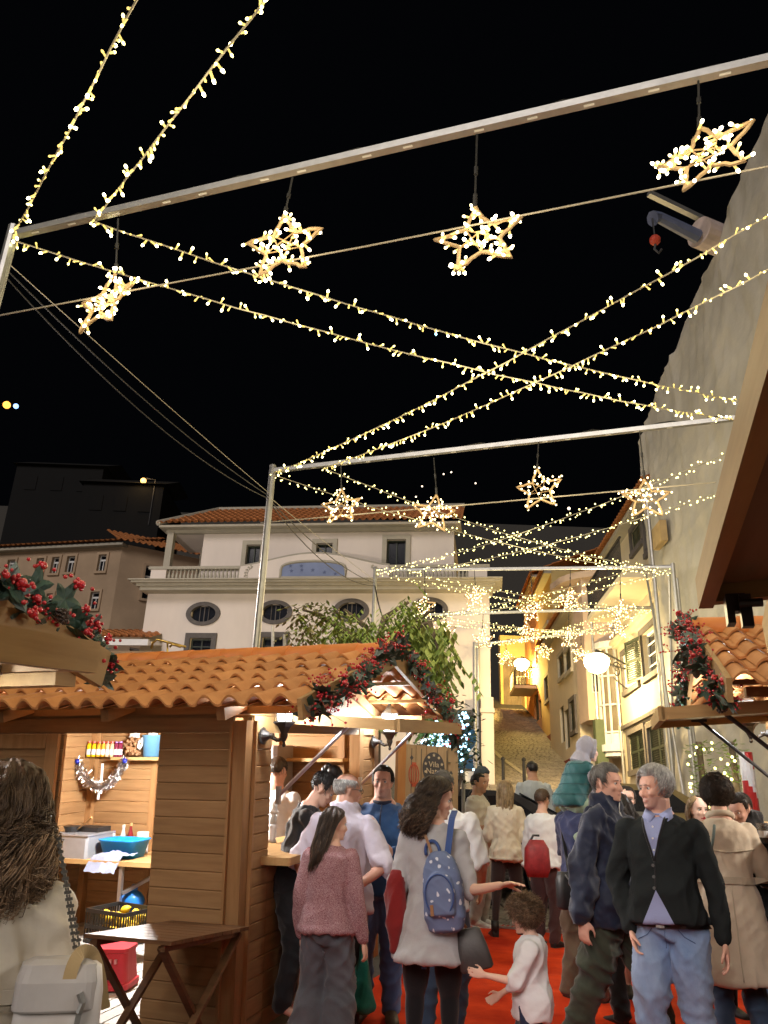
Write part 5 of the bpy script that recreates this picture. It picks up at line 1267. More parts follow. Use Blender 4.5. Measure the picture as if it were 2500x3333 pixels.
def limb(b, a, m, e, prof, n=10, mi=0, seg=5, ex=0, flat=1.0):
    """three joints; prof = radii at a list of fractions"""
    a, m, e = V3(a), V3(m), V3(e)
    m1 = m.lerp(a, .18); m2 = m.lerp(e, .18)
    pts = smooth_path([a, m1, m2, e], seg); k = len(pts)-1
    rs = []
    for i in range(k+1):
        t = i/k
        for j in range(len(prof)-1):
            if prof[j][0] <= t <= prof[j+1][0]:
                u = (t-prof[j][0])/(prof[j+1][0]-prof[j][0]+1e-9); u = u*u*(3-2*u); rs.append(lerp(prof[j][1], prof[j+1][1], u)); break
        else: rs.append(prof[-1][1])
    b.tube(pts, rs, n, mi, True, flat); b.ball(a, rs[0]*.98, 10, 8, mi); b.ball(e, rs[-1]*.98, 8, 6, mi)
def ik(a, target, l1, l2, hint):
    d = target-a; L = min(d.length, (l1+l2)*.995); d = d.normalized()
    x = (l1*l1-l2*l2+L*L)/(2*L); h = math.sqrt(max(0, l1*l1-x*x)); hv = V3(hint)-d*V3(hint).dot(d); hv = hv.normalized() if hv.length > 1e-5 else d.orthogonal()
    return a+d*x+hv*h, a+d*L
def hand(b, w, d, pn, s, curl=.5, side=1, spread=1.0):
    """w wrist, d direction, pn palm normal; five separate fingers"""
    d = V3(d).normalized(); pn = V3(pn); pn = (pn-d*pn.dot(d)).normalized(); x = d.cross(pn)*side     # x towards the thumb
    w = V3(w)
    b.loft([(w-d*.03*s, x, pn, .024*s, .019*s), (w+d*.015*s, x, pn, .03*s, .016*s), (w+d*.05*s, x, pn, .04*s, .0155*s, 2.6), (w+d*.085*s, x, pn, .041*s, .0125*s, 2.8), (w+d*.096*s, x, pn, .037*s, .009*s, 2.8)], 12)
    for i, (off, ln, r) in enumerate(((.031, .072, .0088), (.0105, .08, .0092), (-.0105, .074, .0088), (-.031, .058, .0078))):
        p = w+d*.085*s+x*off*s; dd = (d+x*(off*3.2*spread)).normalized(); pts = [p]; ang = 0
        for (f, c) in ((.45, .35), (.3, .9), (.25, .6)):
            ang += c*curl*(1+.12*i); q = dd*cos(ang)+pn*sin(ang); p = p+q*(ln*f*s); pts.append(p)
        b.tube(pts, [r*s, r*.98*s, r*.9*s, r*.72*s], 8); b.ball(pts[-1], r*.74*s, 7, 5)
    p = w+d*.025*s+x*.026*s+pn*.006*s; t1 = p+(d*.7+x*.75+pn*.35).normalized()*.036*s; t2 = t1+(d*.9+x*(.45-.5*curl)+pn*.45).normalized()*.03*s; t3 = t2+(d*.95+x*(.1-.5*curl)+pn*.35).normalized()*.024*s
    b.tube([p, t1, t2, t3], [.0125*s, .0105*s, .0098*s, .0075*s], 8); b.ball(t3, .0078*s, 7, 5)
def head_geo(b, Hm, s, female=0, age=0, ears=True, child=0):
    """skull, face, nose, lips, ears and neck top in head space; Hm maps head space to body space"""
    fw = .92 if female else 1.0; jw = (.86 if female else 1.0)*(1.0 if not child else .95)
    T = lambda x, y, z: Hm @ (V3((x, y, z))*s)
    X, Y, Z = (Hm.to_3x3() @ V3(v) for v in ((1, 0, 0), (0, 1, 0), (0, 0, 1)))
    R3 = Hm.to_3x3()
    def E(c, r, seg=14, ring=10): b.ball(T(*c), tuple(v*s for v in r), seg, ring, 0, R3)
    E((0, -.018, .034), (.0755, .098, .088), 20, 14)
    def sec(z, hw, yf, yb): return (T(0, (yf+yb)/2, z), X, Y, hw*s, (yf-yb)/2*s, 2.35)
    b.loft([sec(-.117, .022*jw, .066, .03), sec(-.11, .034*jw, .08, .012), sec(-.09, .046*jw, .083, -.03), sec(-.065, .055*jw, .083, -.045), sec(-.035, .0635*fw, .084, -.05), sec(0, .068*fw, .083, -.05), sec(.03, .07*fw, .086, -.05), sec(.055, .068, .08, -.05), sec(.08, .06, .062, -.05)], 18)
    nl = .9 if female else 1.08
    if child: nl = .72
    b.loft([(T(0, .082, .012), X, Z, .009*s, .012*s), (T(0, .092, -.008), X, Z, .0095*s, .012*s), (T(0, .0985+.004*nl, -.026), X, Z, .0125*s, .011*s), (T(0, .1+.009*nl, -.037), X, Z, .0135*s, .009*s), (T(0, .104, -.045), X, Z, .009*s, .005*s)], 10)
    for q in (-1, 1):
        E((q*.0115, .089, -.04), (.0085, .012, .0075), 8, 6)
        E((q*.045*fw, .062, -.026), (.021, .022, .02), 10, 8)            # cheek bone
        E((q*.028, .0775, .0235), (.022, .01, .0075), 10, 6)            # brow
        if ears:
            er = Matrix.Rotation(q*R(-22), 3, 'Z') @ Matrix.Rotation(R(-10), 3, 'X')
            b.ball(T(q*.0735, -.014, -.008), (.0075*s, .0195*s, .032*s), 10, 8, 0, R3 @ er); b.ball(T(q*.078, -.018, .004), (.006*s, .02*s, .022*s), 10, 8, 0, R3 @ er)
    E((0, .0845, -.0665), (.0235, .0095, .0055), 12, 6); E((0, .084, -.0765), (.0205, .0095, .0062), 12, 6)   # lips
    E((0, .076, -.104), (.017, .014, .013), 10, 8)
def hair_short(parent, Hm, s, mat_, thick=.012, hl=.5, back=-.55, fringe=0, strands=500, slen=.05, seed=1, bald=False, puff=None, messy=.25, side=.05, nm='hair', curl=0, mats=None):
    b = MB(); r_ = random.Random(seed); nu, nv = 40, 26; R3 = Hm.to_3x3()
    c = V3((0, -.018, .034)); rad = V3((.0765, .099, .089))
    def keep(d):
        az = abs(math.degrees(atan2(d.x, d.y)))
        if bald: return (az > 62) and d.z < .46 and d.z > (side if az < 112 else back)
        if az < 42: l = hl
        elif az < 70: l = lerp(hl, hl-.12, (az-42)/28)
        elif az < 84: l = -.28
        elif az < 108: l = side
        else: l = lerp(side, back, min(1, (az-108)/22))
        return d.z > l
    def pt(d, t): 
        q = V3((d.x*rad.x, d.y*rad.y, d.z*rad.z)); n_ = V3((d.x/rad.x, d.y/rad.y, d.z/rad.z)).normalized(); return Hm @ ((c+q+n_*t)*s)
    dirs = []; idx = {}; vs = []; fs = []
    for j in range(nv+1):
        t = pi*j/nv
        for i in range(nu): a = 2*pi*i/nu; dirs.append(V3((sin(t)*cos(a), sin(t)*sin(a), cos(t))))
    kp = [keep(d) for d in dirs]
    def tk(j, i):
        d = dirs[j*nu+i]; inn = kp[j*nu+i]
        if not inn: return -.004
        th = thick*(1+.45*noise.noise(d*5+V3((seed, 0, 0))))
        if puff: th += puff*max(0, .3+d.z)*(.6+.6*noise.noise(d*3+V3((0, seed, 0))))
        return th
    for j in range(nv):
        for i in range(nu):
            q = [(j, i), (j, (i+1) % nu), (j+1, (i+1) % nu), (j+1, i)]
            if not any(kp[a*nu+e] for a, e in q): continue
            f = []
            for (a, e) in q:
                if (a, e) not in idx: idx[(a, e)] = len(vs); vs.append(pt(dirs[a*nu+e], tk(a, e)))
                f.append(idx[(a, e)])
            fs.append(tuple(f))
    b.add(vs, fs)
    kept = [d for d, k_ in zip(dirs, kp) if k_]
    for _ in range(strands):
        d = r_.choice(kept); d = (d+V3((r_.gauss(0, .06), r_.gauss(0, .06), r_.gauss(0, .06)))).normalized()
        th = thick*.8+(puff or 0)*max(0, .3+d.z)*.7
        crown = V3((.12, -.45, .88)).normalized(); fl = d-crown*d.dot(crown) if False else (d-crown); fl = fl-d*fl.dot(d); fl = fl.normalized() if fl.length > 1e-3 else V3((0, 1, 0))
        if d.y > .25 and abs(d.x) < .75: fl = (fl*-.5+V3((.7 if d.x > -.1 else -.7, -.2, .25))); fl = (fl-d*fl.dot(d)).normalized()
        fl = (fl+V3((r_.gauss(0, messy), r_.gauss(0, messy), r_.gauss(0, messy)))).normalized(); pts = []; ph = r_.uniform(0, 6)
        sd = d.cross(fl)
        for k in range(5):
            u = k/4; dd = (d+fl*(u*slen/.085)+sd*(curl*sin(u*9+ph))).normalized(); pts.append(pt(dd, th+(.004+.007*messy)*sin(u*2.6)+curl*.03*cos(u*9+ph)*u))
        b.tube(pts, [.0019*s, .002*s, .0018*s, .0014*s, .0006*s], 3, r_.choice((0, 0, 1)) if mats else 0)
    return b.build(nm, mats or mat_, parent, smooth=True, recalc=False)
def hair_long(parent, Hm, s, mats, env, n, curl, seed, thick=.0016, part=48, top=.022, segs=14, nm='hair', freq=1.0, tipw=.25):
    """env: (z, rx, ry, cy) in metres from the head centre, top to tip"""
    b = MB(); r_ = random.Random(seed); c = V3((0, -.018, .034)); rad = V3((.0765+top, .099+top, .089+top))
    def E(z):
        for i in range(len(env)-1):
            if env[i][0] >= z >= env[i+1][0]:
                t = (env[i][0]-z)/(env[i][0]-env[i+1][0]); return [lerp(env[i][k], env[i+1][k], t) for k in (1, 2, 3)]
        return list(env[-1][1:]) if z < env[-1][0] else list(env[0][1:])
    zend = env[-1][0]
    # inner mass, so that one cannot look through the hair
    nu, nz = 30, 22; vs = []; fs = []; zs = [rad.z+.034]+[lerp(rad.z+.02, zend*.84, k/(nz-1)) for k in range(nz)]
    gp = lambda z: R(lerp(part, 34, max(0, min(1, (z-.035)/.06))))
    gap = R(34)
    for j, z in enumerate(zs):
        for i in range(nu+1):
            gz_ = gp(z); a = gz_+(2*pi-2*gz_)*i/nu       # azimuth from the front (+y)
            if z > .05: 
                q = max(0, 1-((z-.034)/rad.z)**2)**.5; x, y = rad.x*q*sin(a), -.018+rad.y*q*cos(a)
            else:
                rx, ry, cy = E(z); t = min(1, (.05-z)/.08); x = lerp(rad.x, rx*.9, t)*sin(a); y = lerp(-.018, cy, t)+lerp(rad.y, ry*.9, t)*cos(a)
            w_ = .016*noise.noise(V3((a*3, z*9, seed)))+.010*noise.noise(V3((a*8, z*5, seed+4)))
            l = hypot(x, y)+1e-6; vs.append(Hm @ (V3((x*(1+w_/l), y*(1+w_/l), z))*s))
    for j in range(len(zs)-1):
        for i in range(nu): fs.append((j*(nu+1)+i, j*(nu+1)+i+1, (j+1)*(nu+1)+i+1, (j+1)*(nu+1)+i))
    b.add(vs, fs, 0)
    for k in range(n):
        if k % 14 == 0: A0 = r_.uniform(gap*.92, 2*pi-gap*.92); LAY = r_.uniform(.84, 1.1); T0 = r_.random()**.7; ZE = lerp(zend*.6, zend, r_.random()**.45); PH = r_.uniform(0, 6.28); CF = r_.uniform(.75, 1.3)*freq; CA = curl*r_.uniform(.6, 1.3)
        a = A0+r_.gauss(0, .045); lay = LAY*r_.uniform(.97, 1.03); t0 = min(1, max(0, T0+r_.gauss(0, .03))); ze = ZE+r_.gauss(0, .012); ph = PH+r_.gauss(0, .22); cf = CF*r_.uniform(.97, 1.03); ca = CA*r_.uniform(.9, 1.1)
        z0 = lerp(.034+rad.z*.99, .03, t0*.9); pts = []
        a0 = a; da = r_.gauss(0, .18)
        for j in range(segs+1):
            t = j/segs; z = lerp(z0, ze, t**.85)
            aa = a0+da*t; gz_ = gp(z)
            if aa < gz_: aa = gz_+.1*(aa-gz_)
            if aa > 2*pi-gz_: aa = 2*pi-gz_+.1*(aa-2*pi+gz_)
            if z > .05: q = max(0, 1-((z-.034)/rad.z)**2)**.5; x, y = rad.x*q*sin(aa)*lay, -.018+rad.y*q*cos(aa)*lay
            else:
                rx, ry, cy = E(z); u = min(1, (.05-z)/.08); x = lerp(rad.x, rx, u)*sin(aa)*lay; y = lerp(-.018, cy, u)+lerp(rad.y, ry, u)*cos(aa)*lay
            amp = ca*min(1, .3+t*1.9)
            pts.append(Hm @ (V3((x+amp*sin(t*11*cf+ph), y+amp*cos(t*11*cf+ph*1.3), z+amp*.5*sin(t*17*cf+ph)))*s))
        lo = .5+.5*t0; mi = 0 if r_.random() < .45 else 1
        if len(mats) > 2 and r_.random() < tipw:
            h = segs//2; b.tube(pts[:h+1], [thick*s]*(h+1), 3, mi); b.tube(pts[h:], [thick*s]*(segs-h)+[thick*.4*s], 3, 2)
        else: b.tube(pts, [thick*s]*segs+[thick*.4*s], 3, mi)
    return b.build(nm, mats, parent, smooth=True, recalc=False)
ARMREST = {'L': ((-.16, -.02, -1), (-.06, .16, -1)), 'R': ((.16, -.02, -1), (.06, .16, -1))}
def person(label, px, py, D, az, H=None, sk=0, female=0, top=None, bottom=None, shoes=None, hair=None, head=(0, 0, 0), lean=0, arms=None, feet=None, wide=1.0, belly=0, hs=1.0, vox=.009, gvox=.013, lips=None, brows=(.05, .035, .025), stubble=False, child=0, seat=None, curl=(.5, .5), palms=None, ears=True, neck=1.0, group=None, shoulder=1.0, eyes=True, base=None, seed=1, lean_side=0, tilt=None):
    P = at(px, py, D); gz = ground(P.x, P.y) if base is None else base
    if H is None: H = P.z-gz
    t = thing('person', label, 'person', (P.x, P.y, gz), R(-az), group)
    Wm = Matrix.Translation((P.x, P.y, gz)) @ Matrix.Rotation(R(-az), 4, 'Z'); Wi = Wm.inverted()
    h = H; J = {}
    sk_m = SKINS[sk]
    ls = V3((sin(R(lean_side)), 0, 0))
    up = V3((sin(R(lean_side)), sin(R(lean)), cos(R(lean)))).normalized()
    hipz = .505*h; 
    feet = feet or {'L': (-.06*h, 0), 'R': (.06*h, 0)}
    hc = V3(((feet['L'][0]+feet['R'][0])/2, (feet['L'][1]+feet['R'][1])/2-.02*h*sin(R(lean))*3, hipz if seat is None else seat))
    hs_ = .125*h*hs*(1.22 if child else 1.0)/.23        # head scale
    tl = (.326 if not child else .30)*h
    neckb = hc+up*tl; X = V3((1, 0, 0)); Yv = V3((0, 1, 0))-up*up.y; Yv.normalize()
    sw = (.089 if female else .104)*h*wide*shoulder; 
    sh = {'L': hc+up*(tl-.05*h)-X*sw, 'R': hc+up*(tl-.05*h)+X*sw}
    hd, pt_, rl = head
    hsc = hs_; hc_off = .127*hsc/1.0
    neck_top = neckb+up*(.024*h*neck)
    Rh = Matrix.Rotation(R(-hd), 3, 'Z') @ Matrix.Rotation(R(pt_), 3, 'X') @ Matrix.Rotation(R(rl), 3, 'Y')
    hcen = neck_top+V3((0, .012*h, 0))*(1 if lean < 20 else 2)+Rh @ V3((0, .01*hsc, .105*hsc))
    Hm = Matrix.Translation(hcen) @ Rh.to_4x4(); J['head'] = Hm
    # ---- limbs
    l1, l2 = .172*h, .15*h; arm = {}
    for s_ in 'LR':
        spec_ = (arms or {}).get(s_, ARMREST[s_]); a = sh[s_]
        if spec_[0] == 'ik': tg = Wi @ V3(spec_[1]) if spec_[3:] != ('loc',) else V3(spec_[1]); e, w_ = ik(a, tg, l1, l2, spec_[2])
        else: e = a+V3(spec_[0]).normalized()*l1; w_ = e+V3(spec_[1]).normalized()*l2
        arm[s_] = (a, e, w_)
    leg = {}
    ll = (hipz-.04*h)/2*1.012
    for s_, q in (('L', -1), ('R', 1)):
        hj = hc+X*(q*.047*h)
        f = feet[s_]; kn = None
        if len(f) == 2: an = V3((f[0], f[1], .042*h))
        else: an = V3(f)
        k_, an2 = ik(hj, an, ll, ll, (q*.15, 1, 0)); leg[s_] = (hj, k_, an2)
    J.update(arm=arm, leg=leg, neck=neckb, hip=hc, up=up, Wm=Wm, H=h)
    # ---- the body: one continuous skin
    b = MB(); fem = female
    tor = [(-.05, .05, .055, 0), (-.02, .085, .066, -.004), (.02, .092 if not fem else .096, .066, -.006), (.09, .078 if not fem else .072, .056, .0), (.17, .088 if not fem else .08, .064, .006), (.235, .098 if not fem else .087, .066, .004), (.27, .096 if not fem else .083, .057, 0), (.293, .076 if not fem else .064, .047, -.003), (.312, .052 if not fem else .044, .042, -.006), (.33, .042 if not fem else .036, .039, -.006)]
    def torso(bb, ex, z0=-9, z1=9, flare=None, n=18, bel=0, mi=0, cut=None):
        secs = []
        for (z, rx, ry, oy) in tor:
            if z < z0 or z > z1: continue
            rx, ry = rx*h*wide, ry*h*(wide*.5+.5)
            if bel: g = math.exp(-((z-.07)/.085)**2); ry += bel*g*.6; oy += bel*g*.55/h; rx += bel*g*.35
            e_ = ex*(1 if z < .28 else .55 if z < .3 else .3); secs.append((hc+up*(z/.318*tl)+Yv*(oy*h), X, Yv, rx+e_, ry+e_, 2.3 if z < .28 else 2.0))
        if flare:
            pre = []
            for (zz, rx, ry, oy) in flare: pre.append((V3((hc.x, hc.y+oy, zz)), X, V3((0, 1, 0)), rx, ry, 2.3))
            secs = pre+secs
        bb.loft(secs, n, mi)
    torso(b, 0, bel=belly*.9)
    nr = (.031 if fem else .038)*h*(1 if not child else .85)
    b.tube([neckb-up*.03*h, neckb+up*.01*h, hcen+Rh @ V3((0, -.02*hsc, -.05*hsc))], [nr*1.35, nr*1.05, nr], 12)
    for s_ in 'LR':
        a, e, w_ = arm[s_]; mu = 1.0 if not fem else .85
        limb(b, a, e, w_, [(0, .034*h*mu), (.2, .029*h*mu), (.46, .0245*h*mu), (.58, .026*h*mu), (.8, .02*h*mu), (1, .0155*h*mu)])
        d = (w_-e).normalized(); pn = (palms or {}).get(s_, (-.9 if s_ == 'R' else .9, .2, 0)); cu = curl[0 if s_ == 'L' else 1]
        hand(b, w_+d*.012*h, d, pn, h/1.75*(1.0 if not fem else .92)*(1.05 if child else 1), cu, 1 if s_ == 'R' else -1); J['hand'+s_] = Wm @ (w_+d*.07*h)
        j, k_, an = leg[s_]
        limb(b, j, k_, an, [(0, .052*h), (.25, .046*h), (.48, .031*h), (.62, .032*h), (.8, .024*h), (1, .018*h)])
        b.tube([an, an+V3((0, .05*h, -.022*h))], [.02*h, .018*h], 8)
    head_geo(b, Hm, hsc, female, 0, ears, child)
    mats = [sk_m, lips or m_lip, stub(sk_m) if stubble else sk_m]
    Hinv = np.array(Hm.inverted()); s2 = hsc
    def face_post(co, no, me):
        hcrd = (np.c_[co, np.ones(len(co))] @ Hinv.T)[:, :3]/s2
        for q in (-1, 1):
            d2 = ((hcrd[:, 0]-q*.0305)/.017)**2+((hcrd[:, 2]-.004)/.0115)**2; w_ = np.exp(-d2)*(hcrd[:, 1] > .04); co = co-no*(w_*.0085*s2)[:, None]
        w_ = np.exp(-((hcrd[:, 0]/.022)**2+((hcrd[:, 2]+.0715)/.0022)**2))*(hcrd[:, 1] > .06); co = co-no*(w_*.004*s2)[:, None]
        n = len(me.polygons); ce = np.empty(n*3); me.polygons.foreach_get('center', ce); ce = ce.reshape(-1, 3); hc_ = (np.c_[ce, np.ones(n)] @ Hinv.T)[:, :3]/s2
        mi = np.zeros(n, dtype=np.int32)
        if stubble: mi[(hc_[:, 1] > -.02) & (hc_[:, 2] < -.05) & (hc_[:, 2] > -.125) & (np.abs(hc_[:, 0]) < .07) & ~((np.abs(hc_[:, 0]) < .03) & (hc_[:, 2] > -.052))] = 2
        mi[(hc_[:, 1] > .066) & (((hc_[:, 0])/.025)**2+((hc_[:, 2]+.0715)/.0098)**2 < 1)] = 1
        me.polygons.foreach_set('material_index', mi); return co
    body = remesh('body', b, mats, t, vox, 2, face_post)
    if eyes:
        for q in (-1, 1):
            e = MB(); e.ball((0, 0, 0), .0118*hsc, 12, 9); o = e.build('eye', m_eye, t, True, loc=Hm @ (V3((q*.0305, .0685, .004))*hsc))
            i = MB(); i.ball((0, 0, 0), (.0056*hsc, .003*hsc, .0056*hsc), 10, 6, 0, Rh); i.build('iris', m_iris, o, True, loc=Rh @ V3((0, .0105*hsc, 0)))
            u = MB(); u.tube([Hm @ (V3((q*(.015+.0155*k/2*2), .0835-.004*k-.0015*k*k, .0085+(.0028*(1 if k == 1 else 0))))*hsc) for k in range(3)], .0022*hsc, 5); u.build('eyelid', sk_m if not fem else m_iris, t, True)
            w_ = MB(); w_.tube([Hm @ (V3((q*(.011+.0115*k), .0885-.0009*k*k-.0012*k, .0215+.003*(1-abs(k-1.6)/1.6)))*hsc) for k in range(4)], [.0028*hsc, .0036*hsc, .003*hsc, .0016*hsc], 5, flat=.7)
            w_.build('eyebrow', M('brow_%d' % int(brows[0]*1000), brows, .8), t, True)
    # ---- clothes
    if bottom:
        bt = bottom; b = MB(); ex = bt.get('loose', .012)
        if bt['kind'] == 'trousers':
            torso(b, ex*.7, -1, .06, bel=belly*.7)
            for s_ in 'LR':
                j, k_, an = leg[s_]; an = an+V3((0, -.004*h, .006*h+bt.get('crop', 0))); w_ = bt.get('flare', 0)
                limb(b, j, k_, an, [(0, .054*h+ex), (.25, .049*h+ex), (.5, .037*h+ex*1.15+w_*.4), (.75, .033*h+ex*1.2+w_*.8), (1, .028*h+ex*1.1+w_)], 14, seg=7)
            remesh('trousers', b, bt['mat'], t, gvox, 3, folds('h', bt.get('fold', .012), seed))
        elif bt['kind'] == 'tights':
            for s_ in 'LR':
                j, k_, an = leg[s_]; limb(b, j, k_, an, [(0, .054*h), (.25, .048*h), (.48, .033*h), (.62, .034*h), (.8, .026*h), (1, .02*h)], 12)
            b.ball(hc, (.09*h, .065*h, .06*h), 14, 8)
            remesh('tights', b, bt['mat'], t, gvox, 2)
    if top:
        tp_ = top; b = MB(); ex = tp_.get('loose', .016); sl = tp_.get('sleeve', 1.0)
        fl = None; hem = tp_.get('hem', .47)*h
        if tp_['kind'] in ('dress', 'coat'):
            fw_ = tp_.get('flare', .03); z_hip = hc.z-.02*h
            fl = []
            for k in range(5):
                u = k/4; zz = lerp(hem, z_hip-.01*h, u); fl.append((zz, (.1*h*wide+ex)+fw_*(1-u), (.075*h+ex)+fw_*.8*(1-u), -.004*h))
            torso(b, ex, -.01, tp_.get('top', .325), fl, bel=belly, n=22)
        else:
            z0 = (hem-hc.z)/h
            fl = []
            for k in range(3): u = k/2; zz = lerp(hem, hc.z+.015*h, u); fl.append((zz, .094*h*wide+ex+tp_.get('hemw', 0)+belly*.35, .068*h+ex+belly*.55+tp_.get('hemw', 0), -.002*h+belly*.4))
            torso(b, ex, .03, tp_.get('top', .325), fl, bel=belly, n=22)
        for s_ in 'LR':
            a, e, w_ = arm[s_]; mu = 1.0 if not fem else .9; b.ball(a-up*.004*h, .035*h*mu+ex*.4, 14, 10)
            if sl <= 0: continue
            if sl < .95:
                f = sl*2; q = a.lerp(e, min(1, f)); b.tube([a, a.lerp(q, .5), q], [.034*h*mu+ex*.4, .032*h*mu+ex*.7, .031*h*mu+ex*1.0], 14)
                if f > 1: q2 = e.lerp(w_, f-1); b.tube([a.lerp(e, .8), e, q2], [.034*h*mu+ex, .032*h*mu+ex, .03*h*mu+ex*1.1], 14)
            else:
                w2 = e.lerp(w_, sl if sl <= 1 else 1); limb(b, a, e, w2, [(0, .034*h*mu+ex*.4), (.25, .03*h*mu+ex*.75), (.5, .0265*h*mu+ex*.8), (.75, .0235*h*mu+ex*.75), (1, .0185*h*mu+ex*.6)], 14, seg=7)
        gr = tp_.get('groove')
        col = tp_.get('collar')
        if col: b.tube([neckb-up*.02*h, neckb+up*col*h-V3((0, .004*h, 0))], [nr*1.5+.012, nr*1.25+.008], 16)
        amp = tp_.get('fold', .012); kind = 'v' if tp_['kind'] in ('dress', 'coat') else 'x'
        fz = folds(kind, amp, seed+3, hem, hc.z+.2*h)
        fz2 = folds('h', amp*.6, seed+9)
        rg_ = tp_.get('regions')
        def post(co, no, me, fz=fz, fz2=fz2):
            if rg_:
                n = len(me.polygons); ce = np.empty(n*3); me.polygons.foreach_get('center', ce); ce = ce.reshape(-1, 3)/h
                me.polygons.foreach_set('material_index', rg_(ce[:, 0]-hc.x/h, ce[:, 1]-hc.y/h, ce[:, 2]).astype(np.int32))
            return fz2(fz(co, no, me), no, me)
        o = remesh(tp_.get('name', 'shirt'), b, [tp_['mat']]+tp_.get('mats', []), t, gvox, 3, post); J['top'] = o
    if shoes:
        for s_ in 'LR':
            j, k_, an = leg[s_]; b = MB(); q = (an-k_); yaw = atan2(-(an.x-hc.x)*.4, 1)
            dF = V3((sin(R(10 if s_ == 'R' else -10)), cos(R(10)), 0)); sd = V3((dF.y, -dF.x, 0)); z = an.z-.042*h
            f = lambda u, ht: V3((an.x, an.y, z))+dF*(u*h)+V3((0, 0, ht*h))
            Zv = V3((0, 0, 1)); L_ = []
            for (u, w_, ht) in ((-.028, .018, .02), (-.02, .022, .027), (.01, .023, .03), (.045, .027, .022), (.085, .028, .015), (.112, .022, .012), (.122, .01, .008)): L_.append((f(u, ht*.95), sd, Zv, w_*h, ht*h, 2.6))
            b.loft(L_, 14)
            if shoes.get('boot'): b.tube([f(-.004, .03), f(-.004, shoes['boot'])], [.026*h, .027*h], 12)
            o = b.build('shoe', shoes['mat'], t, True)
            b = MB(); b.loft([(f(u, .004), sd, V3((0, 0, 1)), w_*h, .006*h, 4) for (u, w_) in ((-.03, .017), (-.02, .024), (.05, .028), (.1, .026), (.124, .012))], 12); b.build('sole', shoes.get('sole', M('sole', (.03, .028, .025), .8)), o)
    if hair:
        hk = dict(hair); kind = hk.pop('kind')
        (hair_short if kind == 'short' else hair_long)(t, Hm, hsc, **hk)
    J['t'] = t; return J
def part_of(J, b, name, mats, smooth=True): return b.build(name, mats, J['t'], smooth)
def glasses(J, s, mat_=None):
    Hm = J['head']; b = MB()
    for q in (-1, 1):
        b.tube([Hm @ (V3((q*.032+.022*cos(a), .097, .002+.016*sin(a)))*s) for a in [k*2*pi/14 for k in range(15)]], .0018*s, 5); b.tube([Hm @ (V3((q*.054, .095, .006))*s), Hm @ (V3((q*.077, .04, .008))*s), Hm @ (V3((q*.08, -.02, .0))*s)], .002*s, 5)
    b.tube([Hm @ (V3((-.01, .099, .006))*s), Hm @ (V3((.01, .099, .006))*s)], .0016*s, 5); b.build('glasses', mat_ or m_iron, J['t'])
# ================================================================ the crowd
def two_cloth(name, co, ci, par):
    """one knit garment open over a shirt: the shirt shows in the V at the neck and in the parted hem"""
    H_, zv, kv, zb, kb, cx = par; m, nt, bs = new_mat(name); N, L = nt.nodes, nt.links
    tc = N.new('ShaderNodeTexCoord'); sp = N.new('ShaderNodeSeparateXYZ'); L.new(tc.outputs['Object'], sp.inputs[0])
    def mt(op, a, b_=None):
        n = N.new('ShaderNodeMath'); n.operation = op
        for i, v in enumerate((a, b_)):
            if v is None: continue
            if isinstance(v, (int, float)): n.inputs[i].default_value = v
            else: L.new(v, n.inputs[i])
        return n.outputs[0]
    ax = mt('ABSOLUTE', mt('SUBTRACT', sp.outputs[0], cx)); z = sp.outputs[2]
    v1 = mt('LESS_THAN', ax, mt('MULTIPLY', mt('SUBTRACT', z, zv*H_), kv)); v2 = mt('LESS_THAN', ax, mt('MULTIPLY', mt('SUBTRACT', zb*H_, z), kb))
    mk = mt('MULTIPLY', mt('MAXIMUM', v1, v2), mt('GREATER_THAN', sp.outputs[1], 0.0))
    mx = N.new('ShaderNodeMix'); mx.data_type = 'RGBA'; mx.inputs[6].default_value = (*co, 1); mx.inputs[7].default_value = (*ci, 1); L.new(mk, mx.inputs[0]); L.new(mx.outputs[2], bs.inputs['Base Color'])
    nz = N.new('ShaderNodeTexNoise'); nz.inputs['Scale'].default_value = 180; L.new(tc.outputs['Object'], nz.inputs[0]); bp = N.new('ShaderNodeBump'); bp.inputs['Strength'].default_value = .5; bp.inputs['Distance'].default_value = .004; L.new(nz.outputs[0], bp.inputs['Height']); L.new(bp.outputs[0], bs.inputs['Normal'])
    bs.inputs['Roughness'].default_value = .9; bs.inputs['Specular IOR Level'].default_value = .2; return m
def hm(nm, c, var=.35): return M(nm, c, .5, var, 30, spec=.45)
h_black = hm('hair_black', (.012, .01, .009)); h_dark = hm('hair_dark', (.028, .019, .013)); h_brown = hm('hair_brown', (.07, .042, .024)); h_mid = hm('hair_mid', (.17, .108, .065)); h_caramel = hm('hair_caramel', (.38, .25, .15)); h_brown2 = hm('hair_chestnut', (.12, .077, .047))
h_blond = hm('hair_blond', (.34, .24, .12)); h_blond2 = hm('hair_dark_blond', (.22, .145, .07)); h_grey = hm('hair_grey', (.36, .35, .33)); h_grey2 = hm('hair_dark_grey', (.15, .145, .135)); h_white = hm('hair_silver', (.6, .59, .56)); h_salt = hm('hair_salt', (.1, .095, .09))
c_jean = cloth('blue_denim', (.06, .1, .24), .3, scale=5, detail=10, stretch=(1, 1, .3), col2=(.12, .18, .34)); c_ljean = cloth('light_denim', (.12, .19, .36), .3, scale=5, detail=10, stretch=(1, 1, .3), col2=(.26, .34, .5)); c_djean = cloth('dark_denim', (.045, .075, .13), .25, scale=3.5); c_pjean = cloth('pale_denim', (.42, .42, .4), .2)
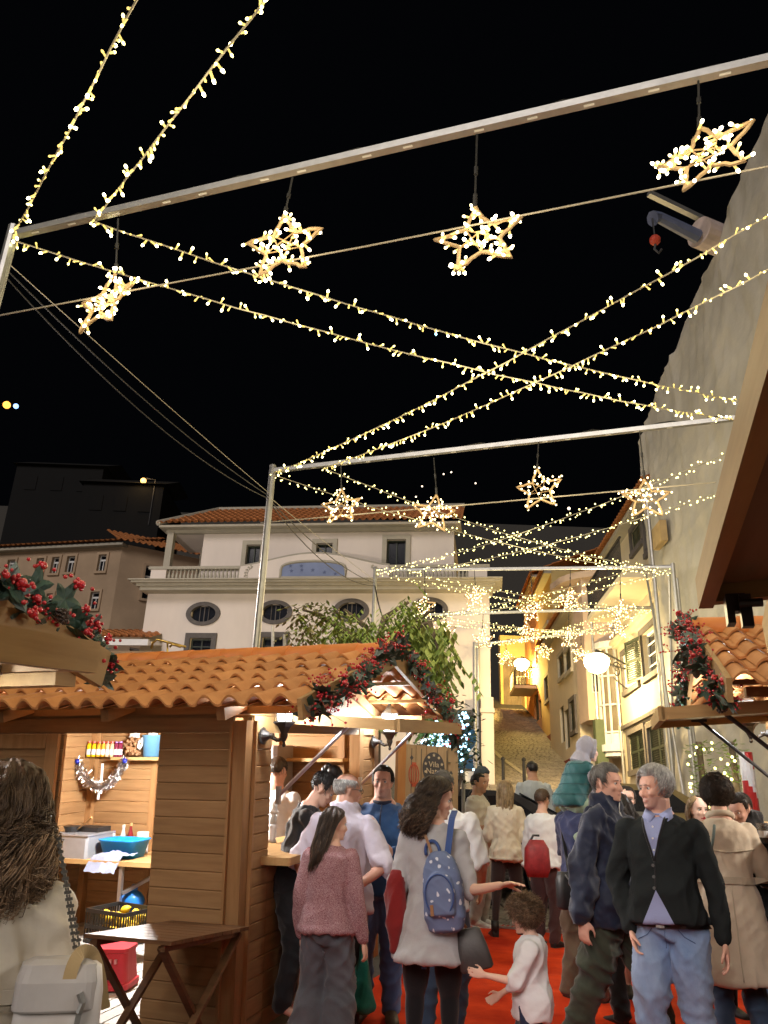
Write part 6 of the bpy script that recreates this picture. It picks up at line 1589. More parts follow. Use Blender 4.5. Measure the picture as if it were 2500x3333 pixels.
c_grey = cloth('grey_wool', (.09, .095, .11), .2); c_charc = cloth('charcoal_cloth', (.05, .052, .06), .2); c_black = cloth('black_cloth', (.012, .012, .014), .3); c_navy = cloth('navy_cloth', (.018, .024, .055), .25); c_navyj = cloth('navy_jacket', (.016, .022, .048), .3, bump=.2, rough=.6)
c_brownt = cloth('brown_cotton', (.12, .085, .055), .2); c_olive = cloth('olive_cotton', (.05, .058, .04), .3)
sh_brown = M('brown_leather', (.07, .04, .025), .5, .3, 8, .1); sh_black = M('black_leather', (.015, .014, .014), .45, .2, 8, .1); sh_white = M('white_trainer', (.7, .7, .68), .6, .05)
G = {}
# 1 woman at the left edge, her back to us
beige = cloth('beige_crepe', (.7, .62, .5), .06, .2, 60)
G['left'] = person('woman with long curly brown hair and beige dress at the left edge, back turned', 44, 2456, 2.25, -4, sk=0, female=1, top=dict(kind='dress', mat=beige, hem=.33, sleeve=.5, loose=.03, flare=.05, fold=.016, name='dress'), arms={'R': ((.2, .02, -1), (.04, .2, -1)), 'L': ARMREST['L']}, head=(-6, 2, 0), vox=.009, gvox=.012, seed=2, wide=1.08,
    hair=dict(kind='long', mats=[h_brown2, h_mid, h_caramel], env=[(.13, .1, .11, -.02), (.02, .112, .125, -.03), (-.06, .135, .14, -.05), (-.13, .15, .13, -.07), (-.2, .14, .1, -.08), (-.28, .1, .06, -.1)], n=4200, curl=.026, seed=5, thick=.0013, part=82, top=.03, segs=20, freq=2.0, tipw=.75))
# 2 server inside the stall
G['server'] = person('server with dark pinned up hair in a black t-shirt bending over the counter', 975, 2496, 6.25, 88, sk=0, female=1, H=1.62, base=ground(-.7, 6.25)+.1, lean=14, top=dict(kind='tee', mat=c_black, hem=.47, sleeve=.45, loose=.012), bottom=dict(kind='trousers', mat=c_black), head=(0, -34, 0), arms={'R': ((.1, .6, -.9), (.0, .9, -.35)), 'L': ((-.1, .55, -.9), (.1, .9, -.3))}, seed=4,
    hair=dict(kind='short', mat_=h_black, thick=.014, hl=.5, back=-.5, strands=500, slen=.05, seed=9, puff=.02, side=.02))
HB = G['server']['head']; b = MB(); rr = random.Random(3)
for k in range(9): b.ball(HB @ V3((rr.gauss(0, .025), -.03+rr.gauss(0, .03), .145+rr.gauss(0, .012))), rr.uniform(.03, .045), 10, 8)
b.build('hair_bun', h_black, G['server']['t'], True)
# 3 second stall hand
G['hand'] = person('stall hand in a white t-shirt mostly hidden behind the server', 903, 2488, 7.4, 20, sk=1, H=1.72, base=ground(-.9, 7.4)+.1, top=dict(kind='tee', mat=cloth('white_cotton', (.74, .74, .74), .05), hem=.46, sleeve=.45, loose=.016), bottom=dict(kind='trousers', mat=c_charc), seed=6, vox=.012, gvox=.016, eyes=False, hair=dict(kind='short', mat_=h_dark, strands=200, seed=2))
# 4 balding man in a lilac shirt
lilac = cloth('lilac_shirt', (.6, .56, .66), .06, .25, 90, rough=.75)
G['bald'] = person('balding grey haired man with glasses in a lilac shirt by the counter', 1128, 2500, 6.0, 22, sk=1, top=dict(kind='tee', mat=lilac, hem=.46, sleeve=.52, loose=.016, collar=.03, fold=.014, hemw=.01), bottom=dict(kind='trousers', mat=c_charc, loose=.014), shoes=dict(mat=sh_black), head=(50, -4, 0), wide=1.06, belly=.05, arms={'L': ((-.5, -.12, -1), (.55, -.5, -.5)), 'R': ((.5, -.12, -1), (-.55, -.5, -.5))}, seed=8, vox=.008, brows=(.3, .28, .26), stubble=False,
    hair=dict(kind='short', mat_=h_grey, mats=[h_grey, h_white], bald=True, thick=.008, strands=700, slen=.03, seed=3, back=-.55, side=.02, messy=.15))
glasses(G['bald'], .95)
# 5 girl in a tweed jacket
m_tweed, nt, bs = new_mat('red_tweed')
N, L = nt.nodes, nt.links; tc = N.new('ShaderNodeTexCoord'); wv = N.new('ShaderNodeTexWave'); wv.bands_direction = 'DIAGONAL'; wv.inputs['Scale'].default_value = 45; wv.inputs['Distortion'].default_value = 14; wv.inputs['Detail'].default_value = 2; wv.inputs['Detail Scale'].default_value = 3
L.new(tc.outputs['Object'], wv.inputs[0]); cr = N.new('ShaderNodeValToRGB'); cr.color_ramp.elements[0].color = (.2, .06, .075, 1); cr.color_ramp.elements[1].color = (.46, .3, .31, 1); cr.color_ramp.elements[0].position = .35; cr.color_ramp.elements[1].position = .65
L.new(wv.outputs[0], cr.inputs[0]); L.new(cr.outputs[0], bs.inputs['Base Color']); bs.inputs['Roughness'].default_value = .95; bp = N.new('ShaderNodeBump'); bp.inputs['Strength'].default_value = .4; bp.inputs['Distance'].default_value = .004; L.new(wv.outputs[0], bp.inputs['Height']); L.new(bp.outputs[0], bs.inputs['Normal'])
G['girl'] = person('girl with long straight dark hair, pinkish tweed jacket and wide grey trousers', 1086, 2612, 5.6, 12, sk=0, female=1, top=dict(kind='coat', mat=m_tweed, hem=.5, sleeve=1, loose=.021, flare=.02, fold=.006, name='jacket'), bottom=dict(kind='trousers', mat=c_grey, loose=.013, flare=.05, fold=.014), shoes=dict(mat=sh_black), head=(58, -6, 0), arms={'R': ((.22, -.06, -1), (.2, .12, -1)), 'L': ((-.2, -.02, -1), (.0, .35, -1))}, seed=10, wide=1.02, vox=.008,
    hair=dict(kind='long', mats=[h_dark, h_brown, h_mid], env=[(.13, .09, .11, -.02), (.02, .092, .105, -.03), (-.1, .1, .09, -.06), (-.25, .115, .07, -.1), (-.38, .085, .05, -.12)], n=1100, curl=.004, seed=7, part=82, top=.013, segs=12, tipw=.1))
# 6 man in blue
blue = cloth('blue_fleece', (.03, .085, .22), .12, .3, 120)
G['blue'] = person('dark haired man in a blue pullover and jeans facing us, holding a cup', 1250, 2480, 6.6, 186, sk=1, top=dict(kind='tee', mat=blue, hem=.46, sleeve=1, loose=.018, fold=.012, name='pullover'), bottom=dict(kind='trousers', mat=c_jean, loose=.012), shoes=dict(mat=sh_brown), head=(4, -2, 0), wide=1.16, belly=.05, stubble=True, arms={'L': ((-.18, .12, -1), (.55, .85, .12)), 'R': ((.18, .12, -1), (-.5, .9, .16))}, seed=12, brows=(.02, .016, .012), curl=(.8, .8),
    hair=dict(kind='short', mat_=h_dark, mats=[h_dark, h_salt], thick=.012, hl=.58, strands=700, slen=.035, seed=13, messy=.2))
# 7 woman with the backpack
grey_d = cloth('grey_jersey', (.42, .41, .42), .08, .4, 180)
K_hand = at(1628, 2882, 4.95)
G['curly'] = person('curly haired woman in a grey dress with a blue backpack, reaching to the boy', 1412, 2516, 5.2, 8, sk=0, female=1, top=dict(kind='dress', mat=grey_d, hem=.392, sleeve=.55, loose=.008, flare=.05, fold=.011, name='dress'), bottom=dict(kind='tights', mat=cloth('black_tights', (.01, .01, .012), .2)), shoes=dict(mat=sh_black), head=(86, -12, 0), arms={'R': ('ik', K_hand, (.3, -.2, -1)), 'L': ((-.2, -.05, -1), (-.03, .15, -1))}, seed=14, vox=.0065, wide=1.02, palms={'R': (0, -.2, -1)}, curl=(.5, .25),
    hair=dict(kind='long', mats=[h_dark, h_brown, h_mid], env=[(.13, .1, .12, -.02), (.02, .125, .135, -.03), (-.1, .15, .15, -.05), (-.18, .16, .14, -.07), (-.27, .12, .1, -.08)], n=3000, curl=.02, seed=15, part=82, top=.03, segs=16, freq=1.9, tipw=.35))
# 8 man behind her
G['behind'] = person('man with cropped dark hair in a white t-shirt hidden behind the curly haired woman', 1440, 2492, 6.2, 24, sk=2, top=dict(kind='tee', mat=MATS['white_cotton'], hem=.45, sleeve=.5, loose=.018), bottom=dict(kind='trousers', mat=c_djean), shoes=dict(mat=sh_black), seed=16, wide=1.1, arms={'R': ((.3, .1, -1), (-.2, .6, -.5))}, hair=dict(kind='short', mat_=h_salt, thick=.007, strands=300, slen=.015, seed=17), vox=.01, eyes=False)
# 9 man in a white t-shirt at the end of the carpet
G['whitet'] = person('man in cream t-shirt, pale jeans and white trainers at the carpet end', 1553, 2508, 10.75, 118, sk=2, top=dict(kind='tee', mat=cloth('cream_cotton', (.66, .63, .55), .08), hem=.47, sleeve=.5, loose=.02, fold=.016), bottom=dict(kind='trousers', mat=c_pjean, loose=.022), shoes=dict(mat=sh_white, sole=m_white), arms={'R': ((.25, .0, -1), (-.15, .9, .05)), 'L': ((-.2, .1, -1), (.3, .8, .1))}, head=(0, 0, 0), seed=18, stubble=True, vox=.011, gvox=.016, brows=(.015, .012, .01), hair=dict(kind='short', mat_=h_black, thick=.006, strands=300, slen=.015, seed=19, hl=.55))
# 10 woman in the cream dress
G['cream'] = person('woman with long fair hair in a short cream dress and black ankle boots', 1638, 2530, 10.1, 6, sk=0, female=1, top=dict(kind='dress', mat=cloth('cream_dress', (.66, .58, .44), .06), hem=.47, sleeve=.55, loose=.024, flare=.045, fold=.016, name='dress'), bottom=dict(kind='tights', mat=cloth('brown_tights', (.035, .02, .018), .2)), shoes=dict(mat=sh_black, boot=.1), feet={'L': (-.13, -.1), 'R': (.17, .12)}, arms={'R': ((.22, .05, -1), (.1, .5, -.6)), 'L': ((-.2, .1, -1), (.1, .7, -.4))}, seed=20, vox=.011, gvox=.015, eyes=False, head=(10, 0, 0),
    hair=dict(kind='long', mats=[h_blond2, h_blond, h_caramel], env=[(.13, .09, .11, -.02), (.02, .1, .11, -.03), (-.12, .1, .09, -.06), (-.3, .085, .06, -.1), (-.5, .05, .035, -.11)], n=700, curl=.008, seed=21, thick=.003, part=82, top=.014, segs=10))
# 11 person in a woolly hat
G['hat'] = person('person in a dark woolly hat and black jacket behind the man in white', 1565, 2494, 12.4, 130, sk=0, top=dict(kind='coat', mat=c_black, hem=.45, sleeve=1, loose=.035), bottom=dict(kind='trousers', mat=c_black), shoes=dict(mat=sh_black), seed=22, vox=.014, gvox=.02, eyes=False, hair=dict(kind='short', mat_=cloth('grey_knit', (.07, .09, .11), .2), thick=.02, hl=.25, side=-.05, back=-.4, strands=0, seed=5, puff=.03, nm='woolly_hat'))
# 13 man walking up the lane
G['far'] = person('man in a pale shirt and dark jeans walking away up the cobbled lane', 1736, 2468, 13.2, -8, sk=2, top=dict(kind='tee', mat=cloth('pale_blue_shirt', (.42, .46, .48), .08), hem=.47, sleeve=1, loose=.022), bottom=dict(kind='trousers', mat=c_djean), shoes=dict(mat=sh_black), seed=23, vox=.014, gvox=.02, eyes=False, lean=6, hair=dict(kind='short', mat_=h_black, thick=.008, strands=150, slen=.02, seed=23))
# 15 + 14 the man carrying a child
G['carrier'] = person('man with glasses, navy t-shirt and brown trousers carrying a child on his shoulders', 1866, 2520, 7.35, 62, sk=1, top=dict(kind='tee', mat=cloth('navy_tee', (.022, .028, .075), .2), hem=.46, sleeve=.5, loose=.022), bottom=dict(kind='trousers', mat=c_brownt, loose=.02, fold=.018), shoes=dict(mat=sh_brown), feet={'L': (-.11, -.06), 'R': (.11, .1)}, head=(18, -4, 0), seed=25, stubble=True, arms={'R': ((.35, .2, -1), (-.1, .75, .75)), 'L': ((-.3, .3, -.8), (.1, .6, .9))}, hair=dict(kind='short', mat_=h_black, thick=.011, strands=400, slen=.035, seed=26, hl=.62), brows=(.02, .015, .012))
glasses(G['carrier'], .95)
JC = G['carrier']; sp = JC['Wm'] @ (JC['neck']+V3((0, -.03, .05))); cloth('grey_fleece', (.3, .29, .33), .1); tealv = cloth('teal_quilt', (.012, .075, .08), .2, rough=.5)
px_, Dn = None, sp.y
def person_at(label, W, az, H, base, **k):
    d = W-CAM; z = d.dot(FW); return person(label, CX+F*d.dot(RT)/z, CY-F*d.dot(UP)/z, W.y, az, H=H, base=base, **k)
cb = sp.z-.505*1.2+.02
G['child'] = person_at('child in a grey hood and teal quilted vest riding on a man\'s shoulders', V3((sp.x-.2, sp.y-.02, 1.6)), 80, 1.2, cb, sk=3, child=1, top=dict(kind='tee', mat=tealv, hem=.47, sleeve=0, loose=.05, fold=.006, name='quilted_vest', hemw=.01), bottom=dict(kind='trousers', mat=cloth('sage_cotton', (.2, .26, .18), .12), loose=.018), shoes=dict(mat=sh_brown), feet={'L': (-.13, .2, .3), 'R': (.13, .2, .3)}, head=(10, -6, 0), lean=24, arms={'R': ((.12, .5, -.9), (-.05, 1, -.1)), 'L': ((-.12, .5, -.9), (.1, 1, .05))}, seed=27, ears=False, hair=dict(kind='short', mat_=h_brown, thick=.006, hl=.6, strands=100, seed=4))
J = G['child']; b = MB()
Hc = J['head']; R3_ = Hc.to_3x3(); hs_c = .125*1.2*1.22/.23
b.ball(Hc @ (V3((0, -.035, .02))*hs_c), tuple(v*hs_c for v in (.1, .112, .132)), 18, 12, 0, R3_); b.tube([Hc @ (V3((0, -.07, -.05))*hs_c), Hc @ (V3((0, -.09, -.15))*hs_c)], [.09*hs_c, .12*hs_c], 14)
b.tube([Hc @ (V3((.088*cos(a), .045+.015*sin(a), .0+.118*sin(a)))*hs_c) for a in [R(-50+k*14) for k in range(21)]], .016*hs_c, 8)
remesh('hood', b, MATS['grey_fleece'], J['t'], .008, 3, folds('x', .006, 8)); b = MB()
for s_ in 'LR': a, e, w_ = J['arm'][s_]; limb(b, a, e, e.lerp(w_, .95), [(0, .055), (.3, .052), (.55, .05), (.8, .043), (1, .036)], 12)
remesh('sleeve', b, MATS['grey_fleece'], J['t'], .012, 3, folds('h', .009, 5))
# 16 white top and red backpack
G['redpack'] = person('person in a loose white top with a red backpack, behind the child carrier', 1762, 2566, 9.6, 40, sk=0, female=1, H=1.62, top=dict(kind='coat', mat=MATS['white_cotton'], hem=.5, sleeve=.95, loose=.04, flare=.04), bottom=dict(kind='trousers', mat=cloth('wine_cotton', (.06, .03, .03), .2)), shoes=dict(mat=sh_black), seed=28, vox=.012, gvox=.016, eyes=False, hair=dict(kind='short', mat_=h_brown, strands=200, seed=6, thick=.02))
# 17 man in the navy jacket
G['navy'] = person('man in a zipped navy jacket and olive trousers walking past, looking right', 1952, 2474, 5.85, 128, sk=1, top=dict(kind='tee', mat=c_navyj, hem=.43, sleeve=1, loose=.03, collar=.04, fold=.02, name='jacket', hemw=.015), bottom=dict(kind='trousers', mat=c_olive, loose=.026, fold=.02), shoes=dict(mat=sh_black), head=(8, -2, 0), feet={'L': (-.09, .3), 'R': (.1, -.26)}, arms={'R': ((.22, -.25, -1), (.1, .0, -1)), 'L': ((-.2, .2, -1), (-.06, .5, -.9))}, seed=30, wide=1.0, belly=.03, brows=(.08, .07, .06), hair=dict(kind='short', mat_=h_grey2, mats=[h_grey2, h_salt], thick=.014, hl=.52, strands=700, slen=.04, seed=31, messy=.15, puff=.01))
# 18 dark curls behind
G['darkcurl'] = person('woman with long dark curls behind the men in navy jacket and black cardigan', 2012, 2572, 6.7, -10, sk=0, female=1, top=dict(kind='tee', mat=c_black, hem=.47, sleeve=1, loose=.025), bottom=dict(kind='trousers', mat=c_black), shoes=dict(mat=sh_black), seed=32, vox=.012, gvox=.016, eyes=False, hair=dict(kind='long', mats=[h_black, h_dark, h_brown], env=[(.13, .1, .12, -.02), (.0, .125, .13, -.04), (-.15, .15, .13, -.07), (-.35, .15, .11, -.1), (-.48, .1, .08, -.12)], n=1200, curl=.022, seed=33, thick=.002, segs=14, freq=1.8, part=82, top=.022))
# 19 woman with her hand at her mouth
polka, nt, bs = new_mat('polka_dot'); N, L = nt.nodes, nt.links; tc = N.new('ShaderNodeTexCoord'); vo = N.new('ShaderNodeTexVoronoi'); vo.inputs['Scale'].default_value = 34; vo.inputs['Randomness'].default_value = .3; L.new(tc.outputs['Object'], vo.inputs['Vector']); cr = N.new('ShaderNodeValToRGB'); cr.color_ramp.interpolation = 'CONSTANT'; cr.color_ramp.elements[0].color = (.6, .62, .7, 1); cr.color_ramp.elements[1].color = (.03, .035, .09, 1); cr.color_ramp.elements[1].position = .3; L.new(vo.outputs['Distance'], cr.inputs[0]); L.new(cr.outputs[0], bs.inputs['Base Color']); bs.inputs['Roughness'].default_value = .8
mouth = at(2046, 2652, 7.35)
G['polka'] = person('woman with dark tied-back hair in a navy polka dot dress, hand at her mouth', 2035, 2548, 7.6, 186, sk=0, female=1, top=dict(kind='dress', mat=polka, hem=.3, sleeve=.9, loose=.02, flare=.05, name='dress'), shoes=dict(mat=sh_black), arms={'L': ('ik', mouth, (-.3, .2, -1))}, seed=34, vox=.0085, gvox=.016, curl=(.9, .5), head=(4, 0, 0), brows=(.02, .014, .01), hair=dict(kind='short', mat_=h_dark, thick=.012, hl=.6, strands=500, slen=.08, seed=35, messy=.06, side=.0))
# 20 the man in the black cardigan
m_card = cloth('black_knit', (.014, .017, .018), .25, .6, 200); m_ltshirt = cloth('pale_blue_oxford', (.3, .34, .56), .08, .2, 120)
m_cardv = two_cloth('cardigan_over_shirt', (.014, .017, .018), (.3, .34, .56), (1.83, .667, .28, .585, .5, .022))
G['card'] = person('grey haired man in a black cardigan, light blue shirt and jeans, hand in his pocket', 2132, 2484, 5.25, 206, sk=1, top=dict(kind='tee', mat=m_cardv, hem=.5, sleeve=1, loose=.014, fold=.009, name='cardigan', hemw=.004), bottom=dict(kind='trousers', mat=c_ljean, loose=.016, fold=.017), shoes=dict(mat=sh_brown), head=(42, -4, 0), wide=1.05, belly=.075, stubble=True, arms={'L': ((-.26, -.02, -1), (-.08, .12, -1)), 'R': ((.3, -.05, -1), (-.32, .36, -1))}, feet={'L': (-.14, .02), 'R': (.13, .1)}, seed=36, vox=.0065, gvox=.011, brows=(.12, .11, .1), curl=(.45, .6), hair=dict(kind='short', mat_=h_grey, mats=[h_grey, h_white], thick=.02, hl=.5, strands=1700, slen=.07, seed=37, messy=.3, puff=.014, back=-.62))
# 21 fair woman facing us
G['fair'] = person('fair haired woman with red lipstick facing us between two heads', 2262, 2572, 7.1, 172, sk=3, female=1, H=1.62, top=dict(kind='tee', mat=c_black, hem=.46, sleeve=1, loose=.025), bottom=dict(kind='trousers', mat=c_black), shoes=dict(mat=sh_black), lips=m_redlip, seed=38, vox=.009, gvox=.018, brows=(.1, .06, .03), hair=dict(kind='long', mats=[h_blond2, h_mid, h_blond], env=[(.13, .09, .11, -.02), (.0, .1, .11, -.03), (-.15, .1, .09, -.04), (-.35, .09, .06, -.05)], n=600, curl=.006, seed=39, part=82, top=.014))
# 22 woman in the trench coat
trench = cloth('beige_trench', (.6, .5, .38), .08, .15, 60, rough=.7)
G['trench'] = person('woman with short dark wavy hair in a long belted beige trench coat', 2328, 2520, 6.1, 14, sk=0, female=1, top=dict(kind='coat', mat=trench, hem=.245, sleeve=1, loose=.03, flare=.06, fold=.01, name='trench_coat'), bottom=dict(kind='trousers', mat=c_djean, loose=.008), shoes=dict(mat=sh_brown), arms={'R': ((.35, .1, -1), (.0, .95, .25)), 'L': ARMREST['L']}, head=(-4, -3, 0), seed=40, wide=1.05, vox=.008, curl=(.5, .8), hair=dict(kind='short', mat_=h_dark, mats=[h_dark, h_brown], thick=.032, hl=.4, side=-.5, back=-.85, strands=1500, slen=.09, seed=41, messy=.35, puff=.025, curl=.25))
# 23 man looking down at right
G['right'] = person('dark haired man in a black jacket looking down at the right edge', 2418, 2566, 6.5, 232, sk=1, top=dict(kind='tee', mat=c_black, hem=.45, sleeve=1, loose=.026, fold=.018, name='jacket', collar=.06), bottom=dict(kind='trousers', mat=c_djean), shoes=dict(mat=sh_black), head=(8, -24, 0), arms={'R': ((.2, .2, -1), (-.2, .9, .1)), 'L': ((-.2, .2, -1), (.3, .9, .1))}, seed=42, hair=dict(kind='short', mat_=h_dark, thick=.013, hl=.5, strands=500, slen=.03, seed=43), brows=(.02, .015, .01))
# 24 the boy
G['boy'] = person('small boy with curly brown hair, a white shirt and navy trousers, facing left', 1722, 2916, 5.0, -78, sk=3, child=1, top=dict(kind='tee', mat=cloth('white_linen', (.74, .74, .76), .05, .3, 80), hem=.42, sleeve=.62, loose=.018, fold=.012, hemw=.012), bottom=dict(kind='trousers', mat=c_navy, loose=.016), shoes=dict(mat=sh_brown), head=(-4, -10, 0), arms={'L': ((-.1, .45, -.9), (.0, 1, .12)), 'R': ((.12, .2, -1), (0, .8, -.5))}, seed=44, vox=.006, gvox=.01, brows=(.2, .13, .07), curl=(.3, .5), hair=dict(kind='short', mat_=h_mid, mats=[h_mid, h_caramel], thick=.026, hl=.52, side=-.25, back=-.75, strands=2600, slen=.1, seed=45, messy=.7, puff=.02, curl=1.5))
# ================================================================ what stands in and on the left stall
LA_ = lambda px, py, v: MA @ V3((lambda q: (-q[0], v, q[1]))(near_(px, py, v)))       # point of the plane v inside the stall
def loc_on(px, py, v): x, z = near_(px, py, v); return V3((-x, v, z))
zs_ = loc_on(360, 2462, SW-.22).z
b = MB(); b.box((-1.55, SW-.17, zs_-.02), (2.6, .25, .03)); b.build('shelf', m_lightx, SA)
for x in (-.35, -1.05, -1.75, -2.45):
    b = MB(); b.box((x, SW-.07, zwA/2), (.07, .05, zwA-.1)); b.build('wall_stud', m_post, SA)
zt_ = loc_on(340, 2800, SW-.75).z
xa_, xb_ = loc_on(205, 2815, SW-.75).x, loc_on(470, 2800, SW-.75).x+.5
b = MB(); b.box(((xa_-.4+xb_)/2, SW-.42, zt_-.02), (xb_-xa_+.4, .72, .04)); WT = b.build('work_table', m_lightx, SA)
b = MB(); p = loc_on(398, 2815, SW-.75); b.bar((p.x, p.y, p.z), (p.x, p.y, .08), .035, .035); b.bar((p.x+.3, p.y+.5, p.z-.02), (p.x+.02, p.y, .5), .03); b.build('leg', MATS['brushed_steel'], WT)
def in_stall(name, label, cat, v, px, py, group=None):
    p = loc_on(px, py, v); return thing(name, label, cat, group=group, mat=MA @ Matrix.Translation(p))
m_clear = M('pale_glass', (.5, .52, .52), .15, .05, spec=.6); m_amber = M('dark_drink', (.06, .025, .01), .12, .1, spec=.6)
def bottle(t, r, h, body, cap, label=None, neck=.35, cap_r=None):
    b = MB(); b.lathe([(r*.9, 0), (r, .008), (r, h*(1-neck-.1)), (r*.45, h*(1-neck*.55)), (r*.38, h*.9), (r*.4, h*.93)], 12); b.build('body', body, t, True)
    b = MB(); cr = cap_r or r*.46; b.lathe([(cr, h*.9), (cr, h), (cr*.7, h*1.005)], 12); b.build('cap', cap, t)
    if label: b = MB(); b.lathe([(r*1.01, h*.14), (r*1.01, h*.5)], 12); b.build('label', label, t)
cap_r = M('red_cap', (.5, .05, .03), .4); cap_p = M('purple_cap', (.16, .05, .25), .4); cap_w = M('pale_cap', (.6, .6, .58), .4); m_lab = M('paper_label', (.62, .6, .6), .7)
jc = {'y': M('yellow_juice', (.62, .4, .01), .2), 'o': M('orange_juice', (.6, .3, .03), .2), 'p': M('pale_juice', (.55, .38, .22), .2), 'v': M('berry_juice', (.16, .02, .05), .2)}
for (px, k) in ((287, 'y'), (303, 'y'), (319, 'o'), (334, 'o'), (348, 'p'), (362, 'p'), (376, 'v'), (389, 'v')):
    lab = {'y': 'yellow juice bottle with a red cap on the stall shelf', 'o': 'orange juice bottle with a red cap on the stall shelf', 'p': 'pale peach juice bottle on the stall shelf', 'v': 'dark berry juice bottle with a purple cap on the stall shelf'}[k]
    t = in_stall('juice_bottle', lab, 'bottle', SW-.2, px, 2466, {'y': 'yellow juice bottles', 'o': 'orange juice bottles', 'p': 'peach juice bottles', 'v': 'berry juice bottles'}[k]); t.matrix_world.translation.z = (MA @ V3((loc_on(px, 2466, SW-.2).x, SW-.2, zs_-.005))).z
    bottle(t, .024, .155, jc[k], cap_p if k == 'v' else cap_r, m_lab, .12, .02)
for i, (px, hh, m) in enumerate(((232, .2, m_amber), (252, .23, m_amber), (270, .24, m_clear))):
    t = thing('bottle', ['squat dark bottle at the left end of the shelf', 'tall dark bottle second on the shelf', 'tall clear necked bottle beside the yellow juice'][i], 'bottle', mat=MA @ Matrix.Translation(V3((loc_on(px, 2462, SW-.17).x, SW-.17, zs_-.005)))); bottle(t, .036, hh, m, cap_w, m_lab if i == 1 else None, .4)
t = thing('nut_bag', 'clear bag full of brown nuts on the shelf', 'bag', mat=MA @ Matrix.Translation(V3((loc_on(432, 2470, SW-.2).x, SW-.2, zs_))))
rb_ = random.Random(4); b = MB()
for _ in range(60): b.ball((rb_.uniform(-.06, .06), rb_.uniform(-.05, .05), .02+rb_.random()*.17), .019, 6, 5)
o = b.build('nuts', M('nut', (.25, .13, .06), .6, .3), t, True); o['kind'] = 'stuff'
b = MB(); b.loft([((0, 0, z), V3((1, 0, 0)), V3((0, 1, 0)), rx, ry) for z, rx, ry in ((.19, .07, .05), (.215, .055, .02), (.24, .075, .012))], 12); b.build('bag_neck', m_clear, t)
t = thing('nut_bag', 'small bag of nuts leaning between the juice and the big bag', 'bag', mat=MA @ Matrix.Translation(V3((loc_on(402, 2470, SW-.12).x, SW-.12, zs_)))); b = MB()
for _ in range(26): b.ball((rb_.uniform(-.035, .035), rb_.uniform(-.03, .03), .02+rb_.random()*.12), .018, 6, 5)
o = b.build('nuts', MATS['nut'], t, True); o['kind'] = 'stuff'
t = thing('bucket', 'blue bucket with a white hooked handle at the right end of the shelf', 'bucket', mat=MA @ Matrix.Translation(V3((loc_on(492, 2472, SW-.22).x, SW-.22, zs_))))
b = MB(); b.lathe([(.085, 0), (.1, .2), (.108, .205), (.108, .215), (.1, .215)], 18); b.build('body', M('bucket_blue', (.08, .2, .33), .4), t, True)
b = MB(); b.tube([(-.1, -.02, .19), (-.125, -.05, .15), (-.12, -.07, .09), (-.085, -.09, .08), (-.06, -.095, .12), (-.065, -.095, .17)], .012, 7); b.build('handle', m_white, t, True)
b = MB(); b.lathe([(.05, .215), (.05, .29), (.045, .3)], 12); b.build('jar', m_clear, t)
# tinsel with blue baubles
pts = [loc_on(*q, SW-.32) for q in ((190, 2548), (225, 2515), (245, 2478), (270, 2520), (300, 2552), (330, 2562), (362, 2545), (390, 2505), (408, 2476))]
t = thing('tinsel', 'silver tinsel swag with two blue baubles hung from the shelf', 'tinsel', mat=MA.copy()); b = MB(); w_ = smooth_path([V3(p) for p in pts], 6); b.tube(w_, .006, 4)
for _ in range(2600):
    p = rb_.choice(w_)+V3((rb_.gauss(0, .006),)*3); d = V3((rb_.gauss(0, 1), rb_.gauss(0, 1), rb_.gauss(0, 1))).normalized()*.055; s = d.orthogonal().normalized()*.0026; b.add([p-s, p+s, p+d+s, p+d-s], [(0, 1, 2, 3)])
o = b.build('strands', M('silver_foil', (.85, .87, .9), .18, .05, metal=1), t, recalc=False); o['kind'] = 'stuff'
for q in ((252, 2478), (406, 2476)): b = MB(); b.ball(loc_on(*q, SW-.35), .026, 14, 10); b.build('bauble', M('blue_bauble', (.03, .04, .4), .15, .05, metal=.6), t, True)
p0, p1, p2, p3 = (loc_on(*q, SW-.052) for q in ((215, 2676), (258, 2680), (276, 2563), (232, 2563)))
t = thing('notice', 'white handwritten notice pinned to the back wall of the stall', 'notice', mat=MA.copy()); b = MB(); b.prism([p0, p1, p2, p3], (0, 0, 0), (0, -.004, 0)); b.build('sheet', M('paper_blue', (.6, .64, .8), .7), t)
b = MB()
for k in range(9):
    f = .12+k*.085; a, c = p3.lerp(p0, f), p2.lerp(p1, f); q = a.lerp(c, .15); e = a.lerp(c, .55+.3*rb_.random()); b.bar(q-V3((0, .0065, 0)), e-V3((0, .0065, 0)), .002, .006)
b.build('handwriting', M('ink', (.12, .14, .3), .7), t)
t = thing('paddle', 'white handled paddle hanging below the shelf', 'paddle', mat=MA.copy()); b = MB(); b.bar(loc_on(334, 2485, SW-.3), loc_on(329, 2555, SW-.3), .022, .012); b.bar(loc_on(324, 2568, SW-.3), loc_on(319, 2602, SW-.3), .022, .014); b.build('handle', m_white, t)
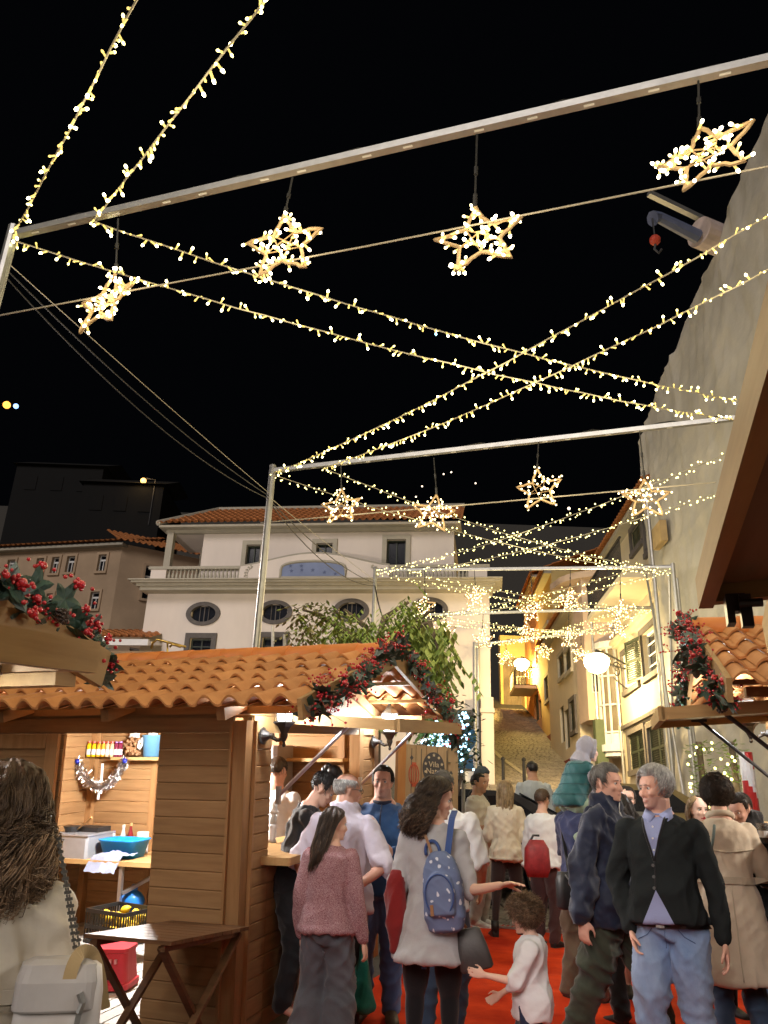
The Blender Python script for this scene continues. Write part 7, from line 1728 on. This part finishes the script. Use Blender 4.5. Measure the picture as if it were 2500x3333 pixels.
# on the work table
def on_table(name, label, cat, px, v, group=None): x = loc_on(px, 2760, v).x; return thing(name, label, cat, group=group, mat=MA @ Matrix.Translation(V3((x, v, zt_))))
t = on_table('griddle', 'steel griddle box at the left end of the work table', 'griddle', 262, SW-.55)
b = MB(); b.box((0, 0, .1), (.46, .4, .2), bev=.02); b.build('steel_box', M('dull_steel', (.36, .38, .42), .4, .12, 6, metal=.5), t); b = MB(); b.box((0, 0, .206), (.48, .42, .012)); b.build('lid', MATS['dull_steel'], t)
b = MB(); b.box((.02, .12, .235), (.3, .2, .045)); b.lathe([(.07, .21), (.09, .26), (.085, .265)], 12, (-.13, .02, 0)); b.build('pan', m_iron, t)
b = MB(); b.tube([(-.05, 0, .24), (.06, -.04, .3)], .007, 6); b.tube([(.06, -.04, .3), (.16, -.08, .36)], .011, 6); b.build('ladle', m_light, t)
t = on_table('tub', 'bright blue plastic tub on the work table', 'tub', 405, SW-.52)
b = MB(); X_, Y_ = V3((1, 0, 0)), V3((0, 1, 0)); b.loft([((0, 0, z), X_, Y_, rx, ry, 5) for z, rx, ry in ((.005, .17, .12), (.15, .21, .155), (.165, .225, .17), (.17, .22, .165), (.16, .2, .145), (.03, .16, .11))], 24); b.build('body', M('tub_blue', (.01, .22, .62), .35, .05), t, True)
t = on_table('cloth', 'crumpled grey blue cloth hanging over the table edge', 'cloth', 362, SW-.72)
vs = []; fs = []; n = 14
for j in range(n+1):
    for i in range(n+1):
        u, v_ = i/n-.5, j/n; y_ = .2-.32*v_; z_ = (.09-.1*abs(u)*1.3)*(1-v_)+.03 if v_ < .7 else .04-(v_-.7)*.45
        vs.append((u*.34+.03*sin(v_*5), y_, z_+.02*noise.noise(V3((u*9, v_*7, 1)))))
for j in range(n):
    for i in range(n): fs.append((j*(n+1)+i, j*(n+1)+i+1, (j+1)*(n+1)+i+1, (j+1)*(n+1)+i))
b = MB(); b.add(vs, fs); b.build('cloth', cloth('dish_cloth', (.2, .23, .33), .3), t, True, recalc=False)
for i, (px, r, h, m, c) in enumerate(((347, .034, .2, m_clear, cap_r), (367, .034, .2, m_clear, cap_p), (397, .033, .26, m_clear, cap_w), (421, .033, .28, M('red_drink', (.16, .015, .02), .12), m_light))):
    t = on_table('bottle', ['small clear bottle with a red cap behind the blue tub', 'small clear bottle with a purple cap behind the blue tub', 'tall clear bottle with a pale cap behind the blue tub', 'tall dark red bottle behind the blue tub'][i], 'bottle', px, SW-.22); bottle(t, r, h, m, c, m_lab if i in (1, 2) else None, .38)
t = on_table('tin', 'white and green tin beside the dark red bottle', 'tin', 462, SW-.22); b = MB(); b.lathe([(.06, 0), (.06, .09), (.06, .2)], 16); b.build('body', m_white, t); b = MB(); b.lathe([(.061, .09), (.061, .15)], 16); b.build('band', m_shut, t)
# crates on the floor
def crate(t, L, Wd, H, mat, nb, rail=.02):
    b = MB()
    for z in (.02, H*.5, H-.015):
        for s in (-1, 1): b.box((0, s*Wd/2, z), (L, .014, .03)); b.box((s*L/2, 0, z), (.014, Wd, .03))
    for k in range(nb+1):
        f = -.5+k/nb
        for s in (-1, 1): b.box((f*L, s*(Wd/2+.001), H/2), (.008, .012, H-.01)); b.box((s*(L/2+.001), f*Wd, H/2), (.012, .008, H-.01))
    b.box((0, 0, .012), (L, Wd, .012)); b.build('frame', mat, t)
p = loc_on(375, 3050, SW-1.25); t = thing('crate', 'black plastic crate of lemons on the stall floor', 'crate', mat=MA @ Matrix.Translation(V3((p.x, SW-1.2, p.z-.05))) @ Matrix.Rotation(R(-12), 4, 'Z')); crate(t, .46, .34, .27, m_iron, 14)
CRT = t.matrix_world.copy(); m_lemon = M('lemon', (.62, .42, .02), .5, .15, 12, .2, 60)
b = MB(); b.lathe([(.003, -.048), (.012, -.042), (.03, -.02), (.034, 0), (.03, .02), (.012, .042), (.003, .05)], 10); lm = b.mesh('lemon', m_lemon, True); kk = 0
for k in range(22):
    q = CRT @ Matrix.Translation((rb_.uniform(-.18, .18), rb_.uniform(-.12, .12), .08+.16*rb_.random())) @ Matrix.Rotation(rb_.uniform(0, 3), 4, 'X') @ Matrix.Rotation(rb_.uniform(0, 3), 4, 'Y'); o = put('lemon', lm); o.matrix_world = q; tag(o, 'yellow lemon lying in the black crate', 'lemon', 'lemons in the black crate')
p = loc_on(300, 3165, .55); t = thing('beer_crate', 'upturned red plastic beer crate on the stall floor', 'crate', mat=MA @ Matrix.Translation(V3((p.x, .75, .09))) @ Matrix.Rotation(R(14), 4, 'Z'))
b = MB(); b.loft([((0, 0, z), X_, Y_, rx, ry, 6) for z, rx, ry in ((0, .2, .15), (.04, .2, .15), (.045, .185, .14), (.24, .165, .12), (.245, .175, .13), (.27, .175, .13))], 28); b.build('body', M('crate_red', (.45, .03, .045), .4, .08), t)
b = MB(); b.box((0, -.148, .1), (.2, .02, .05)); b.build('hand_hole_shade', M('hole_shade', (.02, .005, .006), .8), t)  # dark block on the face, painted in as the hole's shade
b = MB()
for k in range(6): b.box((-.1+k*.04, -.137, .19), (.018, .02, .03))
b.build('raised_mark', M('mark_pink', (.6, .25, .27), .5), t)
p = loc_on(428, 2925, SW-.6); t = thing('carrier_bag', 'knotted blue plastic bag under the work table', 'bag', mat=MA @ Matrix.Translation(V3((p.x, SW-.6, p.z-.1))))
b = MB(); b.ball((0, 0, .08), (.13, .1, .1), 12, 8); b.ball((.02, 0, .19), (.04, .03, .04), 8, 6); b.build('bag', M('bag_blue', (.02, .18, .65), .3, .2, 9, .5, 14), t, True)
# folding table outside against the wall
cor = [at_z(px, py, 0) for px, py in ((290, 3037), (557, 3063), (705, 3007), (440, 2990))]
pw_ = on_plane(705, 3007, OA-eyA_*.03, eyA_); zt2 = pw_.z
fl, fr_, br, bl_ = (at_z(px, py, zt2) for px, py in ((288, 3037), (557, 3065), (705, 3007), (430, 2991)))
ex_ = exA_.copy(); ey_ = V3((sin(al), cos(al), 0)); wid_ = (fr_-fl).dot(ex_); dp_ = (br-fr_).dot(ey_); fl = fr_-ex_*wid_
g0 = ground(fl.x, fl.y)
FT = thing('folding_table', 'small brown folding table with crossed legs against the stall wall', 'table', mat=frame(V3((fl.x, fl.y, g0)), ex_, ey_, V3((0, 0, 1)))); ht_ = zt2-g0
m_ft = wood('walnut_slat', (.1, .05, .025), (.16, .085, .04), 0, .5, .1)
ns = 8
for k in range(ns): b = MB(); b.box((0, 0, 0), (wid_, dp_/ns-.006, .02)); b.build('slat', m_ft, FT, loc=(wid_/2, (k+.5)*dp_/ns, ht_-.01))
b = MB()
for x in (.06, wid_-.06): b.box((x, dp_/2, ht_-.035), (.03, dp_-.04, .04))
b.build('rail', m_ft, FT)
for x in (.04, wid_-.08):
    b = MB(); b.bar((x, .04, ht_-.04), (x, dp_-.04, 0), .022, .045, up=(1, 0, 0)); b.build('leg', m_ft, FT); b = MB(); b.bar((x+.03, dp_-.04, ht_-.04), (x+.03, .04, 0), .022, .045, up=(1, 0, 0)); b.build('leg', m_ft, FT)
b = MB(); b.bar((.05, .3*dp_, ht_*.35), (wid_-.07, .3*dp_, ht_*.35), .02, .03); b.build('stretcher', m_ft, FT)
# on the counter
m_cup = M('plastic_cup', (.6, .62, .62), .2, .05, trans=.75); m_beer = M('beer', (.6, .34, .04), .2, .05)
def cup(M4, lab, fill=None, s=1.0, band=True):
    t = thing('plastic_cup', lab, 'cup', mat=M4); b = MB(); b.lathe([(.028*s, 0), (.038*s, .12*s), (.04*s, .122*s), (.037*s, .12*s), (.027*s, .004)], 14); b.build('cup', m_cup, t, True)
    if fill: b = MB(); b.lathe([(.026*s, .006), (.034*s, .085*s)], 14); b.build('drink', fill, t)
    if band: b = MB(); b.lathe([(.031*s, .035*s), (.0345*s, .075*s)], 14); b.build('print', m_lab, t)
    return t
cp = lambda px, py: on_plane(px, py, MA @ V3((0, 0, zcA+.026)), ezA_)
q = cp(950, 2748); cup(Matrix.Translation(q), 'clear plastic cup standing on the stall counter by the bald man', None, 1.25)
q = cp(968, 2735); t = thing('bottle', 'small clear bottle with a black cap behind the counter cup', 'bottle', mat=Matrix.Translation(q)); bottle(t, .03, .17, m_clear, m_iron, m_lab, .3)
q = MA @ V3((-.25, .5, zcA+.026)); q = cp(884, 2742); t = thing('dispenser', 'white turned dispenser with a glass middle on the counter', 'dispenser', mat=Matrix.Translation(q))
b = MB(); b.lathe([(.035, 0), (.028, .03), (.03, .08), (.022, .1), (.035, .115), (.03, .13)], 14); b.lathe([(.03, .21), (.036, .23), (.02, .25), (.026, .27), (.02, .3), (.004, .31)], 14); b.build('body', m_white, t, True); b = MB(); b.lathe([(.026, .13), (.026, .21)], 14); b.build('glass', m_clear, t, True)
hL, hR = G['blue']['handL'], G['blue']['handR']; q = (hL+hR)/2; cup(Matrix.Translation(q+V3((0, -.03, -.05))), 'clear plastic cup in the hands of the man in blue', None, 1.1)
q = G['right']['handR']; cup(Matrix.Translation(at(2487, 2745, 6.1)), 'plastic cup of beer held at the right edge', m_beer, 1.1)
cup(Matrix.Translation(G['trench']['handR']+V3((0, 0, -.03))), 'plastic cup of pale drink in the trench coat woman\'s hand', m_beer, 1.0)
p = loc_on(912, 2500, SW-.12); t = thing('drinks_fridge', 'grey fridge side with part of a red and white figure, behind the counter', 'fridge', mat=MA @ Matrix.Translation(V3((p.x, SW-.32, .08))))
b = MB(); b.box((0, 0, .88), (.3, .4, 1.7), bev=.03); b.build('cabinet', M('fridge_grey', (.24, .22, .22), .4), t)
b = MB(); b.prism([(-.13+x, -.203, 1.5+z) for x, z in ((0, 0), (.11, 0), (.11, .05), (.085, .06), (.085, .25), (.03, .25), (0, .2))], (0, 0, 0), (0, -.004, 0)); b.build('white_outline', m_white, t)
b = MB(); b.prism([(-.115+x, -.208, 1.515+z) for x, z in ((0, 0), (.08, 0), (.08, .025), (.055, .03), (.055, .22), (.025, .22), (.0, .19), (.02, .18), (.02, .03), (0, .025))], (0, 0, 0), (0, -.004, 0)); b.build('red_figure', m_redp, t)
# odds and ends above the ridge
P = at(545, 2100, 10.5); t = thing('brass_tube', 'curved brass tube showing above the stall ridge', 'ornament', P); b = MB(); b.tube([at(492, 2112, 10.5)-P, at(497, 2092, 10.5)-P, at(512, 2081, 10.5)-P, at(545, 2090, 10.5)-P, at(605, 2106, 10.5)-P], .016, 8); b.tube([at(552, 2106, 10.5)-P, at(562, 2097, 10.5)-P, at(590, 2106, 10.5)-P], .016, 8); b.tube([at(545, 2090, 10.5)-P, at(545, 2160, 10.5)-P], .014, 6); b.build('tube', M('brass', (.6, .4, .1), .3, .1, metal=.9), t, True)
for i, (px, y0, y1) in enumerate(((887, 2095, 2038), (925, 2098, 2066))):
    P = at(px, 2200, 10.8); t = thing('furled_flag', ['white furled flag tip above the roof, left of two', 'short white furled flag tip above the roof, right of two'][i], 'flag', P); b = MB(); b.tube([(0, 0, 0), at(px, y1, 10.8)-P], [.02, .018], 6); b.prism([at(px-3, y0, 10.8)-P, at(px+6, y0, 10.8)-P, at(px+5, y1+12, 10.8)-P], (0, 0, 0), (0, .02, 0)); b.build('flag', m_white, t)
def ribbon(b, pts, w, th, up, n=5, mi=0):
    P = smooth_path([V3(p) for p in pts], n); vs = []; k = len(P)
    for i, p in enumerate(P):
        d = (P[min(i+1, k-1)]-P[max(i-1, 0)]).normalized(); x = d.cross(V3(up)).normalized(); y = x.cross(d)
        vs += [p+x*w/2+y*th/2, p-x*w/2+y*th/2, p-x*w/2-y*th/2, p+x*w/2-y*th/2]
    b.add(vs, [(i*4+j, i*4+(j+1) % 4, i*4+4+(j+1) % 4, i*4+4+j) for i in range(k-1) for j in range(4)]+[(0, 1, 2, 3), tuple(4*k-4+j for j in range(4))], mi)
# ================================================================ bags and things carried
def wm(J): return J['Wm'].copy()
# patterned backpack
bpm, nt, bs = new_mat('fish_print'); N, L = nt.nodes, nt.links; tc = N.new('ShaderNodeTexCoord'); mp = N.new('ShaderNodeMapping'); mp.inputs['Scale'].default_value = (1, 1, .8); L.new(tc.outputs['Object'], mp.inputs[0])
nz = N.new('ShaderNodeTexNoise'); nz.inputs['Scale'].default_value = 14; L.new(mp.outputs[0], nz.inputs[0]); av = N.new('ShaderNodeMixRGB'); av.inputs[0].default_value = .06; L.new(mp.outputs[0], av.inputs[1]); L.new(nz.outputs[1], av.inputs[2])
vo = N.new('ShaderNodeTexVoronoi'); vo.inputs['Scale'].default_value = 24; L.new(av.outputs[0], vo.inputs['Vector']); cr = N.new('ShaderNodeValToRGB'); cr.color_ramp.elements[0].color = (.62, .65, .72, 1); cr.color_ramp.elements[1].color = (.13, .17, .3, 1); cr.color_ramp.elements[0].position = .2; cr.color_ramp.elements[1].position = .24
L.new(vo.outputs['Distance'], cr.inputs[0]); L.new(cr.outputs[0], bs.inputs['Base Color']); bs.inputs['Roughness'].default_value = .75
m_bblue = cloth('strap_blue', (.05, .09, .25), .1)
JL = G['curly']; hz_ = JL['H']; t = thing('backpack', 'blue grey backpack printed with small white fish, slung on one shoulder', 'backpack', mat=JL['Wm'] @ Matrix.Translation((.07, -.15, 1.03)) @ Matrix.Scale(.93, 4) @ Matrix.Rotation(R(-6), 4, 'Y') @ Matrix.Rotation(R(-10), 4, 'Z'))
b = MB(); b.loft([((0, 0, z), X_, Y_, rx, ry, 3) for z, rx, ry in ((-.23, .07, .04), (-.215, .105, .065), (-.15, .125, .08), (0, .125, .08), (.1, .112, .072), (.18, .08, .055), (.22, .04, .03), (.225, .01, .01))], 22)
b.loft([((0, -.07, z), X_, Y_, rx, ry, 3) for z, rx, ry in ((-.14, .06, .03), (-.125, .085, .045), (0, .09, .045), (.07, .075, .036), (.1, .04, .02))], 20); BPo = remesh('body', b, [bpm], t, .006, 3, folds('x', .005, 4))
b = MB(); b.tube([(.088*cos(a)*1.0, -.108, -.02+.115*sin(a)) for a in [R(-60+k*15) for k in range(21)]], .006, 6); b.build('piping', m_bblue, t, True)
b = MB(); b.tube([(-.05+.045*cos(a), .02, .225+.06*sin(a)) for a in [R(-20+k*22) for k in range(11)]], .011, 8); b.build('handle', m_bblue, t, True)
b = MB(); ribs = [(.04, .03, .19), (.06, .06, .3), (.075, .1, .4), (.08, .19, .455)]
ribbon(b, ribs, .04, .008, (0, 1, 0))
b.build('strap', m_bblue, t); b = MB()
for (p, q) in (((-.13, .03, -.02), (-.135, .02, -.14)), ((-.135, .02, -.14), (-.15, 0, -.22)), ((-.15, 0, -.26), (-.16, .0, -.42))): b.bar(p, q, .03, .008, up=(0, 1, 0))
b.ball((-.15, 0, -.24), (.028, .018, .025), 8, 6); b.build('hanging_strap', m_bblue, t)
b = MB(); b.box((-.05, -.118, -.1), (.02, .006, .06)); b.build('tag', M('tan_leather', (.28, .14, .06), .6), t)
# purse and its strap
t = thing('purse', 'dark grey leather purse on a tan strap at the grey dress hem', 'handbag', mat=JL['Wm'] @ Matrix.Translation((.235, -.09, .74)) @ Matrix.Rotation(R(-14), 4, 'Y')); b = MB(); b.loft([((0, 0, z), X_, Y_, rx, ry, 4) for z, rx, ry in ((-.11, .085, .05), (-.1, .095, .06), (.0, .085, .05), (.09, .065, .035), (.1, .055, .02))], 18); b.build('body', M('grey_leather', (.06, .055, .055), .5, .2, 9, .2, 60), t, True)
b = MB(); b.tube([(-.05, 0, .1), (-.03, 0, .16), (.0, .02, .17)], .006, 5); b.build('clasp', m_galv, t)
b = MB(); pts = [V3((-.10, -.055, 1.42)), V3((-.03, -.125, 1.3)), V3((.03, -.145, 1.15)), V3((.1, -.14, .98)), V3((.2, -.1, .84))]
ribbon(b, pts, .016, .006, (0, 1, 0))
o = b.build('strap', M('tan_leather', (.28, .14, .06)), t); o.matrix_parent_inverse = t.matrix_world.inverted() @ JL['Wm']
# red jacket over her arm
t = thing('red_jacket', 'red jacket draped over the curly haired woman\'s left arm', 'jacket', mat=JL['Wm'].copy()); a, e, w_ = JL['arm']['L']; b = MB(); b.loft([(e+V3((.0, .0, z)), X_, Y_, rx, ry, 2.6) for z, rx, ry in ((.1, .04, .05), (.05, .055, .07), (-.05, .06, .08), (-.18, .045, .07), (-.34, .025, .045))], 16); remesh('jacket', b, [cloth('red_wool', (.2, .014, .014), .15)], t, .01, 3, folds('v', .016, 6, .6, 1.2))
# woman at the left: pale bag on a chain
JW = G['left']; P = at(205, 3185, 2.2); t = thing('shoulder_bag', 'white and grey shoulder bag on a chain, worn by the woman in beige', 'handbag', mat=Matrix.Translation(P) @ Matrix.Rotation(R(20), 4, 'Z'))
b = MB(); b.loft([((0, 0, z), X_, Y_, rx, ry, 5) for z, rx, ry in ((-.2, .085, .05), (-.18, .1, .06), (-.02, .095, .055), (.03, .085, .045), (.04, .07, .03))], 24); b.build('body', M('white_leather', (.74, .7, .66), .45, .06, 6, .1, 30), t, True)
b = MB(); b.loft([((-.012, -.004, z), X_, Y_, rx, ry, 5) for z, rx, ry in ((-.06, .086, .061), (-.055, .092, .064), (.0, .092, .061), (.036, .084, .05), (.046, .06, .03))], 22); b.build('flap', M('grey_flap', (.5, .47, .45), .5), t)
b = MB(); hp = [(.01, -.06, -.03), (.015, -.058, .03), (.03, -.048, .06), (.055, -.02, .055), (.08, .0, .01), (.105, .02, -.07)]
ribbon(b, hp, .03, .006, (0, 1, 0))
b.build('tan_strap', M('tan_edge', (.5, .36, .18), .5), t)
b = MB(); b.tube([(.04, -.07, -.02), (.05, -.072, -.04), (.045, -.072, -.06)], .008, 6); b.bar((.045, -.07, -.06), (.035, -.07, -.2), .012, .006); b.build('buckle', m_galv, t)
b = MB(); sA = V3((.03, -.03, .06)); topc = at(208, 2735, 2.15)-P; topc = Matrix.Rotation(R(-20), 3, 'Z') @ topc
for line in (0, 1):
    for k in range(34):
        f = k/33; p = sA.lerp(topc, f)+V3((.012*line*(1-f)-.012, -.01*sin(f*3), 0)); q = p+(topc-sA)/33*.9; b.bar(p, q, .011 if k % 2 else .004, .004 if k % 2 else .011, up=(0, 1, .3))
o = b.build('chain', M('chain_metal', (.4, .39, .36), .3, .1, metal=.9), t); o['kind'] = 'stuff'
# carrier's crossbody bag, red backpack, teal tote
JC = G['carrier']; P = at(1850, 2890, 7.2); t = thing('crossbody_bag', 'black crossbody bag at the hip of the man carrying the child', 'bag', mat=Matrix.Translation(P) @ Matrix.Rotation(R(20), 4, 'Z')); b = MB(); b.loft([((0, 0, z), X_, Y_, rx, ry, 4) for z, rx, ry in ((-.16, .08, .05), (-.14, .1, .06), (.06, .1, .06), (.12, .085, .04))], 18); b.build('body', M('black_nylon', (.02, .02, .022), .45, .2, 8, .2, 40), t, True); b = MB(); b.bar((-.06, -.06, .1), (.07, -.07, -.08), .008); b.bar((.06, -.06, .02), (-.02, -.07, -.2), .02, .008); b.build('zip', m_galv, t)
b = MB(); b.bar((.03, .02, .1), (.06, .16, .5), .03, .006, up=(0, 1, 0)); b.build('strap', m_iron, t)
P = at(1748, 2790, 8.6); t = thing('backpack', 'small red backpack half hidden behind the child carrier', 'backpack', mat=Matrix.Translation(P)); b = MB(); b.loft([((0, 0, z), X_, Y_, rx, ry, 3) for z, rx, ry in ((-.18, .1, .06), (-.1, .13, .09), (.08, .12, .08), (.16, .07, .05))], 16); b.build('body', M('red_nylon', (.28, .025, .03), .5, .35, 14), t, True); b = MB(); b.tube([(-.08, -.02, .12), (-.03, 0, .2), (.03, 0, .2)], .012, 6); b.build('strap', m_iron, t)
P = at(1178, 3175, 5.9); t = thing('tote_bag', 'teal green cloth bag hanging beside the girl\'s grey trousers', 'bag', mat=Matrix.Translation(P)); b = MB(); b.loft([((0, 0, z), X_, Y_, rx, ry, 2.4) for z, rx, ry in ((-.2, .05, .05), (-.17, .075, .07), (-.05, .06, .06), (.12, .025, .03), (.2, .015, .015))], 16); remesh('body', b, [cloth('teal_cloth', (.01, .17, .12), .15)], t, .009, 2, folds('v', .014, 3, -.2, .2))
finalize()
dg_ = bpy.context.evaluated_depsgraph_get()
for o in [o for o in SC.objects if o.type == 'FONT']:       # lettering becomes plain mesh
    me = bpy.data.meshes.new_from_object(o.evaluated_get(dg_)); n = put('lettering', me, o.parent); n.matrix_local = o.matrix_local.copy(); n['kind'] = 'stuff'; bpy.data.objects.remove(o)
# ================================================================ seams, belts, buttons: laid on the finished clothes
from mathutils.bvhtree import BVHTree
def bvh(o): me = o.data; return BVHTree.FromPolygons([v.co.copy() for v in me.vertices], [tuple(p.vertices) for p in me.polygons])
def garment(J, nm): return next(o for o in J['t'].children if o.name.split('.')[0] == nm)
def drop(T, x, z, front=1, off=.004):
    h = T.ray_cast(V3((x, 1.5*front, z)), V3((0, -front, 0)));  return h[0]+V3((0, off*front, 0)) if h[0] else None
def line_on(J, nm, pts, r, mat_, name, front=1, off=.003, n=10, flat=1):
    T = bvh(garment(J, nm)); P = []
    for (a, c) in zip(pts[:-1], pts[1:]):
        for k in range(n+1): q = drop(T, lerp(a[0], c[0], k/n), lerp(a[1], c[1], k/n), front, off); P.append(q) if q else None
    if len(P) > 2: b = MB(); b.tube(P, r, 6); b.build(name, mat_, J['t'], True)
def ring_on(J, nm, z, hgt, mat_, name, c=(0, 0), off=.004, a0=0, a1=360, tilt=0):
    T = bvh(garment(J, nm)); P = []; cx, cy = J['hip'].x+c[0], J['hip'].y+c[1]; n = 40; vs = []; fs = []
    for k in range(n+1):
        a = R(lerp(a0, a1, k/n)); d = V3((sin(a), cos(a), 0)); row = []
        for dz in (-hgt/2, hgt/2):
            h = T.ray_cast(V3((cx, cy, z+dz+tilt*sin(a)))+d*.34, -d); row.append(h[0]+d*off if h[0] else None)
        if None in row: continue
        d2 = d*.006; vs += [row[0], row[1], row[1]+d2, row[0]+d2]
    m = len(vs)//4
    for i in range(m-1): fs += [(i*4+j, i*4+(j+1) % 4, i*4+4+(j+1) % 4, i*4+4+j) for j in range(4)]
    if m > 2: b = MB(); b.add(vs, fs); b.build(name, mat_, J['t'])
J = G['card']; H_ = 1.83
for s in (-1, 1): line_on(J, 'cardigan', [(.022, .667*H_), (.022+s*.28*.152*H_, .819*H_)], .0075, c_black, 'cardigan_edge')
line_on(J, 'cardigan', [(.022, .667*H_), (.022, .585*H_)], .004, c_black, 'cardigan_edge')
T = bvh(garment(J, 'cardigan')); bmat = M('horn_button', (.1, .1, .1), .3)
for z in (.655, .622, .59):
    q = drop(T, .03, z*H_); b = MB(); b.tube([q-V3((0, .003, 0)), q+V3((0, .004, 0))], .009, 10); b.build('button', bmat, J['t'])
for z in (.7, .735, .77):
    q = drop(T, .022, z*H_); b = MB(); b.tube([q-V3((0, .003, 0)), q+V3((0, .002, 0))], .006, 8); b.build('button', m_white, J['t'])
nk = J['neck']; b = MB()
for s in (-1, 1):
    pts = [nk+V3((s*.075, -.02, .035)), nk+V3((s*.062, .045, .022)), nk+V3((s*.012, .085, -.012)), nk+V3((s*.05, .092, -.06)), nk+V3((s*.088, .06, -.02))]
    b.prism(pts, (0, 0, 0), (0, .004, .008))
b.tube([nk+V3((.064*cos(a), .008+.06*sin(a), .016-.022*sin(a))) for a in [k*2*pi/20 for k in range(21)]], .01, 6)
b.build('shirt_collar', m_ltshirt, J['t'], True)
ring_on(J, 'trousers', .488*H_, .036, sh_black, 'belt', off=.008); ring_on(J, 'trousers', .505*H_, .03, m_ltshirt, 'shirt_tail', off=.012)
b = MB(); T2 = bvh(garment(J, 'trousers')); q = drop(T2, .02, .488*H_, 1, .018); b.box(q, (.045, .008, .036)); b.build('buckle', m_galv, J['t'])
m_seam = M('denim_seam', (.07, .1, .2), .9)
line_on(J, 'trousers', [(0, .47*H_), (.004, .42*H_)], .002, m_seam, 'fly_seam')
for s in (-1, 1): line_on(J, 'trousers', [(.07*s, .475*H_), (.1*s, .455*H_), (.155*s, .44*H_)], .002, m_seam, 'pocket_edge')
for s_ in 'LR':
    a, e, w_ = J['arm'][s_]; b = MB(); b.tube([w_.lerp(e, .12), w_.lerp(e, -.03)], [.036, .034], 14); b.build('shirt_cuff', m_ltshirt, J['t'], True)
J = G['navy']; H_ = J['H']
line_on(J, 'jacket', [(.02, .45*H_), (.02, .845*H_)], .004, m_galv, 'zip', n=24)
for s in (-1, 1): line_on(J, 'jacket', [(.12*s, .56*H_), (.16*s, .47*H_)], .005, c_black, 'pocket_edge')
J = G['blue']; H_ = J['H']; nk = J['neck']
b = MB(); b.tube([nk+V3((.066*cos(a), .008+.064*sin(a), .008-.02*sin(a))) for a in [k*2*pi/20 for k in range(21)]], .016, 8); b.build('collar', c_navy, J['t'], True)
line_on(J, 'pullover', [(0, .73*H_), (0, .82*H_)], .006, c_navy, 'zip')
J = G['bald']; nk = J['neck']; b = MB(); b.tube([nk+V3((.072*cos(a), .004+.068*sin(a), .014-.018*sin(a))) for a in [k*2*pi/20 for k in range(21)]], .017, 8); b.build('collar', lilac, J['t'], True)
J = G['trench']; H_ = J['H']
ring_on(J, 'trench_coat', .6*H_, .045, cloth('trench_belt', (.5, .42, .31), .08), 'belt', off=.006)
line_on(J, 'trench_coat', [(-.19, .715*H_), (0, .7*H_), (.19, .715*H_)], .005, MATS['trench_belt'], 'storm_flap', -1)
line_on(J, 'trench_coat', [(0, .58*H_), (.0, .26*H_)], .004, MATS['trench_belt'], 'back_vent', -1, n=20)
nk = J['neck']; b = MB(); b.tube([nk+V3((.08*cos(a), .0+.076*sin(a), .012-.02*sin(a))) for a in [k*2*pi/20 for k in range(21)]], .022, 8); b.build('collar', trench, J['t'], True)
q = J['Wm']; line_on(J, 'trench_coat', [(-.06, .8*H_), (-.12, .66*H_)], .01, M('green_strap', (.12, .16, .15), .6), 'bag_strap', -1)
J = G['boy']; T = bvh(garment(J, 'trousers')); hw_ = T.ray_cast(V3((-.5, J['hip'].y-.02, .36*J['H'])), V3((1, 0, 0)))
if hw_[0]:
    c = hw_[0]+V3((-.004, 0, 0)); b = MB(); b.prism([c+V3((0, .028*(16*sin(t)**3)/16, .026*(13*cos(t)-5*cos(2*t)-2*cos(3*t)-cos(4*t))/16)) for t in [k*2*pi/24 for k in range(24)]], (0, 0, 0), (-.004, 0, 0)); b.build('heart_patch', m_white, J['t'])
J = G['child']; 
for z in (.55, .62, .69, .76): ring_on(J, 'quilted_vest', z*1.2, .008, M('teal_seam', (.006, .045, .05), .6), 'quilt_seam', off=.0)

J = G['left']; ring_on(J, 'dress', .655*J['H'], .012, cloth('beige_seam', (.45, .39, .3), .1), 'waist_seam', off=.004); ring_on(J, 'dress', .67*J['H'], .03, beige, 'waist_band', off=.008)
